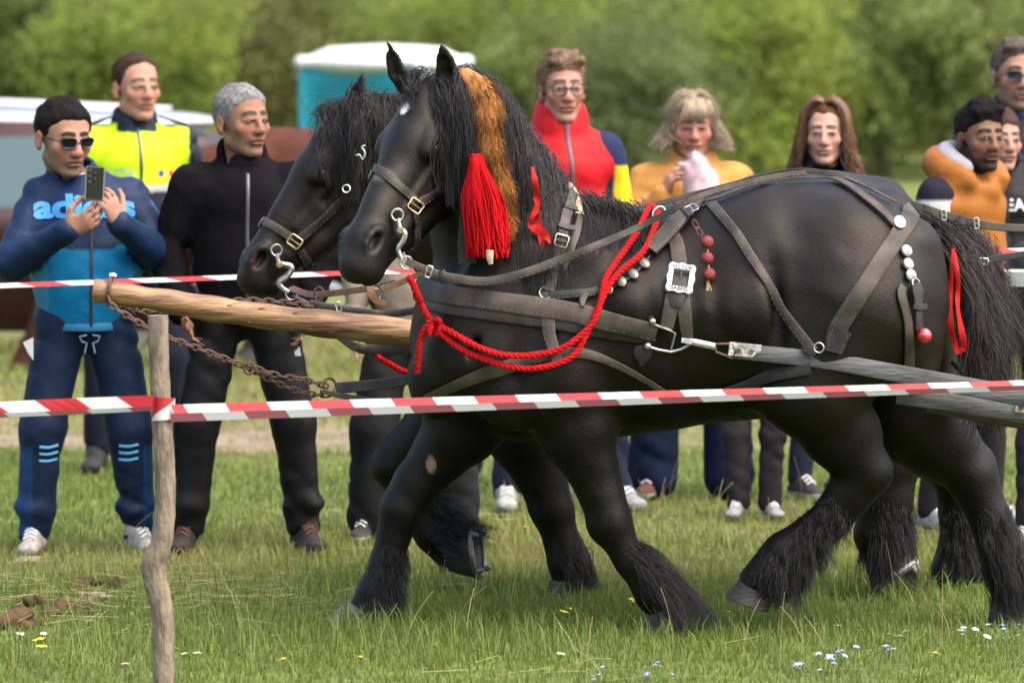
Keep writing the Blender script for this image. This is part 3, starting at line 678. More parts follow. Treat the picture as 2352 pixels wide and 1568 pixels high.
def person(c):
    Y = c['Y']; base = P(c['x'], 800, Y); z0 = g1(base.x, Y)+c.get('dz', 0)+.012
    top = P(c['x'], c['top'], Y).z; s = (top-z0)/(1.75+(c.get('hs', 1.1)-1)*.1)
    root = empty('person', (base.x, Y, z0), c['label'], 'person', c.get('group', 'spectators standing behind the tape'), rz=c.get('yaw', 0))
    X = Matrix.Translation((base.x, Y, z0)) @ Matrix.Rotation(c.get('yaw', 0), 4, 'Z') @ Matrix.Scale(s, 4)
    k = c.get('hs', 1.1)*c.get('hk', 1.0); b = c.get('bulk', 1.0)*.94; sw = c.get('sw', 1.0); hx = c.get('hx', 0); hy = c.get('hy', -.02)
    HM = Matrix.Translation((hx, hy, 1.75-.13*k+(c.get('hs', 1.1)-1)*.1)) @ Euler((c.get('hpitch', 0), c.get('hroll', 0), c.get('hyaw', 0)), 'XYZ').to_matrix().to_4x4() @ Matrix.Scale(k, 4)
    HM = Matrix.Translation(HM.translation) @ Matrix.Rotation(c.get('hyaw', 0), 4, 'Z') @ Matrix.Rotation(c.get('hroll', 0), 4, 'Y') @ Matrix.Rotation(c.get('hpitch', 0), 4, 'X') @ Matrix.Scale(k, 4)
    HR = HM.to_3x3().normalized()
    sk = c['skin']; st = c.get('stance', .1)
    hip = [V(q*.095, 0, .90) for q in (-1, 1)]
    kn = [V(q*(.095+st)*.55+q*.045, c.get('kneey', -.02), .49) for q in (-1, 1)]; an = [V(q*(.07+st), .02, .09) for q in (-1, 1)]
    if 'ank' in c: an = [V(*q) for q in c['ank']]; kn = [lerp(hip[i], an[i], .5)+V(0, -.02, 0) for i in (0, 1)]
    sh = [V(q*.185*sw, .01, 1.415) for q in (-1, 1)]
    arms = c.get('arms', [((-.245*sw, .03, 1.14), (-.25*sw, -.04, .90)), ((.245*sw, .03, 1.14), (.25*sw, -.04, .90))])
    el = [V(*a[0]) for a in arms]; wr = [V(*a[1]) for a in arms]
    XX = V(0, 1, 0); L = []
    nk = HM @ V(0, .018, -.075)
    L += [ell((0, 0, .95), (.155*b, .11*b, .13), k=.06), cap((0, 0, 1.0), (0, -.005, 1.28), .12*b, .145*b, .06, (XX, 1.3)), cap(sh[0]-V(0, 0, .02), sh[1]-V(0, 0, .02), .045, .045, .03), cap((0, .015, 1.40), nk, .058, .055*min(k, 1.15), .025)]
    for i in (0, 1):
        L += [cap(hip[i], kn[i], .078, .052, .04), cap(kn[i], an[i], .05, .036, .03), cap(sh[i]-V(0, 0, .02), el[i], .045, .042, .03), cap(el[i], wr[i], .04, .029, .02)]
    L += head_skin(HM, HR, k, sk, c)
    fx, fy, fz = [], [], [(HM.translation.z-.14*k, HM.translation.z+.14*k, .0056)]
    fx.append((hx-.1*k, hx+.1*k, .0056)); fy.append((hy-.13*k, hy+.0, .0056))
    for i in (0, 1):
        hc = c.get('hands', {}).get(i)
        if hc:
            L += hand(wr[i], hc['d'], hc['n'], hc['curl'], hc['th'], hc.get('sc', 1.0), lat=hc.get('lat', 1)); w = wr[i]+Vector(hc['d']).normalized()*.09
            for arr, q in ((fx, w.x), (fy, w.y), (fz, w.z)): arr.append((q-.11, q+.11, .0062))
        elif c.get('nohands') is None:
            L += hand(wr[i], (wr[i]-el[i]), V(1 if i == 0 else -1, -.3, 0), (.3, .35, .4, .45), (1, .2, .3), lat=1 if i == 0 else -1)
    sdf_mesh('body', L, .021, skin_m, root, (fx, fy, fz), base=sk, xf=X)
    # eyes
    for q in (-1, 1):
        mb = MB(); H2 = X @ HM
        A = lambda x, y, z: H2 @ Vector((x, y, z))
        ks = k*s
        if not c.get('shades'):
            RR = (X.to_3x3().normalized() @ HR)
            mb.ell(A(q*.032, -.0905, .0055), (.0132*ks, .005*ks, .0056*ks*c.get('squint', 1)), RR, 12, 0); mb.ell(A(q*.032+c.get('look', 0), -.0938, .0058), (.0062*ks, .0028*ks, .0058*ks*c.get('squint', 1)), RR, 10, 1)
            mb.tube([A(q*.032+t*.0125, -.0925-.002*(1-t*t), .0055+.0052*c.get('squint', 1)*(1-t*t*.9)) for t in (-1, -.5, 0, .5, 1)], .0020*ks, 5, 2)
            mb.build('eye', [white_eye, iris_m, mat('lash', (.008, .006, .005), .8, spec=.1)], root)
    # hair
    hair = c.get('hair')
    if hair:
        rec, hc, hl = hair.get('recede', 0), hair['col'], hair.get('len', .02)
        zt = np.array((.086+rec*1.1, .066+rec, .042+rec, .004, -.012, -.045, -.085))+hair.get('up', 0)
        th = hair.get('thick', .010)*.6
        H = [ell((0, .014, .046), (.0765*1.06*c.get('wide', 1.0)+th, .098+th, .088+th), k=.01)]
        if hair.get('quiff'): H += [cap((-.05, -.07, .105), (.05, -.07, .11), .02*hair['quiff'], .022*hair['quiff'], .03), cap((-.04, -.02, .13), (.04, -.02, .132), .02*hair['quiff'], None, .03)]
        fr = np.random.default_rng(c['x']).normal(size=(8, 3))*np.array((70, 60, 60))
        cl = lambda X_, Y_, Z_: (np.interp(Y_, HZY, zt)+.35*np.maximum(np.abs(X_)-.03, 0)*(Y_ < -.035)+.006*np.sin(X_*190+2)*np.sin(Y_*170)-Z_)*.7
        m_ = mat('short hair', attr=True, rough=.75, spec=.05, bump=.8, bscale=160, var=.35, vscale=70)
        ho = sdf_mesh('hair', H, .0065, m_, root, base=hc, xf=X @ HM, clip=cl, disp=lambda X_, Y_, Z_: .0022*sum(np.sin(a*X_+b_*Y_+d*Z_+i) for i, (a, b_, d) in enumerate(fr))/2+(th+.003)*np.clip(1-(Z_-np.interp(Y_, HZY, zt)-.35*np.maximum(np.abs(X_)-.03, 0)*(Y_ < -.035))/.03, 0, 1)**1.5)
        n = len(ho.data.vertices); co = np.zeros(n*3); ho.data.vertices.foreach_get('co', co); co = co.reshape(-1, 3); no = np.zeros(n*3); ho.data.vertices.foreach_get('normal', no); no = no.reshape(-1, 3)
        pick = RNG.choice(n, min(n, int(hair.get('n', 1000)*1.9))); fl = np.array(tuple((X @ HM).to_3x3() @ Vector(hair.get('flow', (0, .6, -.5))))); nn = no[pick]
        ctr = np.array((X @ HM).translation); okk = ((co[pick]-ctr) @ np.array(tuple((X @ HM).to_3x3().normalized() @ Vector((0, 0, 1))))) > -.05
        pick = pick[okk]; nn = nn[okk]
        if len(pick):
            pa = hairpaths(co[pick]-nn*.003, nn*.35+fl*.9, hl*RNG.uniform(.5, 1.2, len(pick)), 5, .2, .001, 6, jitter=.3)
            strands('hair_strands', pa, .0009*s, m_, root, np.array(hc)*RNG.uniform(.6, 1.5, (len(pick), 1)))
    if c.get('longhair'):
        lh = c['longhair']; n = lh['n']; r0 = np.array((.088, .110, .098)); paths = []; nn = 17; tones = []
        for i in range(n):
            ts = RNG.random(); sd = -1 if RNG.random() < .5 else 1; out = RNG.uniform(1.0, 1.2); ln = lh['len']*RNG.uniform(.75, 1.05)
            b0 = lerp(math.radians(58), math.radians(150), ts); s0 = np.array((sd*.06, -math.cos(b0), math.sin(b0)))       # along the parting, front to back
            az = sd*(lh['arc']-(lh['arc']-.05)*ts**1.5+RNG.normal()*.12); el_ = RNG.uniform(-.3, .0); s1 = np.array((math.sin(az)*math.cos(el_), math.cos(az)*math.cos(el_), math.sin(el_))); q = []
            for t in np.linspace(0, 1, 8):
                m = s0*(1-t)+s1*t+np.array((sd*.25*math.sin(math.pi*t)*(1-ts), 0, .35*math.sin(math.pi*t)*(1-ts)*.5)); m /= np.linalg.norm(m); q.append(tuple(m*r0*(out if t > .05 else 1.0)+np.array((0, .012, .044))))
            d = np.array((math.sin(az)*lh.get('flare', .25), math.cos(az)*lh.get('flare', .25)+.1, -1.0)); d /= np.linalg.norm(d); w = RNG.uniform(0, 6.28, 2)
            for t in np.linspace(0, 1, nn-7)[1:]: q.append(tuple(np.array(q[7])+d*ln*t+np.array((math.sin(w[0]+t*6), math.cos(w[1]+t*5), 0))*lh.get('wave', .006)*t))
            paths.append(q); tones.append(np.array(lh.get('top', lh['col'])) if (ts < .35 and out > 1.07) else np.array(lh['col']))
        pa = np.array(paths); M4 = X @ HM; pa = pa @ np.array([list(q) for q in M4.to_3x3().transposed()])+np.array(M4.translation)
        tone = np.array(tones)*RNG.uniform(.55, 1.4, (n, 1))
        strands('long_hair', pa, lh.get('r', .0022)*s, hair_m2(), root, tone, .5)
    # glasses
    if c.get('glasses') or c.get('shades'):
        H2 = X @ HM; A = lambda x, y, z: H2 @ Vector((x, y, z)); ks = k*s
        fr_ = MB(); ln_ = MB(); sh_ = c.get('shades')
        for q in (-1, 1):
            if sh_: ring = [A(q*.034+a*.0265, -.110+.012*abs(a*q+1)*.5*(1 if True else 0)+.004*abs(a), .004+b_*.0165) for a, b_ in ((-1, .8), (-.6, 1), (.6, 1), (1, .7), (.95, -.3), (.6, -.95), (-.5, -1), (-.9, -.5))]
            else: ring = [A(q*.034+.0265*math.cos(t), -.108+.003*math.cos(t)*q, .002+.0235*math.sin(t)) for t in np.linspace(0, 6.283, 16, endpoint=False)]
            fr_.tube(ring, (.0024 if sh_ else .0026)*ks, 6, closed=True); nb_ = len(ring); ln_.add(ring, [tuple(range(nb_))]); 
            fr_.tube([A(q*.061, -.102, .010), A(q*.078, -.06, .010), A(q*.086, .0, .008)], .0024*ks, 6)
        fr_.tube([A(-.008, -.111, .006), A(0, -.113, .008), A(.008, -.111, .006)], .0022*ks, 6)
        g_ = fr_.build('glasses_frame', frame_m, root); ln_.build('lens', lens_dark if sh_ else lens_clear, g_, smooth=False)
    # trousers
    tr = c.get('trousers')
    if tr:
        tb = tr.get('b', 1.0); ar = tr.get('ankle', .066)*.93; kr = tr.get('knee', .078)*.92; T = [ell((0, .0, .94), (.165*b, .122*b, .12), k=.05)]
        for i in (0, 1):
            a2 = an[i]+V(0, 0, tr.get('hem', .0)); T += [cap(hip[i]+V(0, 0, .0), kn[i], .100*tb, kr*tb, .05), cap(kn[i], a2, kr*tb, ar*tb, .04)]
            if tr.get('cuff'): T += [cap(a2+V(0, 0, .05), a2+V(0, 0, -.012), ar*.82, ar*.72, .01), ell(a2+V(0, -.01, .085), (ar*1.28, ar*1.32, .05), k=.03)]
        fr = np.random.default_rng(c['x']+5).normal(size=(9, 3))*np.array((13, 13, 34))
        amp = tr.get('amp', .007)*.6
        fo = folds(c['x']+3, .12, .5)
        dp = lambda X_, Y_, Z_: -amp*(sum(np.abs(np.sin((a*X_+b_*Y_+d*Z_)*.8+1.3*i)) for i, (a, b_, d) in enumerate(fr))/3-1.9)*.5+.022*fo(X_, Y_, Z_)*(.35+.85*np.clip((.62-Z_)/.5, 0, 1)+.5*np.exp(-((Z_-.82)/.08)**2))
        sdf_mesh('trousers', T, .0145, tr.get('mat', knit), root, base=tr['col'], xf=X, disp=dp, colfn=tr.get('fn'), clip=lambda X_, Y_, Z_: (Z_-1.03))
    # shoes
    sho = c.get('shoes')
    if sho:
        for i in (0, 1):
            a_ = an[i]; q = -1 if i == 0 else 1; d = V(q*.28, -1, 0).normalized(); S_ = [cap(a_+d*-.05+V(0, 0, -.055), a_+d*.14+V(0, 0, -.064), .036, .035, .02, (V(0, 0, 1), 1.25)), cap(a_+V(0, 0, -.0), a_+d*.10+V(0, 0, -.045), .040, .026, .025), cap(a_+V(0, 0, -.03), a_+V(0, 0, .02), .046, .046, .03),
                  ell(a_+d*.145+V(0, 0, -.06), (.042, .044, .024), k=.02)]
            so = (.5, .48, .45) if sho.get('sole') is None else sho['sole']
            sdf_mesh('shoe', S_, .0095, mat('shoe leather', attr=True, spec=.2, rough=.7, bump=.3, bscale=80, var=.25, vscale=40), root, base=sho['col'], xf=X, clip=lambda X_, Y_, Z_: .004-Z_, colfn=lambda v, cc: np.where((v[:, 2:3] < .028), np.array(so), cc))
            mb = MB()
            for j in range(4):
                p0 = a_+d*(.04+.022*j)+V(0, 0, .022-.012*j); w_ = d.cross(V(0, 0, 1)); mb.tube([X @ (p0-w_*.024-V(0, 0, .008)), X @ (p0+V(0, 0, .006)), X @ (p0+w_*.024-V(0, 0, .008))], .0032, 5)
            mb.build('lace', mat('lace '+str(sho.get('lace', (.7, .7, .68))), sho.get('lace', (.7, .7, .68)), .8), root)
    # jackets, vests, sleeves
    obs = {}
    for g in c.get('tops', ()):
        o_ = g.get('o', .02)*.7; hem = g.get('hem', .86); T = []
        be = c.get('belly', 0)
        T += [cap((0, 0, hem+.06), (0, -.005-be*.3, 1.1), .150*b+o_*.6, .145*b+be*.5+o_, .06, (XX, 1.22)), cap((0, -.005-be*.3, 1.1), (0, -.005, 1.29), .145*b+be*.5+o_, .158*b+o_, .08, (XX, 1.25)), cap(sh[0]*.95, sh[1]*.95, .058+o_*.6, None, .05), cap((0, .0, 1.33), (0, .012, 1.44), .11+o_, .075+o_*.3, .05), cap(V(-.05, .03, 1.455), sh[0]*.97+V(0, 0, .008), .03+o_*.4, .043+o_*.5, .03), cap(V(.05, .03, 1.455), sh[1]*.97+V(0, 0, .008), .03+o_*.4, .043+o_*.5, .03)]
        if g.get('bare'): T = []
        for q in g.get('extra', ()): T.append(q)
        if g.get('sleeves', True):
            for i in (0, 1):
                r0, r1, r2 = [q*.9 for q in g.get('sr', (.066, .06, .047))]; e2 = lerp(el[i], wr[i], g.get('cut', .97))
                T += [cap(sh[i]*.98, el[i], r0+o_*.5, r1+o_*.4, .05), cap(el[i], e2, r1+o_*.4, r2+o_*.25, .03)]
        if g.get('collar'):
            ch = g['collar']; rr_ = np.linspace(0, 6.283, 15)
            pts = [V(nk.x*.5+.076*math.sin(t)*g.get('cw', 1), nk.y*.4+.014-.08*math.cos(t), 1.478-.022*math.cos(t)+ch*.4) for t in rr_ if g.get('open') is None or math.cos(t) < g['open']]
            for q in range(len(pts)-1): T.append(cap(pts[q], pts[q+1], .014+ch*.1, None, .012)); T.append(cap(pts[q]+V(0, 0, ch*.45), pts[q+1]+V(0, 0, ch*.45), .011, None, .012)); T.append(cap(pts[q]-V(0, 0, .03), pts[q+1]-V(0, 0, .03), .018, None, .025))
            T.append(cap((0, .012, 1.44), nk+V(0, -.005, .03), .059*min(k, 1.1), .058*min(k, 1.1), .008, op='-'))
        fr = np.random.default_rng(c['x']+9).normal(size=(10, 3))*np.array((20, 18, 26)); amp = g.get('amp', .006)*.55
        fo2 = folds(c['x']+11, .115, .7)
        def dp(X_, Y_, Z_, amp=amp, fr=fr, g=g, fo2=fo2):
            d = -amp*(sum(np.abs(np.sin((a*X_+b_*Y_+d_*Z_)*.8+1.7*i)) for i, (a, b_, d_) in enumerate(fr[:6]))/2.2-1.4)-amp*.4*(sum(np.abs(np.sin((a*X_+b_*Y_+d_*Z_)*1.9+i)) for i, (a, b_, d_) in enumerate(fr[6:]))/2-1)
            ar_ = np.clip((np.abs(X_)-.17)/.06, 0, 1); wa = np.exp(-((Z_-.98)/.1)**2)
            d = d+(.009 if g.get('quilt') else .021)*fo2(X_, Y_, Z_)*(.3+.6*ar_+.5*wa)
            if g.get('quilt'): d = d-.008*np.abs(np.sin(Z_*math.pi/g['quilt']+.3*np.sin(X_*9)))**.5
            return d
        ob = sdf_mesh(g['name'], T, g.get('h', .0135), g.get('mat', knit), root, base=g['col'], xf=X, disp=dp, colfn=g.get('fn'), clip=g.get('clip', lambda X_, Y_, Z_, hem=hem: np.where(np.abs(X_) < .23*sw, hem-Z_, -1.0)))
        obs[g['name']] = ob
    return root, X, HM, obs
def hair_m2(): return mat('long hair', attr=True, rough=.38, spec=.5)
def surf_y(bv, X, x, z):
    """front surface of a garment at person-local (x, z)"""
    o = X @ Vector((x, -2.5, z)); d = (X.to_3x3() @ Vector((0, 1, 0))).normalized(); loc, n, i, ds = bv.ray_cast(o, d); Xi = X.inverted()
    for _ in range(6):                      # pass through a forearm held before the chest
        if loc is None or (Xi @ loc).y > -.215: break
        loc, n, i, ds = bv.ray_cast(loc+d*.004, d)
    return loc, n, d
def front_strip(name, ob, X, pts, w, m, root, lift=.003, th=.003):
    bv = bvh_of(ob); q = spline(pts, 5); v = []; ok = []
    for (x, z) in q:
        loc, n, d = surf_y(bv, X, x, z)
        if loc is None: continue
        ok.append(loc-d*lift)
    mb = MB(); ax = (X.to_3x3() @ Vector((1, 0, 0))).normalized(); d = (X.to_3x3() @ Vector((0, -1, 0))).normalized()
    for i, p in enumerate(ok):
        t = (ok[min(i+1, len(ok)-1)]-ok[max(i-1, 0)]).normalized(); sd = t.cross(d).normalized(); v += [p-sd*w/2, p-sd*w/4+d*th, p+sd*w/4+d*th, p+sd*w/2]
    f = [(i*4+j, i*4+j+1, i*4+5+j, i*4+4+j) for i in range(len(ok)-1) for j in range(3)]
    mb.add(v, f); return mb.build(name, m, root)
def front_patch(name, ob, X, x0, x1, z0, z1, m, root, lift=.004, nx=10, nz=6, skew=0.0, push=None):
    bv = bvh_of(ob); v = []
    for j in range(nz+1):
        for i in range(nx+1):
            x = lerp(x0, x1, i/nx); z = lerp(z0, z1, j/nz)+skew*(i/nx-.5); loc, n, d = surf_y(bv, X, x, z)
            if loc is None: loc = X @ Vector((x, -.12, z))
            v.append(loc-d*lift)
    f = [(j*(nx+1)+i, j*(nx+1)+i+1, (j+1)*(nx+1)+i+1, (j+1)*(nx+1)+i) for j in range(nz) for i in range(nx)]
    return mesh_np(name, v, f, m, root)
def text_mesh(txt, size, bold=.0, spacing=1.0):
    cu = bpy.data.curves.new('t', 'FONT'); cu.body = txt; cu.size = size; cu.align_x = 'CENTER'; cu.align_y = 'CENTER'; cu.offset = bold; cu.space_character = spacing; cu.resolution_u = 3; cu.fill_mode = 'FRONT'
    o = bpy.data.objects.new('t', cu); C.objects.link(o); dg = bpy.context.evaluated_depsgraph_get(); dg.update(); me = bpy.data.meshes.new_from_object(o.evaluated_get(dg))
    bpy.data.objects.remove(o); bm = bmesh.new(); bm.from_mesh(me); bmesh.ops.triangulate(bm, faces=bm.faces); bmesh.ops.subdivide_edges(bm, edges=[e for e in bm.edges if e.calc_length() > size*.16], cuts=2); bmesh.ops.triangulate(bm, faces=bm.faces)
    v = [tuple(q.co) for q in bm.verts]; bm.verts.index_update(); f = [tuple(q.index for q in g.verts) for g in bm.faces]; bm.free(); return v, f
def front_text(name, txt, ob, X, cx, cz, size, m, root, bold=0, lift=.005, sx=1.0, skew=0.0, spacing=1.0, arch=0.0):
    bv = bvh_of(ob); v, f = text_mesh(txt, size, bold, spacing); out = []
    for x, y, _ in v:
        xx = cx+x*sx; loc, n, d = surf_y(bv, X, xx, cz+y+skew*x*sx-arch*(x*sx)**2)
        if loc is None: loc = X @ Vector((xx, -.1, cz+y)); d = (X.to_3x3() @ Vector((0, 1, 0))).normalized()
        out.append(loc-d*lift)
    return mesh_np(name, out, f, m, root, smooth=False)
R_ = math.radians
LIGHT = (.245, .132, .09); PINK = (.275, .145, .105); TAN = (.185, .095, .057); BROWN = (.135, .07, .042)
NAVY = (.012, .018, .042); BLACK = (.012, .012, .014)
# --- man in blue tracksuit filming with a phone
blue = np.array((.001, .12, .27)); navy = np.array((.004, .014, .042)); midb = np.array((.01, .05, .15))
def segd(v, a, b):
    a, b = np.array(a), np.array(b); ab = b-a; t = np.clip(((v-a) @ ab)/(ab @ ab), 0, 1); return np.linalg.norm(v-a-t[:, None]*ab, axis=1)
BA = [((-.29, -.10, 1.14), (-.095, -.335, 1.275)), ((.285, -.09, 1.16), (.095, -.335, 1.30))]
def fn_blue(v, c):
    c = np.tile(navy, (len(v), 1)); z = v[:, 2]; arm = np.zeros(len(v), bool)
    for i, (e, w) in enumerate(BA): arm |= (segd(v, e, w) < .088) | (segd(v, ((-.185, .185)[i], .01, 1.39), e) < .088)
    low = ~arm & (z < 1.215-.03*np.cos(v[:, 0]*9)); c[low] = blue; c[low & (np.abs(v[:, 0]) > .155)] = (.02, .16, .3); c[low & (z < .915)] = blue*.8
    c[arm & (v[:, 0] > .2) & (z > 1.12) & (np.abs(v[:, 1]+.02) < .035) & (v[:, 0] > .25)] = midb*1.3; return c
def fn_tr_blue(v, c):
    c = c.copy(); out = np.abs(v[:, 0]) > .215-.05*np.clip((v[:, 2]-.5)/.4, 0, 1); c[out & (v[:, 2] < .42)] = midb*.55; return c
man, X, HM, O = person(dict(x=196, Y=2.6, top=228, dz=-.01, hs=1.16, yaw=R_(10), hyaw=R_(22), hpitch=R_(10), hx=-.085, hy=-.05, bulk=1.13, belly=.05, skin=LIGHT, stance=.13, brow=(.03, .02, .015), shades=True, wide=1.06,
    beard=(.15, .092, .068), hair=dict(col=(.008, .007, .006), recede=.016, thick=.012, flow=(.2, .8, -.1), len=.02),
    arms=BA,
    hands={0: dict(d=(.8, -.35, .42), n=(.1, .75, .35), curl=(.5, .5, .55, .6), th=(.8, .2, .5), lat=1, sc=1.08), 1: dict(d=(-.35, -.2, .85), n=(-.4, .7, -.1), curl=(.55, .75, .85, .9), th=(.6, .6, .5), lat=-1, sc=1.05)},
    tops=[dict(name='track_jacket', col=tuple(navy), mat=shiny, fn=fn_blue, hem=.87, collar=.05, open=.72, o=.024, amp=.007, sr=(.074, .068, .05)), dict(name='undershirt', col=(.25, .25, .23), bare=True, sleeves=False, hem=1.3, amp=.001, extra=[cap((-.02, -.01, 1.4), (-.03, -.02, 1.445), .06, .052, .03)])],
    trousers=dict(col=(.0035, .010, .03), mat=shiny, ankle=.07, knee=.088, cuff=True, amp=.010, fn=fn_tr_blue, b=1.08), shoes=dict(col=(.24, .23, .21), sole=(.26, .25, .23)),
    label='man in blue tracksuit and sunglasses filming with a phone'))
jk = O['track_jacket']; lb = mat('light blue print', (.03, .2, .44), .7)
front_text('lettering', 'adidas', jk, X, -.01, 1.352, .125, lb, man, bold=.005, sx=1.32, lift=.006, spacing=.96, arch=.1)
front_strip('zip', jk, X, [(.03, 1.43), (.01, 1.25), (.005, 1.05), (.01, .88)], .012, zip_m, man)
front_strip('hem_band', jk, X, [(-.17, .895), (0, .89), (.17, .895)], .035, mat('hem blue', (.002, .1, .22), .6), man, lift=.002)
tro = [o for o in man.children if o.name.startswith('trousers')][0]; l2 = mat('leg stripe blue', (.05, .2, .38), .6)
for sx in (-1, 1):
    for i in range(3): front_strip('leg_stripe', tro, X, [(sx*.155-.035, .425-i*.027), (sx*.155, .422-i*.027), (sx*.155+.04, .43-i*.027)], .011, l2, man)
mb = MB()
for q in (-1, 1):
    mb.tube([X @ V(.012*q, -.165, .86), X @ V(.04*q, -.172, .855), X @ V(.03*q, -.172, .835), X @ V(.012*q, -.172, .83), X @ V(.02*q, -.17, .79)], .0035, 5)
mb.build('drawstring', mat('drawstring', (.1, .13, .2), .8), man)
pc = X @ V(-.0, -.385, 1.452); Rp = Matrix.Rotation(R_(10), 3, 'Z') @ Matrix.Rotation(R_(4), 3, 'Y') @ Matrix.Rotation(R_(-8), 3, 'X')
phone = empty('phone', pc, 'dark green smartphone held upright in front of the blue jacket', 'phone')
mb = MB(); mb.box(pc, (.072, .010, .130), Rp, bev=.004); mb.build('case', mat('phone case', (.010, .013, .007), .7, spec=.08), phone)
mb = MB(); mb.box(pc, (.075, .007, .133), Rp, bev=.003); mb.build('edge', mat('phone edge', (.2, .19, .15), .4, metal=.6), phone)
for cx_, cz_, r_ in ((-.021, .049, .009), (-.021, .027, .009), (-.021, .005, .009), (-.002, .040, .006), (-.002, .018, .006)):
    mb = MB(); p0 = pc+Rp @ V(cx_, -.005, cz_); mb.tube([p0, p0+Rp @ V(0, -.004, 0)], r_, 12); mb.build('camera_lens', lens_dark, phone)
mb = MB(); q0 = X @ V(-.235, -.06, .8); mb.add([q0+V(-.012, -.02, .03), q0+V(.03, -.03, .05), q0+V(.03, -.03, -.04), q0+V(.005, -.02, -.01)], [(0, 1, 2, 3)]); mb.add([q0+V(-.012, -.016, .03), q0+V(.03, -.026, .05), q0+V(.03, -.026, -.04), q0+V(.005, -.016, -.01)], [(3, 2, 1, 0)])
tag(mb.build('paper_note', mat('paper', (.5, .5, .48), .8), smooth=False), 'white paper sticking out of the blue trouser pocket', 'paper')
# --- policeman
hv = np.array((.40, .60, .01)); pn = np.array((.007, .009, .017))
def fn_pol(v, c):
    c = np.tile(pn, (len(v), 1)); x, z = np.abs(v[:, 0]), v[:, 2]; m = (z > 1.205) & (z < 1.47) & (x < .215) & ~((z > 1.435) & (x < .085)); c[m] = hv
    c[(z > 1.18) & (z <= 1.215) & (x < .22)] = (.25, .26, .26); return c
pol, X, HM, O = person(dict(x=315, Y=6.6, top=124, hs=1.13, yaw=R_(8), hyaw=R_(20), hpitch=R_(-2), hx=0, bulk=1.06, sw=1.08, skin=PINK, brow=(.16, .09, .05), wide=.98,
    hair=dict(col=(.03, .019, .012), recede=.04, thick=.006, len=.012), look=.003,
    tops=[dict(name='police_jacket', col=tuple(pn), mat=nylon, fn=fn_pol, hem=.86, collar=.055, open=.93, o=.026, amp=.006)], trousers=dict(col=tuple(pn), amp=.007), shoes=dict(col=(.02, .02, .02), sole=(.02, .02, .02), lace=(.02, .02, .02)),
    label='policeman in yellow high visibility jacket standing before the car'))
jk = O['police_jacket']; gp = mat('grey print', (.3, .33, .33), .6)
front_text('lettering', 'POLIȚIA', jk, X, -.105, 1.262, .05, gp, pol, bold=.0006, lift=.006)
for i, cc in enumerate(((.01, .03, .25), (.75, .5, .02), (.5, .02, .02))): front_patch('flag_patch', jk, X, .085+i*.022, .107+i*.022, 1.25, 1.275, mat('flag %s' % ('blue', 'yellow', 'red')[i], cc, .6), pol, nx=2, nz=2)
front_strip('zip', jk, X, [(.0, 1.45), (.01, 1.3), (.008, 1.18), (.0, .9)], .016, zip_m, pol)
for sx in (-1, 1):
    p0, p1_ = X @ V(sx*.10, .0, 1.487), X @ V(sx*.215, .01, 1.452); d = (p1_-p0); Re = d.to_track_quat('X', 'Z').to_matrix()
    mb = MB(); mb.box((p0+p1_)/2+V(0, 0, .012), (d.length, .06, .012), Re, bev=.004); ep = mb.build('epaulette', mat('epaulette', (.015, .018, .04), .7), pol)
    for t in (.55, .68, .81):
        mb = MB(); mb.box(p0+d*t+V(0, 0, .0185), (.012, .05, .006), Re); mb.build('rank_bar', mat('rank bar', (.6, .6, .58), .5), ep)
# --- grey haired man in black fleece
def fn_blk(v, c): return c
man2, X, HM, O = person(dict(x=563, Y=2.55, top=195, hs=1.1, yaw=R_(6), hyaw=R_(32), hpitch=R_(-2), hx=-.01, bulk=1.12, sw=1.1, skin=TAN, stance=.15, brow=(.07, .055, .045), wide=1.04, squint=.75, look=.002, beard=(.15, .082, .053),
    hair=dict(col=(.13, .13, .127), recede=.012, thick=.009, len=.014, flow=(0, .7, .1), n=1300), arms=[((-.30, .03, 1.13), (-.235, -.08, .90)), ((.30, .03, 1.13), (.235, -.08, .90))],
    tops=[dict(name='fleece_jacket', col=(.0055, .005, .006), mat=fleece, hem=.86, collar=.075, open=.55, o=.03, amp=.009, sr=(.075, .07, .055)), dict(name='undershirt', col=(.006, .006, .008), bare=True, sleeves=False, hem=1.2, amp=.001, extra=[cap((0, -.01, 1.40), (0, -.012, 1.475), .08, .068, .03)])],
    trousers=dict(col=(.004, .004, .005), mat=shiny, ankle=.07, knee=.085, cuff=True, amp=.010, b=1.05), shoes=dict(col=(.02, .018, .018), sole=(.06, .03, .025), lace=(.12, .03, .02)),
    label='grey haired man in black fleece jacket watching the horses'))
jk = O['fleece_jacket']; front_strip('zip', jk, X, [(.005, 1.43), (.0, 1.2), (.0, .9)], .014, mat('dark zip', (.03, .03, .035), .4), man2)
front_strip('pocket_zip', jk, X, [(.115, 1.30), (.117, 1.20)], .012, mat('dark zip', (.03, .03, .035), .4), man2)
mb = MB(); bv_ = bvh_of([o for o in man2.children if o.name.startswith('trousers')][0]); loc, n, d = surf_y(bv_, X, .185, .755)
if loc: mb.add([loc-d*.004+V(-.02, 0, -.014), loc-d*.004+V(.022, 0, -.014), loc-d*.004+V(.016, 0, .022)], [(0, 1, 2)]); mb.build('logo_patch', mat('grey logo', (.4, .4, .42), .6), man2, smooth=False)
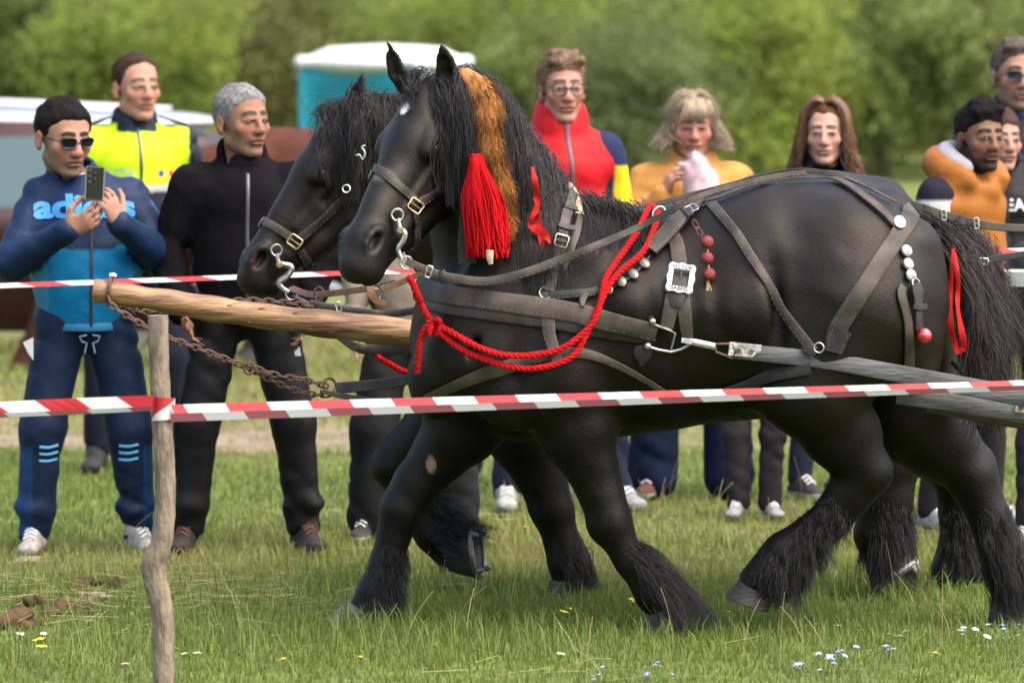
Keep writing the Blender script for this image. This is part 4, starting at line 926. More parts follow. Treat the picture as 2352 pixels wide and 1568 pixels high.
# --- man in red vest
red = np.array((.32, .005, .008))
def fn_nsl(v, c):
    c = np.tile(np.array((.012, .018, .05)), (len(v), 1)); c[(v[:, 0] > .2) & (v[:, 2] > 1.14) & (v[:, 2] < 1.33)] = (.5, .34, .01); return c
rv, X, HM, O = person(dict(x=1288, Y=4.3, top=124, hs=1.06, yaw=R_(14), hyaw=R_(-2), hx=.0, bulk=.98, skin=PINK, stance=.14, glasses=True, brow=(.12, .08, .05), wide=.94, ank=[(-.2, .05, .09), (.22, -.02, .09)],
    hair=dict(col=(.13, .085, .055), recede=.008, thick=.013, quiff=.8, len=.025, flow=(-.3, .3, .4), n=1300),
    tops=[dict(name='padded_vest', col=tuple(red), mat=nylon, hem=.88, sleeves=False, collar=.085, open=2, o=.036, amp=.004, quilt=.125, cw=1.05, clip=lambda X_, Y_, Z_: np.maximum(.88-Z_, np.abs(X_)-.205)), dict(name='sweater', col=(.012, .018, .05), fn=fn_nsl, o=.016, hem=.9)],
    trousers=dict(col=(.012, .016, .032), ankle=.075, knee=.08), shoes=dict(col=(.22, .23, .21), sole=(.26, .26, .25)), label='man with round glasses in a red padded vest'))
front_strip('zip', O['padded_vest'], X, [(-.0, 1.535), (.0, 1.42), (.008, 1.25), (.012, 1.05)], .017, mat('vest zip', (.05, .035, .04), .5), rv)
# --- woman with cotton candy
mus = np.array((.33, .155, .036))
def fn_mus(v, c): return c
cw, X, HM, O = person(dict(x=1588, Y=5.0, top=219, hs=1.12, hyaw=R_(4), hpitch=R_(2), bulk=1.16, sw=1.06, skin=(.27, .135, .095), brow=(.2, .13, .09), squint=.6, wide=1.07, stance=.1, hx=-.0, nohands=None,
    arms=[((-.29, -.13, 1.10), (-.125, -.27, 1.33)), ((.3, .0, 1.12), (.14, -.2, 1.02))],
    hands={0: dict(d=(.25, -.25, .85), n=(.85, .3, -.1), curl=(.7, .75, .8, .8), th=(.7, .3, .6), lat=1, sc=1.1), 1: dict(d=(-.8, -.5, .1), n=(0, .2, 1), curl=(.8, .8, .8, .8), th=(.5, .4, .5), lat=-1)},
    longhair=dict(n=900, arc=2.0, len=.11, col=(.33, .27, .17), top=(.2, .155, .10), flare=.3, wave=.04, r=.0020), hair=dict(col=(.2, .16, .105), recede=.002, thick=.03, len=.05, n=500, flow=(.3, .2, .4)),
    tops=[dict(name='mustard_jacket', col=tuple(mus), mat=nylon, hem=.85, collar=.07, open=.6, o=.034, amp=.005, quilt=.07, sr=(.07, .065, .052))], trousers=dict(col=(.006, .011, .032), ankle=.125, knee=.11, amp=.006), shoes=dict(col=(.09, .04, .03)),
    label='grey blonde woman in mustard jacket eating pink cotton candy'))
pa = []
for i in range(130):
    x0 = RNG.uniform(-.03, .06); pa.append([((x0+t*.04*math.sin(i)), -.085-.035*math.sin(t*2.2)-.01, .118-.075*t) for t in np.linspace(0, 1, 7)])
M4 = X @ HM; pa = np.array(pa) @ np.array([list(q) for q in M4.to_3x3().transposed()])+np.array(M4.translation); strands('fringe', pa, .0022, hair_m2(), cw, np.array((.22, .165, .1))*RNG.uniform(.6, 1.4, (130, 1)), .6)
Yc = 4.62; cc = P(1605, 410, Yc)
Q = [cap(P(1602, 375, Yc), P(1612, 440, Yc), .042, .075, .02), ell(P(1614, 450, Yc), (.078, .055, .085), k=.02), ell(P(1632, 425, Yc), (.04, .04, .06), k=.02), ell(P(1592, 410, Yc), (.04, .04, .05), k=.02), cap(P(1598, 348, Yc), P(1602, 375, Yc), .008, .03, .02), cap(P(1562, 378, Yc), P(1600, 395, Yc), .010, .03, .02)]
fr = RNG.normal(size=(10, 3))*45
cm = mat('cotton candy', (.55, .42, .455), .95, spec=.05, trans=.3, bump=.3, bscale=50, var=.06, vscale=6)
candy = empty('cotton_candy', cc, 'fluffy pale pink cotton candy held before the woman in mustard', 'cotton candy')
fl = sdf_mesh('floss', Q, .011, cm, candy, base=(.8, .6, .66), disp=lambda X_, Y_, Z_: .0035*sum(np.sin(a*X_+b*Y_+c_*Z_) for a, b, c_ in fr)/3)
nv = len(fl.data.vertices); co = np.zeros(nv*3); fl.data.vertices.foreach_get('co', co); co = co.reshape(-1, 3); no = np.zeros(nv*3); fl.data.vertices.foreach_get('normal', no); no = no.reshape(-1, 3)
pk = RNG.integers(0, nv, 1600); strands('wisps', hairpaths(co[pk]-no[pk]*.004, no[pk]*.7+RNG.normal(size=(1600, 3))*.6, RNG.uniform(.012, .028, 1600), 5, .1, .006, 8), .0009, cm, candy)
mb = MB(); mb.tube([P(1612, 440, Yc), P(1618, 540, Yc)], .005, 6); mb.build('stick', mat('stick wood', (.5, .38, .22), .7), candy)
# --- brown haired woman
bw, X, HM, O = person(dict(x=1893, Y=5.0, top=233, hs=1.12, yaw=R_(42), hyaw=R_(-47), hx=-.05, hy=-.05, skin=(.31, .185, .143), brow=(.14, .08, .05), wide=.96, bulk=1.05, stance=.06,
    longhair=dict(n=2000, arc=2.0, len=.215, col=(.034, .014, .009), top=(.10, .04, .014), flare=.2, wave=.02, r=.0030), hair=dict(col=(.06, .026, .011), recede=.022, thick=.009, len=.02, n=50, flow=(0, 1, -.6)),
    tops=[dict(name='black_puffer', col=(.005, .005, .0065), mat=nylon, hem=.85, collar=.07, open=.8, o=.04, quilt=.09)], trousers=dict(col=(.014, .018, .035), ankle=.06, knee=.07), shoes=dict(col=(.03, .03, .03)), label='woman with long reddish brown hair in black puffer jacket'))
# --- bearded man in orange vest
org = np.array((.2, .072, .012))
def fn_os(v, c):
    c = np.tile(np.array((.009, .008, .015)), (len(v), 1)); c[(v[:, 0] < -.17) & (v[:, 2] > 1.17) & (v[:, 2] < 1.365) & (v[:, 1] < .075) & (v[:, 1] > -.09)] = (.32, .32, .31); return c
hood = [cap((.125*math.sin(t), -.02+.13*math.cos(t), 1.475+.045*math.cos(t)), (.125*math.sin(t+.45), -.02+.13*math.cos(t+.45), 1.475+.045*math.cos(t+.45)), .040+.012*math.cos(t), None, .05) for t in np.arange(-2.2, 2.1, .45)]+[cap((-.12, -.02, 1.44), (.0, -.12, 1.40), .04, .035, .03), cap((.12, -.02, 1.44), (.0, -.12, 1.40), .04, .035, .03)]
ov, X, HM, O = person(dict(x=2215, Y=3.5, top=237, hs=1.13, yaw=R_(48), hyaw=R_(-24), hpitch=R_(0), hx=.01, hy=-.07, skin=BROWN, brow=(.008, .006, .005), beard=(.02, .014, .012), wide=.96, bulk=1.05, stance=.12, look=-.002,
    hair=dict(col=(.008, .007, .007), recede=.0, thick=.010, quiff=.9, len=.022, flow=(.4, .2, .2), n=1200),
    tops=[dict(name='orange_vest', col=tuple(org), mat=nylon, hem=.84, sleeves=False, o=.036, quilt=.16, amp=.006, clip=lambda X_, Y_, Z_: np.maximum(.84-Z_, np.abs(X_)-.2), extra=hood), dict(name='sleeve_shirt', col=(.009, .008, .015), fn=fn_os, o=.02, hem=.9, sr=(.075, .066, .05))],
    trousers=dict(col=(.014, .014, .016)), shoes=dict(col=(.24, .25, .24), sole=(.26, .26, .25)), label='bearded man in orange hooded vest looking sideways'))
hl = [ell((-.02, .06, 1.50), (.115, .1, .075), k=.03), cap((-.12, .03, 1.49), (-.07, .12, 1.55), .035, .04, .04)]
sdf_mesh('hood_lining', [cap((.10*math.sin(t), -.03+.105*math.cos(t), 1.512+.05*math.cos(t)), (.10*math.sin(t+.4), -.03+.105*math.cos(t+.4), 1.512+.05*math.cos(t+.4)), .042, None, .02) for t in np.arange(-1.9, 1.6, .4)], .009, knit, ov, base=(.22, .215, .235), xf=X)
# --- woman in black jacket behind him
ew, X, HM, O = person(dict(x=2318, Y=4.6, top=250, hs=1.1, yaw=R_(12), hyaw=R_(8), hx=-.055, skin=(.27, .155, .118), brow=(.12, .07, .05), bulk=1.05,
    hair=dict(col=(.04, .025, .018), recede=.0, thick=.012, len=.03, n=900), tops=[dict(name='black_jacket', col=(.005, .005, .006), mat=nylon, hem=.84, collar=.08, open=.85, o=.04, quilt=.08)], trousers=dict(col=(.03, .06, .14)), shoes=dict(col=(.05, .05, .05)),
    label='woman in black quilted jacket with white chest lettering'))
front_text('lettering', 'EA7', O['black_jacket'], X, -.005, 1.335, .075, mat('white print', (.35, .35, .35), .7), ew, bold=.002)
# --- tall man with sunglasses at the right edge
tm, X, HM, O = person(dict(x=2338, Y=6.2, top=92, hs=1.14, yaw=R_(6), hyaw=R_(6), hx=-.02, skin=(.235, .132, .092), shades=True, brow=(.05, .03, .02), wide=.95, sw=1.05, beard=(.135, .083, .062),
    hair=dict(col=(.07, .055, .045), recede=.01, thick=.007, len=.014, quiff=.6), tops=[dict(name='navy_jacket', col=(.005, .008, .017), mat=nylon, hem=.85, collar=.06, open=.6, o=.03), dict(name='blue_shirt', col=(.015, .045, .14), sleeves=False, hem=1.1, o=.01)], trousers=dict(col=(.02, .03, .06)), shoes=dict(col=(.05, .05, .05)),
    label='tall man with dark sunglasses and navy jacket at the right'))
# --- person at the right edge with a paper tray
gm, X, HM, O = person(dict(x=2440, Y=2.7, top=420, hs=1.1, yaw=R_(-18), skin=BROWN, bulk=1.1, hair=dict(col=(.02, .015, .012)), arms=[((-.27, -.05, 1.02), (-.2, -.28, 1.19)), ((.28, 0, 1.05), (.1, -.28, 1.1))],
    hands={0: dict(d=(.2, -.3, .5), n=(.7, .3, .3), curl=(.4, .5, .5, .6), th=(.6, .6, .4), lat=1, sc=1.15)}, tops=[dict(name='grey_jacket', col=(.020, .019, .021), mat=nylon, hem=.75, collar=.06, open=.8, o=.045, sr=(.08, .085, .06), amp=.01)], trousers=dict(col=(.018, .018, .02)), shoes=dict(col=(.2, .2, .2)),
    label='person in grey padded jacket cut by the right edge'))
hp_ = X @ V(-.15, -.36, 1.28); mb = MB()
mb.add([hp_+V(*q) for q in ((-.09, -.05, 0), (.09, -.05, 0), (.09, .06, 0), (-.09, .06, 0), (-.12, -.08, .06), (.12, -.08, .06), (.12, .09, .06), (-.12, .09, .06), (-.112, -.073, .06), (.112, -.073, .06), (.112, .083, .06), (-.112, .083, .06), (-.083, -.045, .006), (.083, -.045, .006), (.083, .054, .006), (-.083, .054, .006))],
       [(3, 2, 1, 0), (0, 1, 5, 4), (1, 2, 6, 5), (2, 3, 7, 6), (3, 0, 4, 7), (4, 5, 9, 8), (5, 6, 10, 9), (6, 7, 11, 10), (7, 4, 8, 11), (8, 9, 13, 12), (9, 10, 14, 13), (10, 11, 15, 14), (11, 8, 12, 15), (12, 13, 14, 15)])
tag(mb.build('paper_tray', mat('paper', (.75, .75, .72), .8), smooth=False), 'white paper food tray held at the right edge', 'food tray')
# --- people whose upper bodies are hidden by the horses
person(dict(x=950, Y=3.0, top=300, skin=LIGHT, hair=dict(col=(.05, .04, .03)), stance=.13, tops=[dict(name='beige_jacket', col=(.25, .21, .16), hem=.92, o=.03)], trousers=dict(col=(.011, .012, .013), ankle=.095, knee=.105, amp=.008, b=1.05), shoes=dict(col=(.03, .03, .03)),
    label='person in wide dark grey trousers and beige top behind the horse heads'))
person(dict(x=1132, Y=5.7, top=275, skin=LIGHT, hair=dict(col=(.05, .04, .03)), stance=.04, tops=[dict(name='dark_jacket', col=(.03, .03, .04), o=.025)], trousers=dict(col=(.012, .018, .045), ankle=.07), shoes=dict(col=(.2, .2, .2), sole=(.25, .25, .25)), label='person in navy trousers seen under the near horse chest'))
person(dict(x=1733, Y=3.9, top=480, hs=1.25, skin=LIGHT, hair=dict(col=(.06, .04, .03)), stance=.02, tops=[dict(name='teal_jacket', col=(.012, .03, .045), hem=.9, o=.035)], trousers=dict(col=(.024, .019, .022), ankle=.078, knee=.085), shoes=dict(col=(.24, .24, .24), sole=(.25, .25, .25)), label='child in grey brown trousers and white shoes behind the horse belly'))
# ------------------------------------------------------------------ horses
coat = mat('black coat', attr=True, rough=.5, spec=.2, bump=.2, bscale=330, var=.3, vscale=6, stretch=(.12, 1, .45), rvar=.14, sheen=.0)
coat.node_tree.nodes['Principled BSDF'].inputs['Specular Tint'].default_value = (1, .94, .87, 1)
hair_m = mat('black hair', attr=True, rough=.42, spec=.32)
hoof_m = mat('hoof horn', (.022, .019, .016), .6, bump=.6, bscale=30, stretch=(1, 1, 6), var=.5, vscale=20, rvar=.2)
hoofp_m = mat('pale hoof horn', (.06, .053, .045), .7, bump=.6, bscale=30, var=.5, vscale=20)
iron = mat('worn iron', (.16, .15, .14), .45, metal=.8, bump=.3, bscale=60)
eye_m = mat('dark eye', (.012, .008, .006), .05, spec=1, coat=1)
BLK = np.array((.0046, .0034, .0026))
class Head: pass
def head_frame(O, yaw, pitch, k=1.0):
    h = Head(); h.O = Vector(O); cy, sy = math.cos(yaw), math.sin(yaw); fw = V(-cy, -sy, 0)
    h.u = -math.cos(pitch)*V(0, 0, 1)+math.sin(pitch)*fw; h.f = math.cos(pitch)*fw+math.sin(pitch)*V(0, 0, 1); h.s = V(sy, -cy, 0)
    h.R = rot_cols(h.u, h.f, h.s); h.k = k; h.at = lambda u, f, s: h.O+(h.u*u+h.f*f+h.s*s)*k
    return h
def head_prims(h):
    A = h.at; R = h.R; L = []; hk = h.k
    def EL(c, r, R_=None, k=.03, op='+', col=None, soft=.004): return ell(c, np.array(r)*hk, R_, k*hk, op, col, soft)
    def CP(a, b, ra, rb=None, k=.03, sq=None, op='+', col=None, soft=.004): return cap(a, b, ra*hk, (ra if rb is None else rb)*hk, k*hk, sq, op, col, soft)
    L += [EL(A(.10, -.08, 0), (.15, .105, .088), R, .04), EL(A(.20, -.05, 0), (.12, .065, .092), R, .04),
          CP(A(.22, -.045, 0), A(.58, -.042, 0), .062, .042, .04, (h.s, .95)),
          CP(A(.20, -.10, 0), A(.54, -.085, 0), .085, .05, .05, (h.s, 1.08))]
    for s in (-1, 1):
        L += [EL(A(.215, -.052, s*.088), (.05, .034, .03), R, .025), CP(A(.17, -.035, s*.075), A(.25, -.04, s*.092), .02, .018, .02),
              EL(A(.215, -.185, s*.052), (.13, .115, .036), R, .035), CP(A(.30, -.235, s*.035), A(.58, -.135, s*.022), .036, .028, .035),
              CP(A(.28, -.098, s*.083), A(.43, -.088, s*.062), .011, .008, .02), CP(A(.26, -.16, s*.078), A(.30, -.22, s*.06), .014, .012, .03),
              CP(A(.33, -.13, s*.07), A(.52, -.12, s*.05), .022, .022, .03),
              EL(A(.595, -.045, s*.04), (.06, .036, .027), R, .025), EL(A(.655, -.085, s*.03), (.04, .04, .03), R, .03)]
    L += [EL(A(.60, -.07, 0), (.095, .07, .056), R, .035), EL(A(.665, -.075, 0), (.042, .052, .05), R, .03), EL(A(.635, -.142, 0), (.042, .03, .036), R, .025),
          EL(A(.30, -.20, 0), (.2, .07, .05), R, .05)]
    for s in (-1, 1):
        L += [EL(A(.592, -.035, s*.066), (.040, .022, .028), R, .008, '-'), CP(A(.70, -.117, s*.012), A(.555, -.130, s*.056), .0095, .008, .005, op='-'),
              EL(A(.222, -.055, s*.112), (.024, .015, .012), R, .012, '-')]
        rim = [A(.592+.045*math.cos(t), -.036+.027*math.sin(t), s*(.056-.006*math.cos(t))) for t in np.linspace(.3, 5.6, 9)]
        L += chain(rim, [.0075*hk]*9, .010*hk)
        L += [CP(A(.2, -.042, s*.104), A(.245, -.046, s*.103), .008, .007, .01), CP(A(.205, -.07, s*.103), A(.245, -.07, s*.101), .006, .006, .01)]
        L += [EL(A(.595, -.034, s*.060), (.03, .016, .022), R, .01, 'c', (.004, .002, .002), .006)]
    L += [EL(A(.64, -.075, 0), (.09, .09, .075), R, .01, 'c', (.0085, .0068, .0058), .03)]
    return L
def ear(base, tip, facing, w, k=.018):
    base, tip = Vector(base), Vector(tip); ax = tip-base; n = Vector(facing).normalized(); n = (n-ax.normalized()*n.dot(ax.normalized())).normalized()
    side = ax.normalized().cross(n); L = []
    pts = [base+ax*t for t in (0, .3, .6, .85, 1)]; rs = [w*.75, w, w*.82, w*.42, w*.12]
    for i in range(4): L.append(cap(pts[i], pts[i+1], rs[i], rs[i+1], k if i == 0 else .01, (n, 1.9)))
    for i in range(1, 3): L.append(cap(pts[i]+n*w*.52, pts[i+1]+n*w*.46, rs[i]*.55, rs[i+1]*.5, .008, op='-'))
    return L
def hoof(name, ankle, toe_dir, r, parent, m, tilt=None, shoe=False):
    """hoof from the coronet down; toe_dir: unit vector from the heel to the toe along the sole; tilt: axis from the coronet to the sole"""
    ax = Vector(tilt if tilt is not None else (0, 0, -1)).normalized(); t = Vector(toe_dir); t = (t-ax*t.dot(ax)).normalized(); s = ax.cross(t)
    c = Vector(ankle); mb = MB(); v = []; n = 18
    for j, (d, rr, off, hh) in enumerate(((0, .80, 0, 0), (.3, .9, .05, 0), (1, 1.03, .18, 0), (1.03, .99, .18, 0))):
        for i in range(n):
            a = 2*math.pi*i/n; e = 1+.12*math.cos(a)
            v.append(c+ax*(d*r*1.15*(1+.12*math.cos(a)*(1-d)))+t*(off*r+math.cos(a)*r*rr*e)+s*math.sin(a)*r*rr*.95)
    f = [tuple(range(n-1, -1, -1)), tuple(range(3*n, 4*n))]
    for j in range(3): f += [(j*n+i, j*n+(i+1) % n, (j+1)*n+(i+1) % n, (j+1)*n+i) for i in range(n)]
    mb.add(v, f); ho = mb.build(name, m, parent)
    if shoe:
        mb = MB(); ring = [c+ax*(r*1.2)+t*(.22*r+math.cos(a)*r*1.02)+s*math.sin(a)*r*.92 for a in np.linspace(-2.5, 2.5, 18)]
        mb.tube(ring, r*.13, 6); mb.build('horseshoe', iron, ho)
        for a in (-2.3, -.75, .75, 2.3):
            mb = MB(); p = c+ax*(r*1.24)+t*(.22*r+math.cos(a)*r*1.02)+s*math.sin(a)*r*.92; mb.tube([p, p+ax*r*.2, p+ax*r*.32], [r*.14, r*.12, r*.04], 8); mb.build('stud', iron, ho)
    return ho
def sub(n, k): return RNG.uniform(*k, size=n)
def hcol(n, lo=.006, hi=.026, warm=.25):
    b = RNG.uniform(lo, hi, (n, 1))**1; w = RNG.random((n, 1))*warm
    return np.concatenate([b*(1+w), b, b*(1-w*.5)], 1)
def draper(bv):
    def f(x, z):
        loc, nor, i, dist = bv.ray_cast(Vector((x, -4, z)), Vector((0, 1, 0)))
        return None if loc is None else loc.y
    return f

def build_horse(cfg):
    Y0, dx = cfg['Y'], cfg['dx']; S = cfg.get('s', 1.0)
    def T(x, y, oy=0.0):
        p = P(x, y, 0); return V(p.x+dx, Y0+oy, p.z)
    def W(x, y, oy=0.0): return P(x, y, Y0+oy)
    root = empty('horse', (T(1500, 1000).x, Y0, 0), cfg['label'], 'horse', 'the two black draught horses')
    p1 = px(1)
    YY = V(0, 1, 0); L = []
    # trunk
    L += chain([T(1150, 755), T(1300, 752), T(1480, 750), T(1660, 722), T(1800, 686)], [p1*205, p1*228, p1*232, p1*236, p1*252], .08, (YY, 1.06))
    L += [cap(T(1800, 682), T(1930, 662), p1*256, p1*232, .08, (YY, 1.04)), cap(T(1930, 660), T(1990, 690), p1*228, p1*185, .08, (YY, 1.0))]
    L += [cap(T(1055, 800), T(1165, 760), p1*100, p1*198, .07, (YY, 1.0)), ell(T(1310, 570), (.16, .13, .12), k=.08), cap(T(1290, 500), T(1420, 535), .045, .05, .07)]
    L += [cap(T(1180, 930), T(1420, 935), p1*82, p1*62, .08)]
    for s in (-1, 1):
        L += [ell(T(1010, 865, s*.13), (.115, .1, .135), k=.04), ell(T(1110, 745, s*.24), (.17, .12, .26), Matrix.Rotation(math.radians(28), 3, 'Y'), .06),
              cap(T(1270, 540, s*.18), T(1075, 830, s*.27), .075, .085, .06), cap(T(1350, 600, s*.21), T(1290, 860, s*.27), .085, .105, .06),
              ell(T(1185, 890, s*.27), (.16, .085, .12), k=.05), cap(T(1450, 690, s*.30), T(1740, 700, s*.31), .06, .06, .1)]
        # quarters
        L += [ell(T(1945, 620, s*.17), (.255, .2, .255), k=.07), ell(T(2060, 700, s*.17), (.165, .17, .26), k=.06), ell(T(1860, 800, s*.23), (.15, .12, .2), k=.06),
 cap(T(1840, 680, s*.29), T(1850, 800, s*.32), .05, .05, .08),
              cap(T(2085, 560, s*.18), T(2080, 830, s*.2), .1, .1, .06)]
    for s in (-1, 1):
        M_ = lambda a, b, ra, rb, k=.02, op='+': L.append(cap(a, b, ra, rb, k, None, op))
        M_(T(1120, 560, s*.22), T(1030, 800, s*.265), .05, .05, .03); M_(T(1215, 560, s*.235), T(1130, 820, s*.315), .045, .055, .03)      # shoulder blade edges
        M_(T(1185, 590, s*.27), T(1085, 800, s*.335), .012, .014, .03, '-')
        M_(T(1330, 720, s*.315), T(1215, 900, s*.335), .06, .05, .03); M_(T(1245, 840, s*.335), T(1190, 945, s*.3), .05, .045, .03)          # triceps
        M_(T(1285, 690, s*.37), T(1190, 860, s*.385), .014, .016, .03, '-'); M_(T(1370, 760, s*.40), T(1330, 930, s*.37), .014, .02, .04, '-')
        M_(T(1755, 560, s*.37), T(1800, 860, s*.36), .018, .024, .05, '-'); M_(T(1700, 900, s*.2), T(1850, 850, s*.30), .02, .03, .05)        # flank hollow, stifle fold
        pass
        M_(T(1930, 560, s*.385), T(1915, 800, s*.385), .012, .014, .04, '-'); M_(T(2045, 560, s*.35), T(2030, 840, s*.34), .012, .014, .04, '-')
        M_(T(985, 800, s*.07), T(1000, 900, s*.09), .06, .05, .02); M_(T(975, 870, 0), T(990, 930, 0), .012, .015, .03, '-')
        for x_ in (1480, 1530, 1580, 1630): M_(T(x_, 620, s*.385), T(x_+25, 850, s*.375), .006, .008, .05, '-')
    L += [cap(T(2050, 490), T(2120, 560), .085, .06, .06)]
    # neck and head
    h = head_frame(cfg['poll'], cfg['yaw'], cfg['pitch'], cfg.get('hk', 1.0))
    pz = h.O; wz = T(1330, 520); th = T(1060, 690); mid_t = (pz*.45+wz*.55)
    n0 = h.at(.07, -.13, 0)
    for (a, ra), (b, rb) in zip(cfg['neck'][:-1], cfg['neck'][1:]): L.append(cap(a, b, ra, rb, .07, (YY, 1.28)))
    L.append(cap(cfg['neck'][-1][0], n0, cfg['neck'][-1][1], .105, .06, (h.s, 1.15)))
    cr = cfg['crest']; L += chain([c for c in cr], [.045]*len(cr), .06)
    L += head_prims(h)
    for e in cfg['ears']: L += ear(*e)
    L.append(ell(h.at(.135, .02, -.012), (.024, .05, .017), h.R, 0, 'c', (.7, .66, .6), .006) if cfg.get('star') else ell(h.at(.595, -.03, .07), (.02, .02, .02), h.R, 0, 'c', (.09, .03, .028), .008))
    if cfg.get('star'): L.append(ell(h.at(.375, .0, .008), (.02, .05, .04), h.R, 0, 'c', (.1, .09, .08), .02))
    if cfg.get('star'): L.append(ell(N(990, 1066, .10), (.018, .08, .027), None, 0, 'c', (.24, .17, .10), .005))
    # legs
    for lg in cfg['legs']:
        pts, rs = lg['pts'], lg['rs']
        for i in range(len(pts)-1): L.append(cap(pts[i], pts[i+1], rs[i], rs[i+1], .07 if i == 0 else .025, (YY, lg.get('sq', 1.1) if i < 2 else 1.05)))
        for q in lg.get('knobs', ()): L.append(ell(q[0], q[1], q[2] if len(q) > 2 else None, k=.03))
    fr = RNG.normal(size=(10, 3))*11
    dsp = lambda X, Y, Z: .0032*sum(np.sin(a*X+b*Y+c*Z+i) for i, (a, b, c) in enumerate(fr))/3+.0012*sum(np.sin(2.3*(b*X+c*Y+a*Z)+i) for i, (a, b, c) in enumerate(fr[:6]))/2
    hf = [(h.O.x-.55, h.O.x+.12, .0072)] if cfg['fine'] else []
    zf = [(h.O.z-.66, h.O.z+.2, .0072)] if cfg['fine'] else []
    ax, D = sdf_grid(L, cfg['h'], (hf, (), zf), disp=dsp); v, f = surface_nets(ax, D); v = relax(v, f, 1, .45)
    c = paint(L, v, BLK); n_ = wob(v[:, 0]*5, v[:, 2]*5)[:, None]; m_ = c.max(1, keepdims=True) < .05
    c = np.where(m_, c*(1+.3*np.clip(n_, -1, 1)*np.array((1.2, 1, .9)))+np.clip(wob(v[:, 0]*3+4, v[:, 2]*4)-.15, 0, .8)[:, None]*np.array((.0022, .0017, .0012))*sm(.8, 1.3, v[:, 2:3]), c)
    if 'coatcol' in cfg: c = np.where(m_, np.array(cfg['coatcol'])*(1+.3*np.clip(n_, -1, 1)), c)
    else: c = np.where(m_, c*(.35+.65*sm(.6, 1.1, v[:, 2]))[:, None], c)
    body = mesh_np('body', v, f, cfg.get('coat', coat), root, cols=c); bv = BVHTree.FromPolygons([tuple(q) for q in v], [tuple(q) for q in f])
    for s in (-1, 1):
        mb = MB(); mb.ell(h.at(.222, -.056, s*.094), (.021, .021, .021)); mb.build('eye', eye_m, root)
    for lg in cfg['legs']:
        hoof('hoof', lg['pts'][-1], lg['toe'], lg['hr'], root, lg.get('hm', hoof_m), lg.get('tilt'), lg.get('shoe', False))
        if lg.get('feather'):
            S_ = lg['feather'][0]; a, b = lg['pts'][-3].lerp(lg['pts'][-4], .35), lg['pts'][-1]; w = Vector(lg['feather'][1]); ln = lg['feather'][2]
            m1 = lg['pts'][-2]; t = RNG.random(S_)**.8; R0 = np.where(t[:, None] < .6, np.array(a)+(np.array(m1)-np.array(a))*(t[:, None]/.6), np.array(m1)+(np.array(b)-np.array(m1))*((t[:, None]-.6)/.4))
            dn = (Vector(b)-Vector(a)).normalized(); dd = []; rr = []
            for i in range(S_):
                q = Vector(RNG.normal(size=3)); q = (q-dn*q.dot(dn)); q = q.normalized()
                if q.dot(w) < 0 and RNG.random() < (.85 if t[i] < .75 else .3): q = -q
                dd.append(q*.42+w*.6+dn*.6); rr.append(q*(lg['rs'][-2]*.8))
            tot = np.where(t < .72, .4+.9*t, .5)
            pa = hairpaths(R0+np.array([tuple(q) for q in rr]), [tuple(q) for q in dd], ln*tot*RNG.uniform(.55, 1.1, S_), 9, lg['feather'][3]*1.3, .010, 5, jitter=.2, clump=.7, gn=10)
            pa[:, :, 2] = np.maximum(pa[:, :, 2], .012+.02*RNG.random((S_, 1)))
            strands('feather', pa, RNG.uniform(.0010, .0021, S_), hair_m, root, hcol(S_, .003, .010))
    return root, body, bv, h, T, W
near_legs = []
def N(x, y, oy=0.0): return P(x, y, oy)
p1 = px(1)
LF, RF = -.19, .17
DN = V(0, 0, -1)
near_legs = [
    dict(pts=[N(1285, 850, LF), N(1325, 985, LF), N(1378, 1130, LF), N(1402, 1200, LF), N(1448, 1285, LF), N(1505, 1362, LF), N(1540, 1392, LF)], rs=[p1*116, p1*88, p1*50, p1*47, p1*35, p1*43, p1*42],
         knobs=[(N(1395, 1190, LF), (.066, .06, .08))], toe=V(-1, 0, -.1), hr=.088, feather=(2300, V(.95, -.15, .1), .25, .45), tilt=V(.25, 0, -1)),
    dict(pts=[N(1120, 880, RF), N(1060, 985, RF), N(955, 1110, RF), N(918, 1175, RF), N(890, 1282, RF), N(868, 1358, RF), N(842, 1402, RF)], rs=[p1*136, p1*88, p1*52, p1*48, p1*37, p1*45, p1*44],
         knobs=[(N(922, 1165, RF), (.066, .06, .082))], toe=V(-1, 0, -.35), hr=.085, feather=(1500, V(.5, -.3, -.2), .17, .7), tilt=V(-.55, 0, -1), hm=hoofp_m),
    dict(pts=[N(1950, 720, -.2), N(1870, 890, -.24), N(1925, 985, -.2), N(1985, 1085, -.18), N(1905, 1190, -.17), N(1805, 1275, -.17), N(1750, 1335, -.17)], rs=[p1*185, p1*124, p1*88, p1*60, p1*45, p1*54, p1*52],
         knobs=[(N(2022, 1075, -.18), (.032, .045, .05)), (N(1955, 1130, -.18), (.068, .058, .085)), (N(2000, 1000, -.19), (.035, .035, .09))], toe=V(-1, 0, -.05), hr=.078, feather=(2300, V(.3, -.45, -.3), .15, .7), tilt=V(-.35, 0, -1)),
    dict(pts=[N(2030, 760, .17), N(2075, 930, .17), N(2160, 1015, .17), N(2228, 1085, .17), N(2275, 1190, .17), N(2310, 1310, .17), N(2330, 1370, .17)], rs=[p1*168, p1*130, p1*90, p1*62, p1*48, p1*54, p1*50],
         knobs=[(N(2262, 1060, .17), (.035, .045, .05))], toe=V(-1, 0, 0), hr=.088, feather=(1900, V(.5, -.3, -.2), .2, .6), tilt=V(.15, 0, -1))]
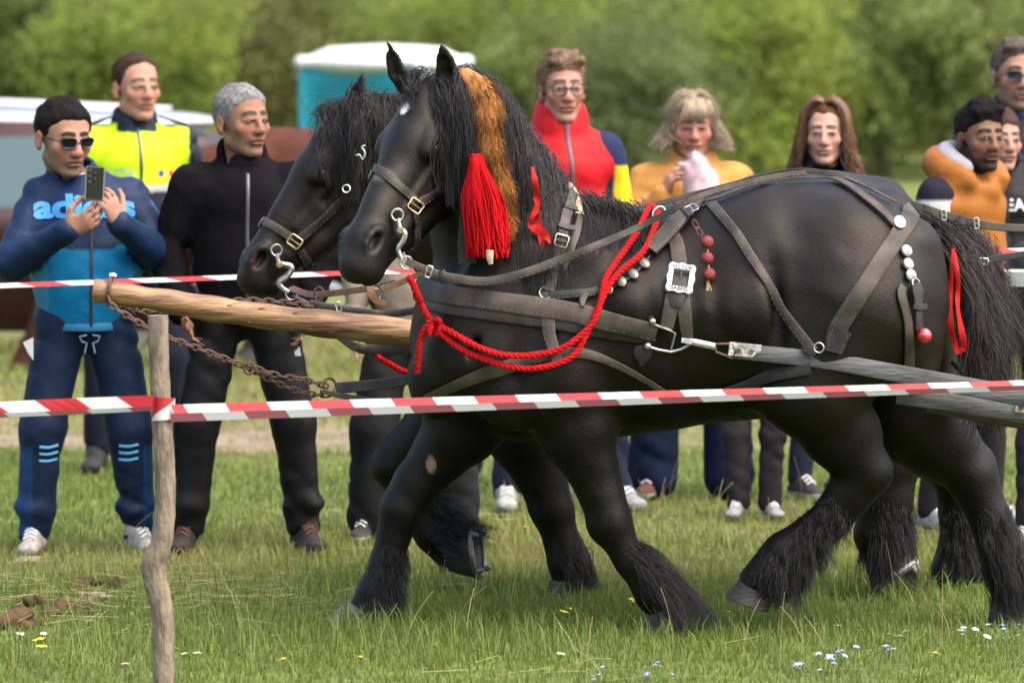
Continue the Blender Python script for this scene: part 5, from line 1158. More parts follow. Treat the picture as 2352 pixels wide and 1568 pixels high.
near_cfg = dict(Y=0.0, dx=0.0, h=.0155, fine=True, star=True, label='near black draught horse with white star, red tassel and fox fur, trotting left', poll=N(985, 180, -.16), yaw=math.radians(52), pitch=math.radians(38), hk=1.12,
    neck=[(N(1190, 640, 0), .285), (N(1150, 520, -.02), .235), (N(1110, 400, -.05), .195), (N(1055, 285, -.10), .145)],
    crest=[N(1035, 190, -.15), N(1100, 225, -.11), N(1165, 300, -.06), N(1225, 385, -.02), N(1285, 470, 0)],
    ears=[(N(924, 200, -.20), N(888, 92, -.22), (-.5, -.8, .1), .038), (N(1036, 196, -.22), N(1014, 102, -.27), (-.45, -.9, 0), .046)], legs=near_legs)
NEAR = build_horse(near_cfg)
FY = 1.15
def F(x, y, oy=0.0): return P(x, y, FY+oy)
p2 = px(1, FY); fdx = px(30)
far_legs = [
    dict(pts=[F(1160, 880, -.17), F(1195, 985, -.17), F(1250, 1110, -.17), F(1268, 1170, -.17), F(1290, 1240, -.17), F(1308, 1295, -.17), F(1312, 1330, -.17)], rs=[p2*118, p2*88, p2*52, p2*48, p2*37, p2*45, p2*43],
         knobs=[(F(1262, 1160, -.17), (.066, .06, .08))], toe=V(-1, 0, 0), hr=.085, feather=(800, V(.6, -.3, -.2), .16, .7)),
    dict(pts=[F(1090, 880, .17), F(1020, 965, .17), F(925, 1040, .17), F(905, 1075, .17), F(945, 1150, .17), F(1000, 1225, .17), F(1028, 1262, .17)], rs=[p2*118, p2*86, p2*54, p2*48, p2*38, p2*45, p2*43],
         knobs=[(F(898, 1062, .17), (.07, .07, .075))], toe=V(-.05, 0, -1), hr=.092, feather=(1900, V(.7, -.2, .55), .2, .15), tilt=V(1, -.25, .15), shoe=True),
    dict(pts=[F(1960, 740, -.18), F(1930, 900, -.18), F(1985, 990, -.18), F(2045, 1060, -.18), F(2035, 1150, -.18), F(2025, 1225, -.18), F(2030, 1250, -.18)], rs=[p2*185, p2*125, p2*92, p2*66, p2*58, p2*60, p2*55],
         knobs=[], toe=V(-.25, 0, -1), hr=.098, feather=(1900, V(.45, -.3, -.5), .25, .9), tilt=V(.55, -.1, -.8), shoe=True),
    dict(pts=[F(2030, 760, .18), F(2080, 920, .18), F(2150, 1010, .18), F(2205, 1080, .18), F(2212, 1180, .18), F(2212, 1265, .18), F(2185, 1315, .18)], rs=[p2*170, p2*130, p2*95, p2*68, p2*55, p2*56, p2*52],
         knobs=[], toe=V(-1, 0, 0), hr=.088, feather=(2300, V(.2, -.5, -.4), .17, .8))]
far_cfg = dict(Y=FY, dx=fdx, h=.0165, fine=True, star=False, label='far black draught horse with lowered head, mostly hidden behind the near horse', poll=F(772, 252, 0), yaw=math.radians(17), pitch=math.radians(33), hk=1.05,
    neck=[(F(1190, 650, 0), .28), (F(1090, 530, 0), .245), (F(980, 410, -.0), .2), (F(880, 320, -.0), .15)],
    crest=[F(830, 255, 0), F(930, 260, 0), F(1040, 320, 0), F(1150, 400, 0), F(1290, 470, 0)],
    ears=[(F(806, 280, -.09), F(836, 166, -.12), (-.75, -.65, .1), .046), (F(790, 268, .10), F(812, 185, .12), (-.75, .5, .1), .034)], legs=far_legs)
FAR = build_horse(far_cfg)
def plain(lgs): return [{k: q for k, q in l.items() if k != 'feather'} for l in lgs]
def back_horse(label, col, x, Y, s, rz):
    g = dict(near_cfg); g.update(h=.028, fine=False, star=False, label=label, coatcol=col, coat=mat('plain coat', attr=True, rough=.7, spec=.1, var=.2), legs=plain(near_legs),
        poll=N(900, 1010, 0), yaw=math.radians(10), pitch=math.radians(25), neck=[(N(1190, 660, 0), .27), (N(1090, 760, 0), .2), (N(1010, 870, 0), .16), (N(940, 970, 0), .13)],
        crest=[N(930, 930, 0), N(1040, 780, 0), N(1200, 620, 0)], ears=[(N(905, 990, -.07), N(880, 930, -.09), (-.8, -.5, 0), .035), (N(905, 990, .07), N(880, 930, .09), (-.8, .5, 0), .035)]); r = build_horse(g)[0]
    r['group'] = 'horses standing in the background'; p = P(x, 600, Y); c0 = P(1500, 600, 0).x; Mr = Matrix.Translation((p.x, Y, g1(p.x, Y))) @ Matrix.Rotation(rz, 4, 'Z') @ Matrix.Scale(s, 4)
    r.matrix_world = Mr; return r
back_horse('chestnut horse grazing far behind the grey haired man', (.045, .015, .008), 455, 14.0, .93, 0.0)
back_horse('golden pony in the background beside the red vest', (.2, .085, .02), 1480, 11.5, .80, math.radians(75))
# ------------------------------------------------------------------ manes, forelocks, tails
NR, NB, NBV, NH, _, _ = NEAR; FR, FB, FBV, FH, _, _ = FAR
ndr, fdr = draper(NBV), draper(FBV)
def along(pts, t):
    q = spline(pts, 12); i = np.clip(t*(len(q)-1), 0, len(q)-1.001); k = i.astype(int); f = (i-k)[:, None]; return q[k]*(1-f)+q[k+1]*f
def mane(n, crest, dirs, ln, drape, root, name='mane', r=(.0010, .0019), grav=3.2, curl=.017, spread=.016, seg=14, col=(.004, .02), jit=.16, freq=7, lift=.006, clump=.7, gn=12):
    t = RNG.random(n); R0 = along(crest, t)+RNG.normal(size=(n, 3))*spread; d = along(dirs, t)
    L = ln(t)*RNG.uniform(.6, 1.1, n)
    return strands(name, hairpaths(R0, d, L, seg, grav, curl, freq, drape, lift, jit, clump, gn), RNG.uniform(*r, n), hair_m, root, hcol(n, *col), .35)
cr = [N(1048, 168, -.17), N(1110, 190, -.13), N(1170, 262, -.09), N(1230, 345, -.05), N(1290, 425, -.03)]
ln1 = lambda t: .46+.12*np.sin(t*3.1)-.05*t
mane(3600, cr, [(.35, -.6, .1), (.45, -.7, .0), (.3, -.8, -.1), (.1, -.8, -.2), (-.1, -.8, -.3)], ln1, ndr, NR)
mane(500, cr, [(.4, -.2, .3), (.6, -.2, .2), (.6, .0, .2), (.5, .1, .1), (.4, .1, .1)], lambda t: .16+.12*t, ndr, NR, curl=.014, jit=.3)
mane(900, [N(1325, 455, 0), N(1390, 470, -.03), N(1470, 492, -.05)], [(.5, -.5, .35), (.7, -.5, .2), (.8, -.4, .1)], lambda t: .2-.07*t, ndr, NR, curl=.016, spread=.02, lift=.006)
# forelock
p_ = [NH.at(.0, -.02, -.05), NH.at(-.015, -.03, 0), NH.at(.0, -.03, .05)]
mane(1000, [NH.at(.02, .0, .035), NH.at(.01, -.0, .06), NH.at(.02, -.01, .095)], [(.35, -.85, .2), (.5, -.9, .15), (.6, -.85, .1)], lambda t: .40+.12*t, ndr, NR, 'forelock', curl=.022, spread=.012, lift=.006, clump=.85, gn=18)
mane(110, [NH.at(-.02, .0, -.07), NH.at(-.02, .0, -.04)], [(-.95, -.1, .1), (-.9, -.1, .2)], lambda t: .12+.03*t, ndr, NR, 'forelock', curl=.018, spread=.012)
mane(300, [NH.at(.0, -.01, -.06), NH.at(-.01, -.03, .07)], [(-.3, -.4, .9), (.4, -.5, .8)], lambda t: .09+0*t, None, NR, 'forelock', curl=.025, spread=.02, jit=.6, grav=1.6, r=(.0007, .0013))
# far horse
fcr = [F(815, 232, -.02), F(900, 238, -.02), F(1000, 285, -.02)]
mane(1000, fcr, [(-.2, -.9, .25), (.1, -.9, .2), (.2, -.9, .1)], lambda t: .36+0*t, fdr, FR)
mane(1000, [FH.at(.04, .01, .01), FH.at(.02, .0, .04), FH.at(.04, -.02, .085)], [(-.1, -.8, .25), (.35, -.9, .1), (.65, -.75, .05)], lambda t: .24+.1*t, fdr, FR, 'forelock', curl=.024, spread=.018, clump=.85, gn=18, col=(.006, .035))
mane(700, [F(800, 236, .0), F(880, 225, -.03), F(960, 250, -.02)], [(-.2, -.4, .55), (.2, -.5, .5), (.3, -.5, .4)], lambda t: .2+0*t, fdr, FR, curl=.02, jit=.35)
mane(300, [FH.at(.03, .02, -.03), FH.at(-.02, -.02, .06)], [(-.5, -.3, .8), (-.2, -.3, .9)], lambda t: .11+0*t, None, FR, 'forelock', curl=.03, jit=.6, grav=2, r=(.0007, .0013))
# tails
def tail(W, pts, n, root, spread, ln, wind):
    t = RNG.random(n)**1.3; R0 = along(pts, t*.5)+RNG.normal(size=(n, 3))*np.array((.022, .035, .022)); ctrl = along(pts, np.linspace(0, 1, 16)); out = []
    for i in range(n):
        k = t[i]*.5; q = along(pts, np.clip(k+np.linspace(0, 1, 14)*ln*RNG.uniform(.55, 1.0), 0, 1)); o = RNG.normal(size=3)*np.array(spread); w = RNG.uniform(0, 6.28, 2); s = np.linspace(0, 1, 14)[:, None]
        out.append(q+(R0[i]-q[0])*(1-s)+o*s**.8+np.stack([np.sin(w[0]+8*s[:, 0])+.5*np.sin(w[1]+17*s[:, 0]), .6*np.sin(w[1]+6*s[:, 0]), 0*s[:, 0]], 1)*.026*s**.7+np.array(wind)*s**2*RNG.uniform(0, 1))
    strands('tail', clumped(np.array(out), .8, 22), RNG.uniform(.0014, .0026, n), hair_m, root, hcol(n, .003, .02, 1.1), .3)
tail(N, [N(2100, 500, 0), N(2160, 535, 0), N(2215, 620, -.02), N(2240, 740, -.04), N(2250, 850, -.05), N(2255, 960, -.05)], 2400, NR, (.055, .07, .05), .72, (.05, 0, -.02))
tail(F, [F(2150, 525, 0), F(2215, 540, 0), F(2268, 610, 0), F(2285, 720, 0), F(2290, 850, 0), F(2290, 950, 0)], 1000, FR, (.05, .08, .05), .6, (.06, 0, 0))
# ------------------------------------------------------------------ harness
leather = mat('black leather', (.019, .017, .0155), .52, spec=.3, bump=.18, bscale=260, var=.35, vscale=22, rvar=.1)
worn = mat('worn grey leather', (.036, .029, .021), .6, spec=.28, bump=.2, bscale=240, var=.55, vscale=10, rvar=.1)
brown_l = mat('brown leather', (.13, .05, .025), .5, spec=.5, bump=.4, bscale=90, var=.35, vscale=20)
tan_l = mat('tan leather', (.36, .17, .085), .55, spec=.4, bump=.3, bscale=90, var=.3, vscale=20)
stitch_m = mat('stitch thread', (.085, .07, .05), .8)
steel = mat('steel', (.38, .37, .34), .36, metal=1, bump=.2, bscale=70); silver = mat('silver concho', (.45, .44, .41), .4, metal=.6, bump=.25, bscale=120, var=.2, vscale=60)
brass = mat('brass', (.33, .25, .13), .42, metal=.9, bump=.3, bscale=90); rust = mat('rusty iron', (.10, .055, .035), .75, metal=.45, bump=.7, bscale=90, var=.5, vscale=40)
rope_m = mat('red rope', (.36, .005, .007), .85, spec=.12, bump=.5, bscale=200, var=.2, vscale=40); red_r = mat('red ribbon', (.4, .008, .006), .6, spec=.2, trans=.25, var=.1, vscale=30); yarn = mat('red yarn', attr=True, rough=.85, spec=.08)
belt_m = mat('grey rubber belt', (.06, .062, .06), .65, spec=.25, bump=.5, bscale=50, var=.5, vscale=9, stretch=(.4, 1, 2))
redball = mat('dull red bead', (.15, .008, .008), .55, bump=.9, bscale=150, var=.3, vscale=60)
c2 = lambda x, y: (514.5+x*.3984, 73.5+y*.3984); c3 = lambda x, y: (955.5+x*.3984, 367.5+y*.3984); c4 = lambda x, y: (1470+x*.41025, 349.1+y*.41025); cb = lambda x, y: (514.5+x*.28126, 532.9+y*.28126)
def on(bv, x, y, Y=0.0):
    d = ray(x, y).normalized(); loc, n, i, ds = bv.ray_cast(CAMP, d)
    if loc is None:
        q = P(x, y, Y)
        for _ in range(4): loc, n, i, ds = bv.find_nearest(q); q = P(x, y, loc.y)
        return loc, n
    return loc, n
def ribbon(name, pts, nrm, w, m, parent, th=.005, stitches=False, label=None, lift=0.0, cup=0.0):
    n = len(pts); pts = [Vector(p) for p in pts]; nrm = [Vector(q) for q in nrm]; ws = w if hasattr(w, '__len__') else [w]*n; v = []; mb = MB(); st = MB()
    acc = 0.0
    for i in range(n):
        t = (pts[min(i+1, n-1)]-pts[max(i-1, 0)]); t = t.normalized() if t.length > 1e-7 else V(1, 0, 0)
        q = nrm[i]; q = (q-t*q.dot(t)).normalized(); s = t.cross(q); h = ws[i]/2; p = pts[i]+q*lift
        v += [p-s*h, p-s*h+q*th*.7, p-s*h*.86+q*th, p+q*(th*1.06+cup), p+s*h*.86+q*th, p+s*h+q*th*.7, p+s*h]
        if stitches and i:
            acc += (pts[i]-pts[i-1]).length
            if acc > .0125:
                acc = RNG.uniform(-.004, .003)
                for e in (-1, 1):
                    if RNG.random() < .12: continue
                    c = p+s*h*.72*e+q*(th*1.02); a, b = t*.0034, s*.0011; u = q*.0014; st.add([c-a-b, c+a-b, c+a+b, c-a+b, c-a-b+u, c+a-b+u, c+a+b+u, c-a+b+u], [(4, 5, 6, 7), (0, 1, 5, 4), (1, 2, 6, 5), (2, 3, 7, 6), (3, 0, 4, 7)])
    k = 7; f = [(i*k+j, i*k+j+1, (i+1)*k+j+1, (i+1)*k+j) for i in range(n-1) for j in range(k-1)]+[(i*k+k-1, i*k, (i+1)*k, (i+1)*k+k-1) for i in range(n-1)]
    f += [tuple(range(k)), tuple(range(n*k-1, n*k-k-1, -1))]
    mb.add(v, f); o = mb.build(name, m, parent, label=label)
    if stitches and st.v:
        so = st.build('stitching', stitch_m, o, smooth=False); so['kind'] = 'stuff'
    return o
def strap(name, pts, w, parent, m=leather, bv=None, lift=.004, th=.006, st=True, Y=0.0, per=8, smooth=3, label=None):
    """a strap lying on the animal: w in picture pixels (number or one per point)"""
    ws = w if hasattr(w, '__len__') else [w]*len(pts); q = spline([tuple(p)+(ww,) for p, ww in zip(pts, ws)], per); P3 = []; N3 = []
    for x, y, ww in q:
        p, n = on(bv, x, y, Y); P3.append(np.array(p)); N3.append(np.array(n))
    P3, N3 = np.array(P3), np.array(N3)
    for _ in range(smooth):
        P3[1:-1] = P3[1:-1]*.4+(P3[:-2]+P3[2:])*.3; N3[1:-1] = N3[1:-1]*.3+(N3[:-2]+N3[2:])*.35
    o = ribbon(name, P3, N3, [px(a) for a in q[:, 2]], m, parent, th, st, label, lift); return o
def air(name, pts, w, parent, m=leather, th=.005, st=False, nrm=(0, -1, .1), per=6, label=None, twist=0.0):
    """a strap hanging free: pts = (x, y, depth plane)"""
    ws = w if hasattr(w, '__len__') else [w]*len(pts); q = spline([tuple(p)+(ww,) for p, ww in zip(pts, ws)], per)
    return ribbon(name, [P(a[0], a[1], a[2]) for a in q], [(nrm[0]+twist*math.sin(i*.55+1), nrm[1], nrm[2]+twist*.6*math.cos(i*.4)) for i in range(len(q))], [px(a[3]) for a in q], m, parent, th, st, label)
def ring(name, c, r, wire, m, parent, nrm=(0, -1, .2), sq=(1, 1), rot=0.0, n=20):
    nn = Vector(nrm).normalized(); a = nn.cross(V(0, 0, 1)).normalized(); b = a.cross(nn); a, b = a*math.cos(rot)+b*math.sin(rot), b*math.cos(rot)-a*math.sin(rot)
    mb = MB(); mb.tube([c+a*math.cos(t)*r*sq[0]+b*math.sin(t)*r*sq[1] for t in np.linspace(0, 6.2832, n, endpoint=False)], wire, 7, closed=True); return mb.build(name, m, parent)
def rbuckle(name, c, hw, hh, wire, m, parent, nrm=(0, -1, .2), rot=0.0):
    nn = Vector(nrm).normalized(); a = nn.cross(V(0, 0, 1)).normalized(); b = a.cross(nn); a, b = a*math.cos(rot)+b*math.sin(rot), b*math.cos(rot)-a*math.sin(rot); mb = MB()
    pts = [(-1, -.8), (-.8, -1), (.8, -1), (1, -.8), (1, .8), (.8, 1), (-.8, 1), (-1, .8)]
    mb.tube([c+a*hw*x+b*hh*y for x, y in pts], wire, 6, closed=True); mb.tube([c-a*hw, c+nn*wire, c+a*hw], wire*.7, 5); return mb.build(name, m, parent)
def concho(name, c, n, rx, rz, parent, rot=0.0, m=None, d=.35):
    nn = Vector(n).normalized(); a = nn.cross(V(0, 0, 1)).normalized(); b = a.cross(nn); a, b = a*math.cos(rot)+b*math.sin(rot), b*math.cos(rot)-a*math.sin(rot)
    mb = MB(); mb.ell(c, (rx, rz, rx*d), rot_cols(a, b, nn), 16); mb.ell(c+nn*rx*d*.75, (rx*.6, rz*.6, rx*d*.5), rot_cols(a, b, nn), 14); return mb.build(name, m or silver, parent)
def rope(name, pts, r, m, parent, turns=55):
    q = spline(pts, 12); L = np.concatenate([[0], np.cumsum(np.linalg.norm(np.diff(q, axis=0), axis=1))]); n = max(int(L[-1]/.006), 8)
    s = np.linspace(0, L[-1], n); c = np.stack([np.interp(s, L, q[:, i]) for i in range(3)], 1); mb = MB()
    t = np.gradient(c, axis=0); t /= np.linalg.norm(t, axis=1)[:, None]; u = np.cross(t, (0.13, -1, .1)); u /= np.linalg.norm(u, axis=1)[:, None]; w = np.cross(t, u)
    for k in range(3):
        a = s*turns*2+2*math.pi*k/3; mb.tube(c+(u*np.cos(a)[:, None]+w*np.sin(a)[:, None])*r*.52, r*.62, 6)
    return mb.build(name, m, parent)
LC = V(P(1500, 700, -.4).x, -.4, 1.1)

# ---- near harness
HN = empty('harness', (LC.x, 0, 1.1), 'black leather breast harness on the near horse with silver conchos and buckle', 'harness')
B = NBV
strap('collar_pad', [(952, 655), c3(40, 745), c3(150, 815), c3(400, 850), c3(700, 888), c3(1000, 940), c3(1375, 1002)], [52, 62, 60, 58, 60, 58, 50], HN, leather, B, .002, .016, False)
strap('breast_collar', [(948, 640), c3(30, 712), c3(150, 785), c3(400, 812), c3(700, 850), c3(1000, 905), c3(1385, 985)], [40, 48, 46, 44, 46, 46, 42], HN, worn, B, .018, .01, True, smooth=5)
strap('pad', [c3(880, 150), c3(905, 230), c3(930, 330)], [26, 34, 24], HN, mat('felt pad', (.3, .24, .17), .95, bump=.5, bscale=90, var=.2), B, .006, .012, False)
strap('neck_strap', [c3(935, 320), c3(920, 420), c3(895, 540), c3(850, 640)], [12, 18, 18, 16], HN, worn, B, .012, .006, False)
strap('hanger_strap', [c3(885, 200), c3(860, 300), c3(840, 390), c3(822, 520), c3(795, 650), c3(770, 765)], [26, 25, 24, 24, 24, 24], HN, worn, B, .02, .006, True)
for x, y in ((865, 300), (848, 400)): strap('keeper', [c3(x-38, y-10), c3(x, y+4), c3(x+38, y+14)], 14, HN, leather, B, .027, .006, False, per=4)
p, n = on(B, *c3(826, 468)); rbuckle('buckle', p+n*.03, px(15), px(13), .003, steel, HN, n, .25)
p, n = on(B, *c3(745, 775)); ring('ring', p+n*.02, px(14), .0035, steel, HN, n)
strap('hanger_strap', [c3(765, 880), c3(775, 960), c3(795, 1080), c3(812, 1165)], [34, 32, 28, 24], HN, worn, B, .02, .007, True)
strap('girth_strap', [(984, 915), c3(80, 1360), c3(300, 1262), c3(500, 1195), c3(830, 1115), c3(1000, 1122), c3(1200, 1195), c3(1430, 1325)], [16, 20, 28, 32, 28, 22, 16, 12], HN, worn, B, .01, .006, False)
strap('link_strap', [c3(720, 790), c3(830, 785), c3(930, 778), c3(1010, 770), c3(1050, 752)], [20, 20, 20, 20, 16], HN, leather, B, .016, .006, True)
strap('tassel_tab', [c3(985, 780), c3(962, 820), c3(958, 865)], [10, 16, 8], HN, worn, B, .028, .005, False)
strap('bead_cord', [c3(1080, 765), c3(1118, 750), c3(1190, 712), c3(1255, 670), c3(1315, 605), c3(1350, 560)], 6, HN, leather, B, .006, .004, False)
for x, y, r_ in ((1315, 607, 15), (1255, 670, 14), (1190, 713, 13.5), (1118, 752, 12.5)):
    p, n = on(B, *c3(x, y)); concho('concho', p+n*.014, n, px(r_*.82), px(r_*1.15), HN, -.5, mat('olive concho', (.10, .105, .085), .4, metal=.35, bump=.2, bscale=90))
strap('saddle_strap', [c3(1650, 262), c3(1600, 300), c3(1500, 400), c3(1420, 480), c3(1350, 545)], [34, 42, 42, 42, 38], HN, worn, B, .02, .013, True)
strap('keeper', [c3(1510, 300), c3(1560, 330), c3(1605, 370)], 16, HN, leather, B, .034, .007, False, per=4)
p, n = on(B, *c3(1605, 330)); rbuckle('buckle', p+n*.036, px(16), px(13), .003, steel, HN, n, .6)
strap('billet_strap', [c3(1470, 440), c3(1500, 480), c3(1518, 580), c3(1530, 700), c3(1545, 860), c3(1565, 1015)], [30, 32, 34, 30, 32, 26], HN, worn, B, .012, .007, True)
strap('billet_strap', [c3(1490, 740), c3(1460, 850), c3(1435, 965)], [30, 34, 30], HN, worn, B, .02, .007, True)
strap('buckle_tongue', [c3(1515, 650), c3(1510, 720), c3(1505, 790), c3(1498, 845)], [36, 38, 40, 34], HN, leather, B, .026, .006, False)
strap('buckle_backing', [c3(1528, 660), c3(1520, 725), c3(1514, 785)], [60, 62, 60], HN, leather, B, .032, .006, False)
# name buckle
p, n = on(B, *c3(1523, 722)); pc = p+n*.045; nn = (n*.6+V(0, -1, 0)*.6).normalized(); a = nn.cross(V(0, 0, 1)).normalized()*-1; a = -nn.cross(V(0, 0, 1)).normalized(); b = nn.cross(a).normalized()
if b.z < 0: b = -b
if a.x < 0: a = -a
ra = -.16; a, b = a*math.cos(ra)+b*math.sin(ra), b*math.cos(ra)-a*math.sin(ra)
out = []; inn = []
for k in range(40):
    t = 2*math.pi*k/40; c_, s_ = math.cos(t), math.sin(t); sc = 1/max(abs(c_), abs(s_)); sc = min(sc, 1.25); w_ = 1+.05*math.cos(8*t)
    out.append((c_*sc*.048*w_, s_*sc*.053*w_)); sc2 = 1/max(abs(c_), abs(s_)); inn.append((c_*sc2*.027, s_*sc2*.029))
vv = [pc+a*x+b*y for x, y in out]+[pc+a*x+b*y for x, y in inn]+[pc+a*x*.95+b*y*.95+nn*.006 for x, y in out]+[pc+a*x*1.04+b*y*1.04+nn*.006 for x, y in inn]
ff = []
for k in range(40):
    j = (k+1) % 40; ff += [(80+k, 80+j, 120+j, 120+k), (k, j, 80+j, 80+k), (120+k, 120+j, 40+j, 40+k)]
mb = MB(); mb.add(vv, ff); nbk = mb.build('name_buckle', mat('polished buckle', (.45, .44, .42), .35, metal=.6, bump=.1, bscale=80), HN)
ink = mat('buckle lettering', (.015, .015, .015), .6)
for txt, oy in (('VICTOR', .0375), ('GABREL', -.0385)):
    v, f = text_mesh(txt, .0185, .0006, 1.05); mesh_np('lettering', [pc+a*x*.98+b*(y+oy-.0)+nn*.0068 for x, y, _ in v], f, ink, nbk, smooth=False)
mb = MB(); mb.tube([pc+b*.03, pc+b*.012+nn*.004, pc-b*.0+nn*.006], .0025, 6); mb.build('tongue', rust, nbk)
# hook and draught eye
q = [on(B, *c3(*z)) for z in ((1330, 1062), (1400, 1080), (1470, 1090), (1530, 1075), (1570, 1050), (1600, 1025))]
mb = MB(); mb.tube([p+n*.03 for p, n in q], .0055, 8); mb.build('draught_hook', steel, HN)
for z in ((1330, 1062), (1358, 915)):
    p, n = on(B, *c3(*z)); mb = MB(); mb.tube([p, p+n*.034, p+n*.04], [.011, .012, .006], 8); mb.build('bolt', steel, HN)
q = [on(B, *c3(*z)) for z in ((1380, 935), (1450, 965), (1490, 985), (1468, 1075))]
mb = MB(); mb.tube([p+n*.03 for p, n in q], .0045, 7); mb.build('pin', steel, HN)
strap('leather_tab', [c3(1300, 1060), c3(1308, 1110), c3(1300, 1180)], [30, 42, 8], HN, leather, B, .008, .006, False)
# breeching
strap('hip_strap', [c4(395, 290), c4(470, 375), c4(560, 485), c4(700, 720), c4(850, 950), c4(965, 1105)], [24, 23, 22, 22, 23, 24], HN, worn, B, .008, .006, True)
strap('breeching_strap', [c4(1475, 310), c4(1510, 370), c4(1400, 530), c4(1250, 765), c4(1110, 985), c4(1080, 1110)], [36, 42, 40, 40, 42, 40], HN, worn, B, .010, .006, False)
strap('strap_end', [c4(1130, 985), c4(1105, 1040), c4(1085, 1115)], [50, 48, 40], HN, leather, B, .018, .006, True)
strap('strap_end', [c4(935, 1075), c4(960, 1105), c4(990, 1115)], [26, 28, 20], HN, leather, B, .016, .006, True)
p, n = on(B, *c4(1005, 1095)); ring('ring', p+n*.02, px(11), .003, steel, HN, n)
strap('croup_strap', [c4(320, 305), c4(450, 275), c4(600, 215), c4(830, 150), c4(980, 140), c4(1130, 185), c4(1260, 270), c4(1350, 345), c4(1425, 420)], [22, 22, 22, 22, 22, 23, 24, 22, 20], HN, worn, B, .012, .006, True, per=10)
p, n = on(B, *c4(1442, 413)); concho('concho', p+n*.022, n, px(15), px(19), HN, .3)
for x, y in ((1483, 563), (1490, 637), (1504, 697)):
    p, n = on(B, *c4(x, y)); concho('concho', p+n*.016, n, px(13.5), px(15), HN, 0, d=.6)
strap('side_strap', [c4(1470, 755), c4(1455, 800), c4(1490, 930), c4(1500, 1080), c4(1500, 1230)], [20, 22, 22, 24, 26], HN, worn, B, .008, .006, False)
strap('side_strap', [c4(1520, 745), c4(1535, 790), c4(1535, 860), c4(1540, 985)], [26, 32, 22, 22], HN, leather, B, .018, .008, False)
p, n = on(B, *c4(1525, 740)); ring('ring', p+n*.02, px(10), .003, steel, HN, n)
strap('keeper', [c4(1500, 862), c4(1535, 870), c4(1570, 862)], 13, HN, leather, B, .028, .006, False, per=4)
p, n = on(B, *c4(1557, 1015)); mb = MB(); mb.ell(p+n*.03, (px(18),)*3, n=14); mb.build('red_bauble', mat('glossy red bauble', (.3, .008, .012), .2, bump=.6, bscale=90, coat=.8), HN)
strap('belly_strap', [c4(400, 1345), c4(600, 1295), c4(750, 1255), c4(960, 1210)], [16, 24, 28, 24], HN, leather, B, .01, .006, False)
# saddle top
for (x0, y0), (x1, y1), w_ in (((1290, 265), (1420, 290), 30), ((1340, 250), (1400, 330), 26)):
    strap('saddle_pad', [c3(x0-50, y0+30), c3(x0, y0), c3((x0+x1)/2, (y0+y1)/2-8), c3(x1, y1)], [12, w_, w_, 20], HN, worn, B, .02, .014, False)
ring('terret_ring', P(*c3(1400, 305), -.13), px(17), .004, steel, HN, (.3, -1, .3), (1, .7), -.7)
mb = MB(); mb.tube([P(*c3(1310, 262), -.05), P(*c3(1312, 225), -.05)], .004, 6); mb.build('saddle_pin', steel, HN)

# ---- trace and swingletree
TRC = empty('trace', (P(1700, 805, -.42).x, -.42, .95), 'grey rubber trace belt with bolted steel plate along the near horse', 'trace')
def tpt(x, y, Y): return (x, y, Y)
hp, hn = on(B, 1640, 797); Yt = hp.y-.05; Y_end = Yt-.02
air('belt', [(1683, 806, Yt), (1880, 826, Yt-.02), (2085, 862, Yt-.02), (2250, 893, Y_end), (2420, 925, Y_end)], [35, 37, 40, 42, 44], TRC, belt_m, .012)
mb = MB(); c_ = P(1711, 804, Yt-.016); Rb = Matrix.Rotation(.1, 3, 'Y'); mb.box(c_, (px(74), .006, px(33)), Rb, bev=.003); pl = mb.build('steel_plate', mat('galvanised plate', (.42, .41, .38), .5, metal=.7, bump=.5, bscale=60, var=.35, vscale=30), TRC)
for dx_ in (-14, 14):
    mb = MB(); q0 = c_+Rb @ V(px(dx_), -.003, px(-2)); mb.tube([q0, q0+V(0, -.01, 0)], .009, 6); mb.build('bolt', rust, pl)
air('steel_link', [(1565, 781, Yt+.0), (1600, 787, Yt), (1645, 797, Yt)], [12, 15, 15], TRC, steel, .005)
mb = MB(); mb.tube([P(1645, 790, Yt-.01), P(1682, 789, Yt-.015), P(1690, 806, Yt-.018), P(1682, 822, Yt-.015), P(1645, 808, Yt-.01)], .0045, 7, closed=True); mb.build('triangle_ring', rust, TRC)
TR2 = empty('trace', (P(2250, 925, -.2).x, -.2, .8), 'lower trace belt with bolt plate and wooden bar behind the tail', 'trace')
air('belt', [(2060, 905, -.2), (2200, 925, -.2), (2420, 957, -.2)], [44, 44, 40], TR2, belt_m, .012)
mb = MB(); c_ = P(2346, 934, -.225); mb.box(c_, (px(28), .006, px(28)), Rb, bev=.003); pl = mb.build('steel_plate', MATS['galvanised plate'], TR2); mb = MB(); mb.tube([c_, c_+V(0, -.014, 0)], .011, 6); mb.build('bolt', rust, pl)
mb = MB(); mb.tube([P(2130, 935, -.16), P(2280, 960, -.16), P(2420, 980, -.16)], [.018, .022, .024], 8); mb.build('wooden_bar', mat('dull timber', (.05, .03, .014), .7, bump=.6, bscale=40, stretch=(.2, 1, 1), var=.4), TR2)
air('tail_strap', [(2185, 830, .05), (2215, 862, .05), (2240, 885, .05)], [10, 10, 10], TR2, leather)

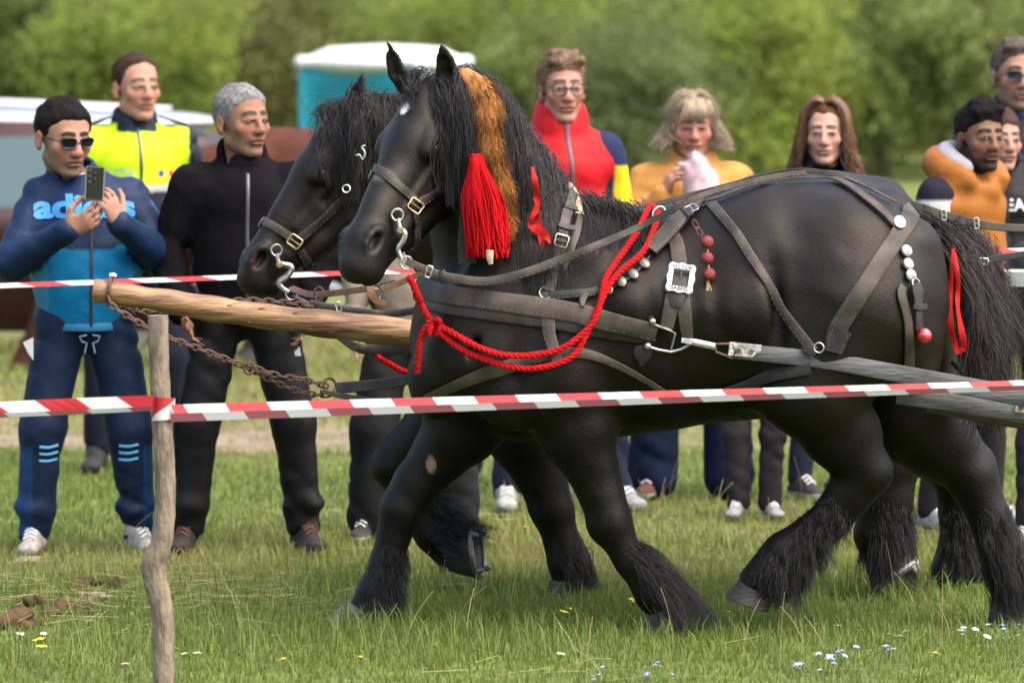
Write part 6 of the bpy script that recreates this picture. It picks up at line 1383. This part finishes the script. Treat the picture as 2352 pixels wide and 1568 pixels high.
# ---- bridles and reins
def bridle(label, B, Y, nose, cheek, sq, drop, shank, rosette, rtop, rbot, extra=()):
    p, n = on(B, *cheek[0], Y); T = empty('bridle', p, label, 'bridle')
    strap('noseband', nose, 21, T, worn, B, .004, .006, True, Y); strap('cheek_strap', cheek, 22, T, leather, B, .004, .006, True, Y); strap('jaw_strap', drop, 22, T, leather, B, .004, .006, True, Y)
    p, n = on(B, *sq, Y); rbuckle('square_ring', p+n*.012, px(16), px(13), .0038, brass, T, (n+V(0, -1, 0)).normalized(), .6)
    q = [on(B, *z, Y)[0].y for z in shank]; y0 = min(q)-.03
    mb = MB(); sp = spline([tuple(P(*z, y0)) for z in shank], 5); k = len(sp); mb.tube(sp, [.008+.004*math.sin(math.pi*i/(k-1)) for i in range(k)], 8); mb.build('bit_shank', steel, T)
    ring('bit_ring', P(*rtop, y0), px(13), .0042, steel, T, (.2, -1, 0)); ring('bit_ring', P(*rbot, y0), px(14), .0035, steel, T, (.2, -1, 0))
    c_ = P(*rosette, y0-.012); mb = MB(); mb.ell(c_, (.013, .006, .013), n=14)
    for i in range(8): mb.ell(c_+V(math.cos(i*.785)*.009, -.004, math.sin(i*.785)*.009), (.004, .003, .004), n=6)
    mb.build('rosette', brass, T)
    return T, y0
BN, yb = bridle('bridle with studded noseband and curved bit on the near horse', NBV, -.3, [c2(765, 830), c2(775, 803), c2(830, 780), c2(900, 800), c2(960, 850), c2(1040, 920), c2(1095, 970)], [c2(1125, 985), c2(1200, 935), c2(1290, 860), c2(1375, 775)], c2(1092, 1005), [c2(1102, 1045), c2(1106, 1150), c2(1105, 1285)],
    [c2(1003, 1075), c2(1015, 1130), c2(1042, 1160), c2(1030, 1205), c2(1003, 1250), c2(1022, 1305)], c2(1015, 1142), c2(1000, 1055), c2(1052, 1330))
strap('crown_strap', [c2(1362, 350), c2(1385, 480), c2(1405, 640), c2(1400, 800), c2(1392, 930)], 15, BN, leather, NBV, .03, .006, False, -.2)
mb = MB(); q = [c2(1372, 485), c2(1388, 510), c2(1378, 545), c2(1400, 570), c2(1420, 556), c2(1440, 570)]; ys = min(on(NBV, *z)[0].y for z in q)-.06
mb.tube(spline([tuple(P(*z, ys)) for z in q], 4), .005, 6); mb.build('curved_bit', steel, BN)
mb = MB(); mb.tube([P(*c2(1440, 570), ys), P(*c2(1438, 610), ys-.004), P(*c2(1448, 640), ys)], .004, 6); mb.build('snap_hook', steel, BN); ring('ring', P(*c2(1455, 645), ys-.005), px(9), .003, steel, BN)
mb = MB()
for i in range(9):
    x = 1358+i*9; mb.tube([P(*c2(x+20, 880), ys), P(*c2(x+6, 1050), ys-.01), P(*c2(x-6+i*2, 1200), ys-.012), P(*c2(x-4+i*3, 1335), ys-.012)], .0042, 4)
mb.build('leather_fringe', leather, BN)
BF, yf = bridle('bridle with studded noseband and curved bit on the far horse', FBV, FY, [c2(125, 1072), c2(135, 1050), c2(200, 1075), c2(300, 1130), c2(395, 1190)], [c2(440, 1190), c2(560, 1080), c2(700, 950)], c2(413, 1212), [c2(435, 1260), c2(500, 1360), c2(555, 1460)],
    [c2(310, 1275), c2(318, 1330), c2(385, 1350), c2(375, 1395), c2(320, 1440), c2(335, 1475), c2(375, 1500)], c2(320, 1340), c2(303, 1258), c2(390, 1510))
mb = MB(); mb.tube(spline([tuple(P(*c2(*z), .75)) for z in ((760, 715), (780, 710), (800, 735), (812, 700), (795, 665), (815, 655))], 4), .004, 6); mb.build('curved_bit', steel, BF)
strap('crown_strap', [c2(705, 930), c2(735, 820), c2(765, 700), c2(790, 560), c2(800, 470)], 15, BF, leather, FBV, .03, .006, False, FY)
ring('ring', P(*c2(705, 905), .78), px(9), .003, steel, BF)

RE = empty('reins', P(1000, 628, -.35), 'long grey leather rein from the near bit over the back to the driver', 'reins')
hy = lambda x, y, off: on(B, x, y)[0].y-off
rp = [(940, 603), (995, 627), (1035, 638), (1115, 646), (1195, 630), (1274, 602), (1354, 571), (1473, 519), (1604, 452)]
pp = [(x, y, min(hy(x, y, .05), -.27 if x > 1100 else yb)) for x, y in rp]
for i in range(len(pp)): pp[i] = (pp[i][0], pp[i][1], min(pp[i][2], -.34 if 1050 < pp[i][0] < 1450 else pp[i][2]))
air('rein_strap', [(933, 600, yb)]+[(a, b_, c_-.01) for a, b_, c_ in pp[1:]]+[(1716, 419, -.14), (1800, 402, -.06), (1850, 397, -.02)], [16, 20, 21, 20, 20, 20, 18, 15, 13, 12, 12, 11], RE, worn, .006, True)
strap('rein_strap', [(1850, 399), (1900, 404), (1960, 425), (2020, 455), (2050, 470)], 12, RE, worn, B, .012, .006, False)
air('rein_strap', [(2043, 460, -.03), (2100, 472, -.03), (2167, 493, -.03), (2241, 513, -.03), (2300, 522, -.03), (2400, 526, -.03)], [16, 18, 18, 18, 18, 18], RE, worn, .008)
for x, y in ((2168, 494), (2243, 513)): rbuckle('buckle', P(x, y, -.05), px(5), px(12), .003, steel, RE, (0, -1, 0), -.1)
air('keeper', [(2212, 497, -.05), (2208, 515, -.055)], 18, RE, leather)
rbuckle('buckle', P(985, 624, pp[1][2]-.03), px(6), px(13), .003, steel, RE, (0, -1, 0), .3)
air('keeper', [(1014, 622, pp[2][2]-.03), (1018, 636, pp[2][2]-.035), (1013, 650, pp[2][2]-.03)], 16, RE, leather)
R2 = empty('reins', P(1700, 408, .05), 'thin upper rein running over the croup behind the saddle', 'reins')
air('rein_strap', [(1440, 492, .02), (1540, 460, .04), (1650, 432, .05), (1740, 408, .04), (1800, 397, .02), (1850, 392, .0), (1930, 404, 0), (2000, 432, .02), (2050, 455, .03)], [12]*9, R2, worn, .005)
R3 = empty('reins', P(2300, 592, .6), 'short rein end with small buckle behind the tails', 'reins')
air('rein_strap', [(2240, 602, .5), (2300, 592, .5), (2420, 574, .5)], [14, 16, 14], R3, leather, .006); rbuckle('buckle', P(2258, 600, .47), px(12), px(7), .003, steel, R3, (0, -1, 0), .1)
# coupling straps between the bits
CS = empty('coupling_strap', P(760, 670, .5), 'brown leather coupling strap between the two horses', 'strap')
air('strap', [(*cb(560, 465), .75), (*cb(720, 512), .6), (*cb(1000, 485), .4), (*cb(1250, 450), .2), (*cb(1400, 415), .05)], [16, 15, 15, 15, 14], CS, brown_l, .006, True)
air('strap', [(*cb(1290, 460), .1), (*cb(1450, 410), .0), (*cb(1620, 330), -.1)], [13, 14, 13], CS, tan_l, .006)
ring('ring', P(*cb(775, 505), .5), px(12), .004, rust, CS, (0, -1, 0), (.9, 1.3)); ring('ring', P(*cb(1240, 510), .15), px(13), .004, steel, CS, (0, -1, 0))
air('buckle_strap', [(*cb(1190, 400), .16), (*cb(1200, 470), .14), (*cb(1230, 550), .14), (*cb(1320, 590), .15)], [18, 18, 16, 12], CS, tan_l, .006)
mb = MB(); mb.tube([P(*cb(1190, 260), .05), P(*cb(1208, 285), .05), P(*cb(1185, 320), .1), P(*cb(1185, 380), .14)], [.005, .006, .005, .006], 6); mb.build('snap_hook', brass, CS)
FRN = empty('reins', P(800, 712, .8), 'dark rein with steel snap running back from the far bit', 'reins')
mb = MB(); mb.tube([P(*cb(575, 525), yf), P(*cb(640, 555), .8), P(*cb(715, 590), .8)], [.005, .006, .004], 6); mb.build('snap_hook', steel, FRN)
air('rein_strap', [(*cb(700, 580), .8), (*cb(800, 605), .8), (*cb(950, 625), .8), (*cb(1200, 660), .8), (*cb(1350, 672), .8), (*cb(1620, 630), .75)], [18, 20, 18, 18, 18, 18], FRN, leather, .006, True)
rbuckle('buckle', P(*cb(935, 610), .77), px(6), px(11), .003, steel, FRN, (0, -1, 0), -.3)

# ---- red rope
RP = empty('red_rope', P(998, 745, -.4), 'bright red braided lead rope looped from bit to saddle', 'rope')
def rp3(pts, off): return [tuple(P(*c3(*z), min(on(B, *c3(*z))[0].y-off, 9))) for z in pts]
s1 = rp3([(1372, 268), (1330, 290), (1270, 420), (1180, 550), (1095, 680), (1060, 830), (1000, 960), (830, 1090), (600, 1125), (400, 1095), (200, 990), (105, 940)], .045)
s2 = rp3([(1350, 262), (1392, 300), (1360, 430), (1300, 540), (1180, 640), (1105, 735), (1050, 850), (990, 985), (900, 1130), (720, 1195), (550, 1190), (300, 1110), (160, 1015), (108, 970)], .04)
def even(s):   # the rope hangs in a smooth sheet off the flank
    s = np.array(s)
    for _ in range(6): s[1:-1, 1] = np.minimum(s[1:-1, 1], (s[:-2, 1]+s[2:, 1])/2)
    return s
rope('rope', even(s1), .0105, rope_m, RP); rope('rope', even(s2), .0105, rope_m, RP)
k0 = np.array(s1[-1]); up = [k0, P(*c3(60, 890), k0[1]-.01), P(*c3(0, 770), k0[1]), P(*cb(1600, 560), yb+.02), P(*cb(1530, 400), yb), P(*cb(1500, 370), yb)]
rope('rope', [tuple(q) for q in up], .0115, rope_m, RP)
rope('rope', [tuple(k0+np.array((0, -.01, -.01))), P(*c3(60, 960), k0[1]-.02), P(*c3(25, 1020), k0[1]-.01), P(*c3(15, 1120), k0[1]), P(*c3(5, 1225), k0[1]+.02)], .0105, rope_m, RP)
kc = P(*c3(105, 960), k0[1]-.02); rope('knot', [tuple(kc+V(math.cos(t)*px(13), -.014*math.sin(t*2.1), math.sin(t*1.5)*px(17))) for t in np.linspace(0, 9, 24)], .0095, rope_m, RP)
R4 = empty('red_rope', P(920, 845, .75), 'short end of red rope hanging below the far horse breast', 'rope'); rope('rope', [tuple(P(*cb(*z), .72)) for z in ((1250, 1015), (1350, 1075), (1450, 1130), (1570, 1165), (1650, 1180))], .0105, rope_m, R4)

# ---- tassel, fox fur, ribbons, pendant
tt = P(1092, 356, ys-.07); TS = empty('tassel', tt, 'large bright red yarn tassel hanging beside the near horse cheek', 'tassel')
pa = []; nT = 620
for i in range(nT):
    a = RNG.uniform(0, 6.28); r_ = RNG.random()**.5; e = RNG.uniform(.84, 1.03); w = RNG.uniform(0, 6.28); q = []
    for t in np.linspace(0, 1, 12):
        rad = px(14+33*min(1, max(0, t-.03)*2.1)**1.2*(1+.06*math.sin(a*3))); q.append((tt.x+px(29)*t+math.cos(a)*r_*rad+.006*math.sin(w+t*7)*t, tt.y+math.sin(a)*r_*rad*.7, tt.z-px(226)*t*e))
    pa.append(q)
strands('yarn_skirt', pa, .0036, yarn, TS, np.array((.36, .004, .006))*RNG.uniform(.65, 1.2, (nT, 1)), .9, flat=1)
mb = MB(); mb.tube([tt+V(0, 0, .004), tt+V(.0, 0, -.01), tt+V(.002, 0, -.035), tt+V(.004, 0, -.055)], [px(10), px(14), px(15), px(13)], 14); mb.build('tassel_head', rope_m, TS)
fox = [c2(1385, 255), c2(1425, 300), c2(1478, 360), c2(1510, 450), c2(1515, 560), c2(1530, 680), c2(1580, 820), c2(1615, 960), c2(1625, 1080), c2(1620, 1160)]; fw = [20, 28, 34, 34, 28, 26, 24, 18, 15, 8]
fq = spline([tuple(z)+(w_,) for z, w_ in zip(fox, fw)], 10); FP = empty('fox_fur', P(1128, 300, -.4), 'orange brown fox fur strip draped over the black neck', 'fur')
fy = np.array([min(on(B, a, b_)[0].y, .2)-.085 for a, b_, _ in fq])
for _ in range(8): fy[1:-1] = (fy[:-2]+fy[1:-1]+fy[2:])/3
fp = np.array([tuple(P(a, b_, y)) for (a, b_, _), y in zip(fq, fy)]); fwm = fq[:, 2]*px(1)
mb = MB()
prims = [cap(fp[i], fp[i+1], fwm[i]*.9, fwm[i+1]*.9, .01, (V(0, 1, 0), 1.9)) for i in range(len(fp)-1)]
tang = np.gradient(fp, axis=0); tang /= np.linalg.norm(tang, axis=1)[:, None]; sidev = np.cross(tang, (0, -1, 0)); sidev /= np.linalg.norm(sidev, axis=1)[:, None]
sdf_mesh('pelt', prims, .009, mat('fox skin', (.3, .12, .03), .9), FP)
nF = 3600; kk = RNG.uniform(0, len(fp)-1.01, nF); ki = kk.astype(int); th_ = RNG.uniform(-1.5, 1.5, nF); rt_ = fp[ki]+sidev[ki]*(np.sin(th_)*fwm[ki]*.9)[:, None]+np.array((0, -1, 0))*(np.cos(th_)*fwm[ki]*.45)[:, None]
dr = sidev[ki]*np.sin(th_)[:, None]*.55+np.array((0, -1, 0))*(np.cos(th_))[:, None]*.3+tang[ki]*.75
dark = np.clip(.5+.5*np.sin(kk*.35+1.2)+RNG.normal(size=nF)*.25+.45*(np.sin(th_) > .4), 0, 1)[:, None]
fcol = np.array((.32, .135, .03))*(1-dark)+np.array((.075, .027, .009))*dark
strands('fur', hairpaths(rt_, dr, RNG.uniform(.024, .046, nF), 5, .5, .002, 5, jitter=.3), .0016, yarn, FP, fcol*RNG.uniform(.7, 1.3, (nF, 1)), .3)
mb = MB(); mb.tube([P(*c3(425, 520), -.46), P(*c3(425, 560), -.46), P(*c3(430, 598), -.455)], [.014, .013, .008], 10); tag(mb.build('horn_tip', mat('tan horn', (.42, .3, .18), .6, bump=.3, var=.3, vscale=40)), 'short tan horn tip sticking out below the red tassel', 'ornament')
RB = empty('red_ribbon', P(1230, 480, -.4), 'red ribbon tied into the mane beside the collar', 'ribbon')
yr = on(B, 1230, 500)[0].y-.085
air('ribbon_tail', [(*c3(672, 40), yr+.01), (*c3(690, 160), yr-.01), (*c3(700, 260), yr-.01), (*c3(662, 345), yr-.02), (*c3(675, 390), yr-.02), (*c3(740, 425), yr-.02), (*c3(772, 480), yr-.02)], [8, 17, 16, 13, 17, 18, 7], RB, red_r, .0008, twist=1.1)
air('ribbon_tail', [(*c3(690, 120), yr), (*c3(700, 300), yr-.005), (*c3(715, 430), yr-.01), (*c3(738, 550), yr-.01)], [9, 13, 18, 13], RB, red_r, .0008, nrm=(.2, -1, 0), twist=.9)
RB2 = empty('red_ribbon', P(2190, 700, -.2), 'long red ribbon hanging in the near horse tail', 'ribbon')
yt_ = -.16
air('ribbon_tail', [(*c4(1755, 540), yt_+.02), (*c4(1745, 700), yt_), (*c4(1735, 860), yt_-.02), (*c4(1745, 1010), yt_-.03), (*c4(1785, 1130), yt_-.03)], [8, 13, 14, 15, 12], RB2, red_r, .0008, nrm=(-.2, -1, 0), twist=.8)
air('ribbon_tail', [(*c4(1765, 560), yt_), (*c4(1780, 720), yt_-.02), (*c4(1780, 880), yt_-.04), (*c4(1815, 1085), yt_-.04), (*c4(1790, 1105), yt_-.04)], [6, 12, 12, 16, 8], RB2, red_r, .0008, twist=.9)
PD = empty('pendant', P(1624, 590, -.4), 'pendant of three dull red beads with thin ribbon tails below the saddle', 'pendant')
pts = [c4(300, 385), c4(320, 425), c4(345, 465), c4(376, 505), c4(376, 595), c4(387, 685)]; py_ = min(on(B, *z)[0].y for z in pts)-.03
for a, b_ in ((0, 1), (1, 2), (2, 3)): ring('chain_link', (P(*pts[a], py_)+P(*pts[b_], py_))/2, px(11), .0025, rust, PD, (0, -1, 0), (1, .45), -math.atan2(pts[b_][1]-pts[a][1], pts[b_][0]-pts[a][0])*-1)
for z in pts[3:]:
    mb = MB(); mb.ell(P(*z, py_), (px(15), px(14), px(15)), n=16); mb.build('bead', redball, PD)
mb = MB(); mb.tube([P(*pts[3], py_), P(*pts[5], py_)], .003, 5); mb.build('cord', mat('pale cord', (.35, .25, .18), .8), PD)
air('tail_ribbon', [(*c4(382, 710), py_), (*c4(378, 800), py_), (*c4(374, 920), py_)], [7, 7, 4], PD, mat('tricolour', (.3, .2, .06), .7), .001); air('tail_ribbon', [(*c4(390, 740), py_), (*c4(420, 830), py_), (*c4(465, 880), py_), (*c4(488, 945), py_)], [2, 3, 4, 4], PD, mat('tan cord', (.4, .2, .1), .7), .001)

# ---- pole, chains, dark straps
wood = mat('peeled wood', (.26, .145, .06), .6, bump=.8, bscale=60, stretch=(.13, 1, 1), col2=(.075, .033, .013), vscale=30, var=.1)
yp = .58; pole_pts = [(214, 667, yp), (330, 683, yp), (500, 711, yp), (700, 738, yp), (955, 768, yp), (1400, 830, yp), (2000, 905, yp)]
q = spline([tuple(P(*z)) for z in pole_pts], 8); mb = MB(); kq = len(q)
rr_ = [px(1, yp)*(25+7*min(1, i/30)+1.6*math.sin(i*1.3)+1.2*math.sin(i*.47+1)) for i in range(kq)]
mb.tube(q, rr_, 18); PO = mb.build('draught_pole', wood); tag(PO, 'peeled wooden draught pole between the horses with chain on its tip', 'pole')
for i in range(24):
    a = RNG.uniform(0, 6.28); k = int(RNG.integers(6, 34)); c_ = Vector(q[k])+V(0, -math.cos(a), math.sin(a))*rr_[k]; mb = MB(); mb.tube([c_, c_+V(.03, -.004, .006), c_+V(.06, -.002, .014)], [.003, .002, .0005], 4)
    if a < .9 or a > 5.4: mb.build('splinter', wood, PO)
# chains: link by link
def link_mesh(L, W, r):
    mb = MB(); pts = []
    for t in np.linspace(0, 6.2832, 18, endpoint=False): c_, s_ = math.cos(t), math.sin(t); pts.append(((L-W)*np.sign(c_)*(abs(c_) > .25)*min(1, (abs(c_)-.25)*3)+W*c_ if abs(c_) > .25 else W*c_, 0, W*s_))
    mb.tube(pts, r, 6, closed=True); o = mb.build('chain_link', rust); me = o.data; bpy.data.objects.remove(o); return me
LM = link_mesh(.0195, .0095, .0036)
def chain_links(name, label, pts, pitch=.027):
    q = spline([tuple(P(*z)) for z in pts], 10); L = np.concatenate([[0], np.cumsum(np.linalg.norm(np.diff(q, axis=0), axis=1))]); n = int(L[-1]/pitch); root = empty(name, q[0], label, 'chain')
    for i in range(n+1):
        s = L[-1]*i/n; p = Vector([np.interp(s, L, q[:, j]) for j in range(3)]); p2_ = Vector([np.interp(min(s+.01, L[-1]), L, q[:, j]) for j in range(3)]); p0 = Vector([np.interp(max(s-.01, 0), L, q[:, j]) for j in range(3)]); t = (p2_-p0).normalized()
        s_ = t.cross(V(0, -1, 0)).normalized(); u = s_.cross(t); ang = (.25 if i % 2 else 1.35)+RNG.normal()*.12; z = s_*math.cos(ang)+u*math.sin(ang); y = z.cross(t)
        o = bpy.data.objects.new('chain_link', LM); C.objects.link(o); o.parent = root; o.matrix_parent_inverse = root.matrix_world.inverted(); o.matrix_basis = Matrix.Translation(p) @ rot_cols(t, y, z).to_4x4()
    return root
CH = chain_links('chain', 'rusty chain hanging from the pole tip down to the breast straps', [(252, 690, .48), (262, 706, .47), (300, 730, .46), (345, 755, .45), (395, 778, .45), (470, 806, .45), (570, 845, .45), (613, 868, .45), (672, 894, .45), (722, 906, .45), (748, 906, .45)])
chain_links('chain', 'rusty chain strand running above the other to the leather strap', [(576, 842, .44), (641, 863, .44), (694, 871, .44), (742, 884, .44)])
chain_links('chain', 'rusty chain running along the far side of the pole', [(262, 695, .62), (310, 713, .66), (350, 716, .7), (450, 700, .72), (560, 690, .72), (640, 694, .72), (706, 702, .72)])
loop = [P(252, 667, yp)+V(.012*math.sin(t)*.5, math.cos(t)*px(31, yp), math.sin(t)*px(33, yp)) for t in np.linspace(0, 6.2832, 20, endpoint=False)]
mb = MB(); mb.tube(loop, .0075, 7, closed=True); mb.build('wire_loop', rust, CH); mb = MB(); mb.tube([P(252, 634, yp-.02), P(262, 633, yp-.02), P(266, 636, yp-.02)], [.012, .012, .009], 8); mb.build('nut', steel, CH)
ring('big_ring', P(572, 846, .42), px(13), .0045, rust, CH, (.5, -1, 0)); ring('big_ring', P(757, 884, .44), px(16), .005, rust, CH, (.5, -1, .2))
DS = empty('breast_strap', P(870, 875, .4), 'black leather breast strap from the chain to the near chest', 'strap')
air('strap', [(*cb(915, 1270), .42), (*cb(1000, 1268), .42), (*cb(1250, 1245), .38), (*cb(1450, 1215), .3), (*cb(1700, 1160), .1)], [26, 27, 26, 24, 20], DS, leather, .012, True)
air('strap', [(*cb(790, 1300), .43), (*cb(880, 1320), .42), (*cb(1000, 1345), .4), (*cb(1250, 1385), .35)], [9, 12, 14, 14], DS, worn, .01)
air('pole_strap', [(*cb(930, 860), .75), (*cb(1080, 940), .75), (*cb(1250, 965), .75), (*cb(1400, 955), .7), (*cb(1650, 940), .6)], [10, 22, 28, 30, 28], DS, leather, .008)

# ---- barrier tapes and stake
stake_m = mat('weathered stake', (.17, .135, .09), .85, bump=1.0, bscale=70, stretch=(1, 1, .35), col2=(.075, .058, .04), vscale=34)
SY = -1.7; sp_ = spline([tuple(P(*z, SY)) for z in ((363, 724), (366, 850), (374, 1000), (380, 1130), (372, 1240), (352, 1300), (372, 1400), (376, 1500), (374, 1620))], 5)
rs_ = np.interp(np.linspace(0, 8, len(sp_)), range(9), [23, 23, 24, 24, 25, 28, 26, 25, 25])*px(1, SY); SK = MB(); SK.tube(sp_, rs_*(1+.03*np.sin(np.arange(len(sp_))*2.3)), 16); ST = SK.build('stake', stake_m); tag(ST, 'rough crooked wooden stake holding the near barrier tape', 'stake')
mb = MB(); kx = Vector(sp_[27]); mb.ell(kx+V(-.02, -.015, 0), (.018, .015, .03)); mb.build('knot', stake_m, ST)
tw = mat('tape white', (.5, .5, .48), .4, spec=.5, trans=.25); trd = mat('tape red', (.36, .008, .012), .4, spec=.5, trans=.25); tp_ = mat('tape pink reverse', (.27, .085, .1), .45, trans=.25)
def tape(name, pts, rows, pitch, parent, slant=.35, off=0.0, amp=.0):
    """pts (x,y,width,Y): striped plastic film; rows: (from, to, red material index, phase) across the width"""
    q = spline(pts, 24); P3 = [P(a[0], a[1], a[3]) for a in q]; w = [px(a[2], a[3]) for a in q]; L = [0.0]
    for i in range(1, len(P3)): L.append(L[-1]+(P3[i]-P3[i-1]).length)
    n = int(L[-1]/pitch)+2; v = []; f = []; mi = []
    nc = 3
    def at(s, k, dep):
        s = min(max(s, 0), L[-1]); x = [np.interp(s, L, [p[j] for p in P3]) for j in range(3)]; ww = np.interp(s, L, w); return (x[0], x[1]-dep+amp*math.sin(s*9+k*2), x[2]+ww*(.5-k))
    for (k0_, k1_, ridx, ph, dep0, dep1) in rows:
        for i in range(-1, n):
            a0 = (i+ph+off)*pitch; a1 = a0+pitch
            for j in range(nc):
                s0, s1 = a0+(a1-a0)*j/nc, a0+(a1-a0)*(j+1)/nc
                if s1 <= 0 or s0 >= L[-1]: continue
                sl = slant*pitch; b = len(v); v += [at(s0, k0_, dep0), at(s1, k0_, dep0), at(s1+sl*(k1_-k0_), k1_, dep1), at(s0+sl*(k1_-k0_), k1_, dep1)]; f.append((b, b+1, b+2, b+3)); mi.append(ridx if i % 2 else 0)
    return mesh_np(name, v, f, [tw, trd, tp_], parent, midx=mi, smooth=False)
T1 = empty('barrier_tape', P(372, 935, SY-.05), 'red and white barrier tape across the foreground tied to the stake', 'barrier tape')
tape('tape_run', [(-60, 943, 36, SY), (150, 934, 38, SY), (352, 925, 36, SY-.04)], [(0, .72, 1, 0, 0, .004), (.72, 1, 2, .25, .004, -.006)], px(96, SY), T1, .55, .45)
tape('tape_run', [(392, 949, 40, SY-.04), (700, 939, 38, SY+.05), (1100, 926, 34, SY+.15), (1700, 906, 28, SY+.25), (2100, 893, 25, SY+.3), (2420, 882, 23, SY+.35)], [(0, .5, 1, 0, 0, .008), (.5, 1, 2, .45, .008, -.004)], px(97, SY), T1, .25, .3)
mb = MB(); wr_ = [V(P(372, 0, SY).x, SY, 0)+V(math.cos(t)*px(27, SY), math.sin(t)*px(27, SY), 0) for t in np.linspace(math.pi*1.02, math.pi*1.98, 12)]
v = []; 
for i, wv in enumerate(wr_):
    zt_ = P(0, 908+i*.5, SY).z; zb_ = P(0, 966-i*.6, SY).z; v += [V(wv.x, wv.y, zt_), V(wv.x, wv.y-.004, zb_)]
f = []; mi = []
for i in range(11):
    a, b_, c_, d_ = v[2*i], v[2*i+2], v[2*i+3], v[2*i+1]; k = i/11; m0 = a.lerp(d_, 1-k); m1 = b_.lerp(c_, 1-(i+1)/11); o = len(mb.v)
    mb.add([a, b_, m1, m0], [(0, 1, 2, 3)], 1); mb.add([m0, m1, c_, d_], [(0, 1, 2, 3)], 0)
mb.build('tape_wrap', [tw, trd], T1, smooth=False)
T2 = empty('barrier_tape', P(300, 646, 2.0), 'far red and white barrier tape in front of the standing spectators', 'barrier tape')
tape('tape_run', [(-60, 658, 11, 1.95), (550, 636, 11, 1.95), (900, 623, 11, 1.95), (1600, 600, 12, 1.95), (2420, 572, 10, 1.95)], [(0, 1, 1, 0, 0, .01)], px(84, 2), T2, .5, .2)
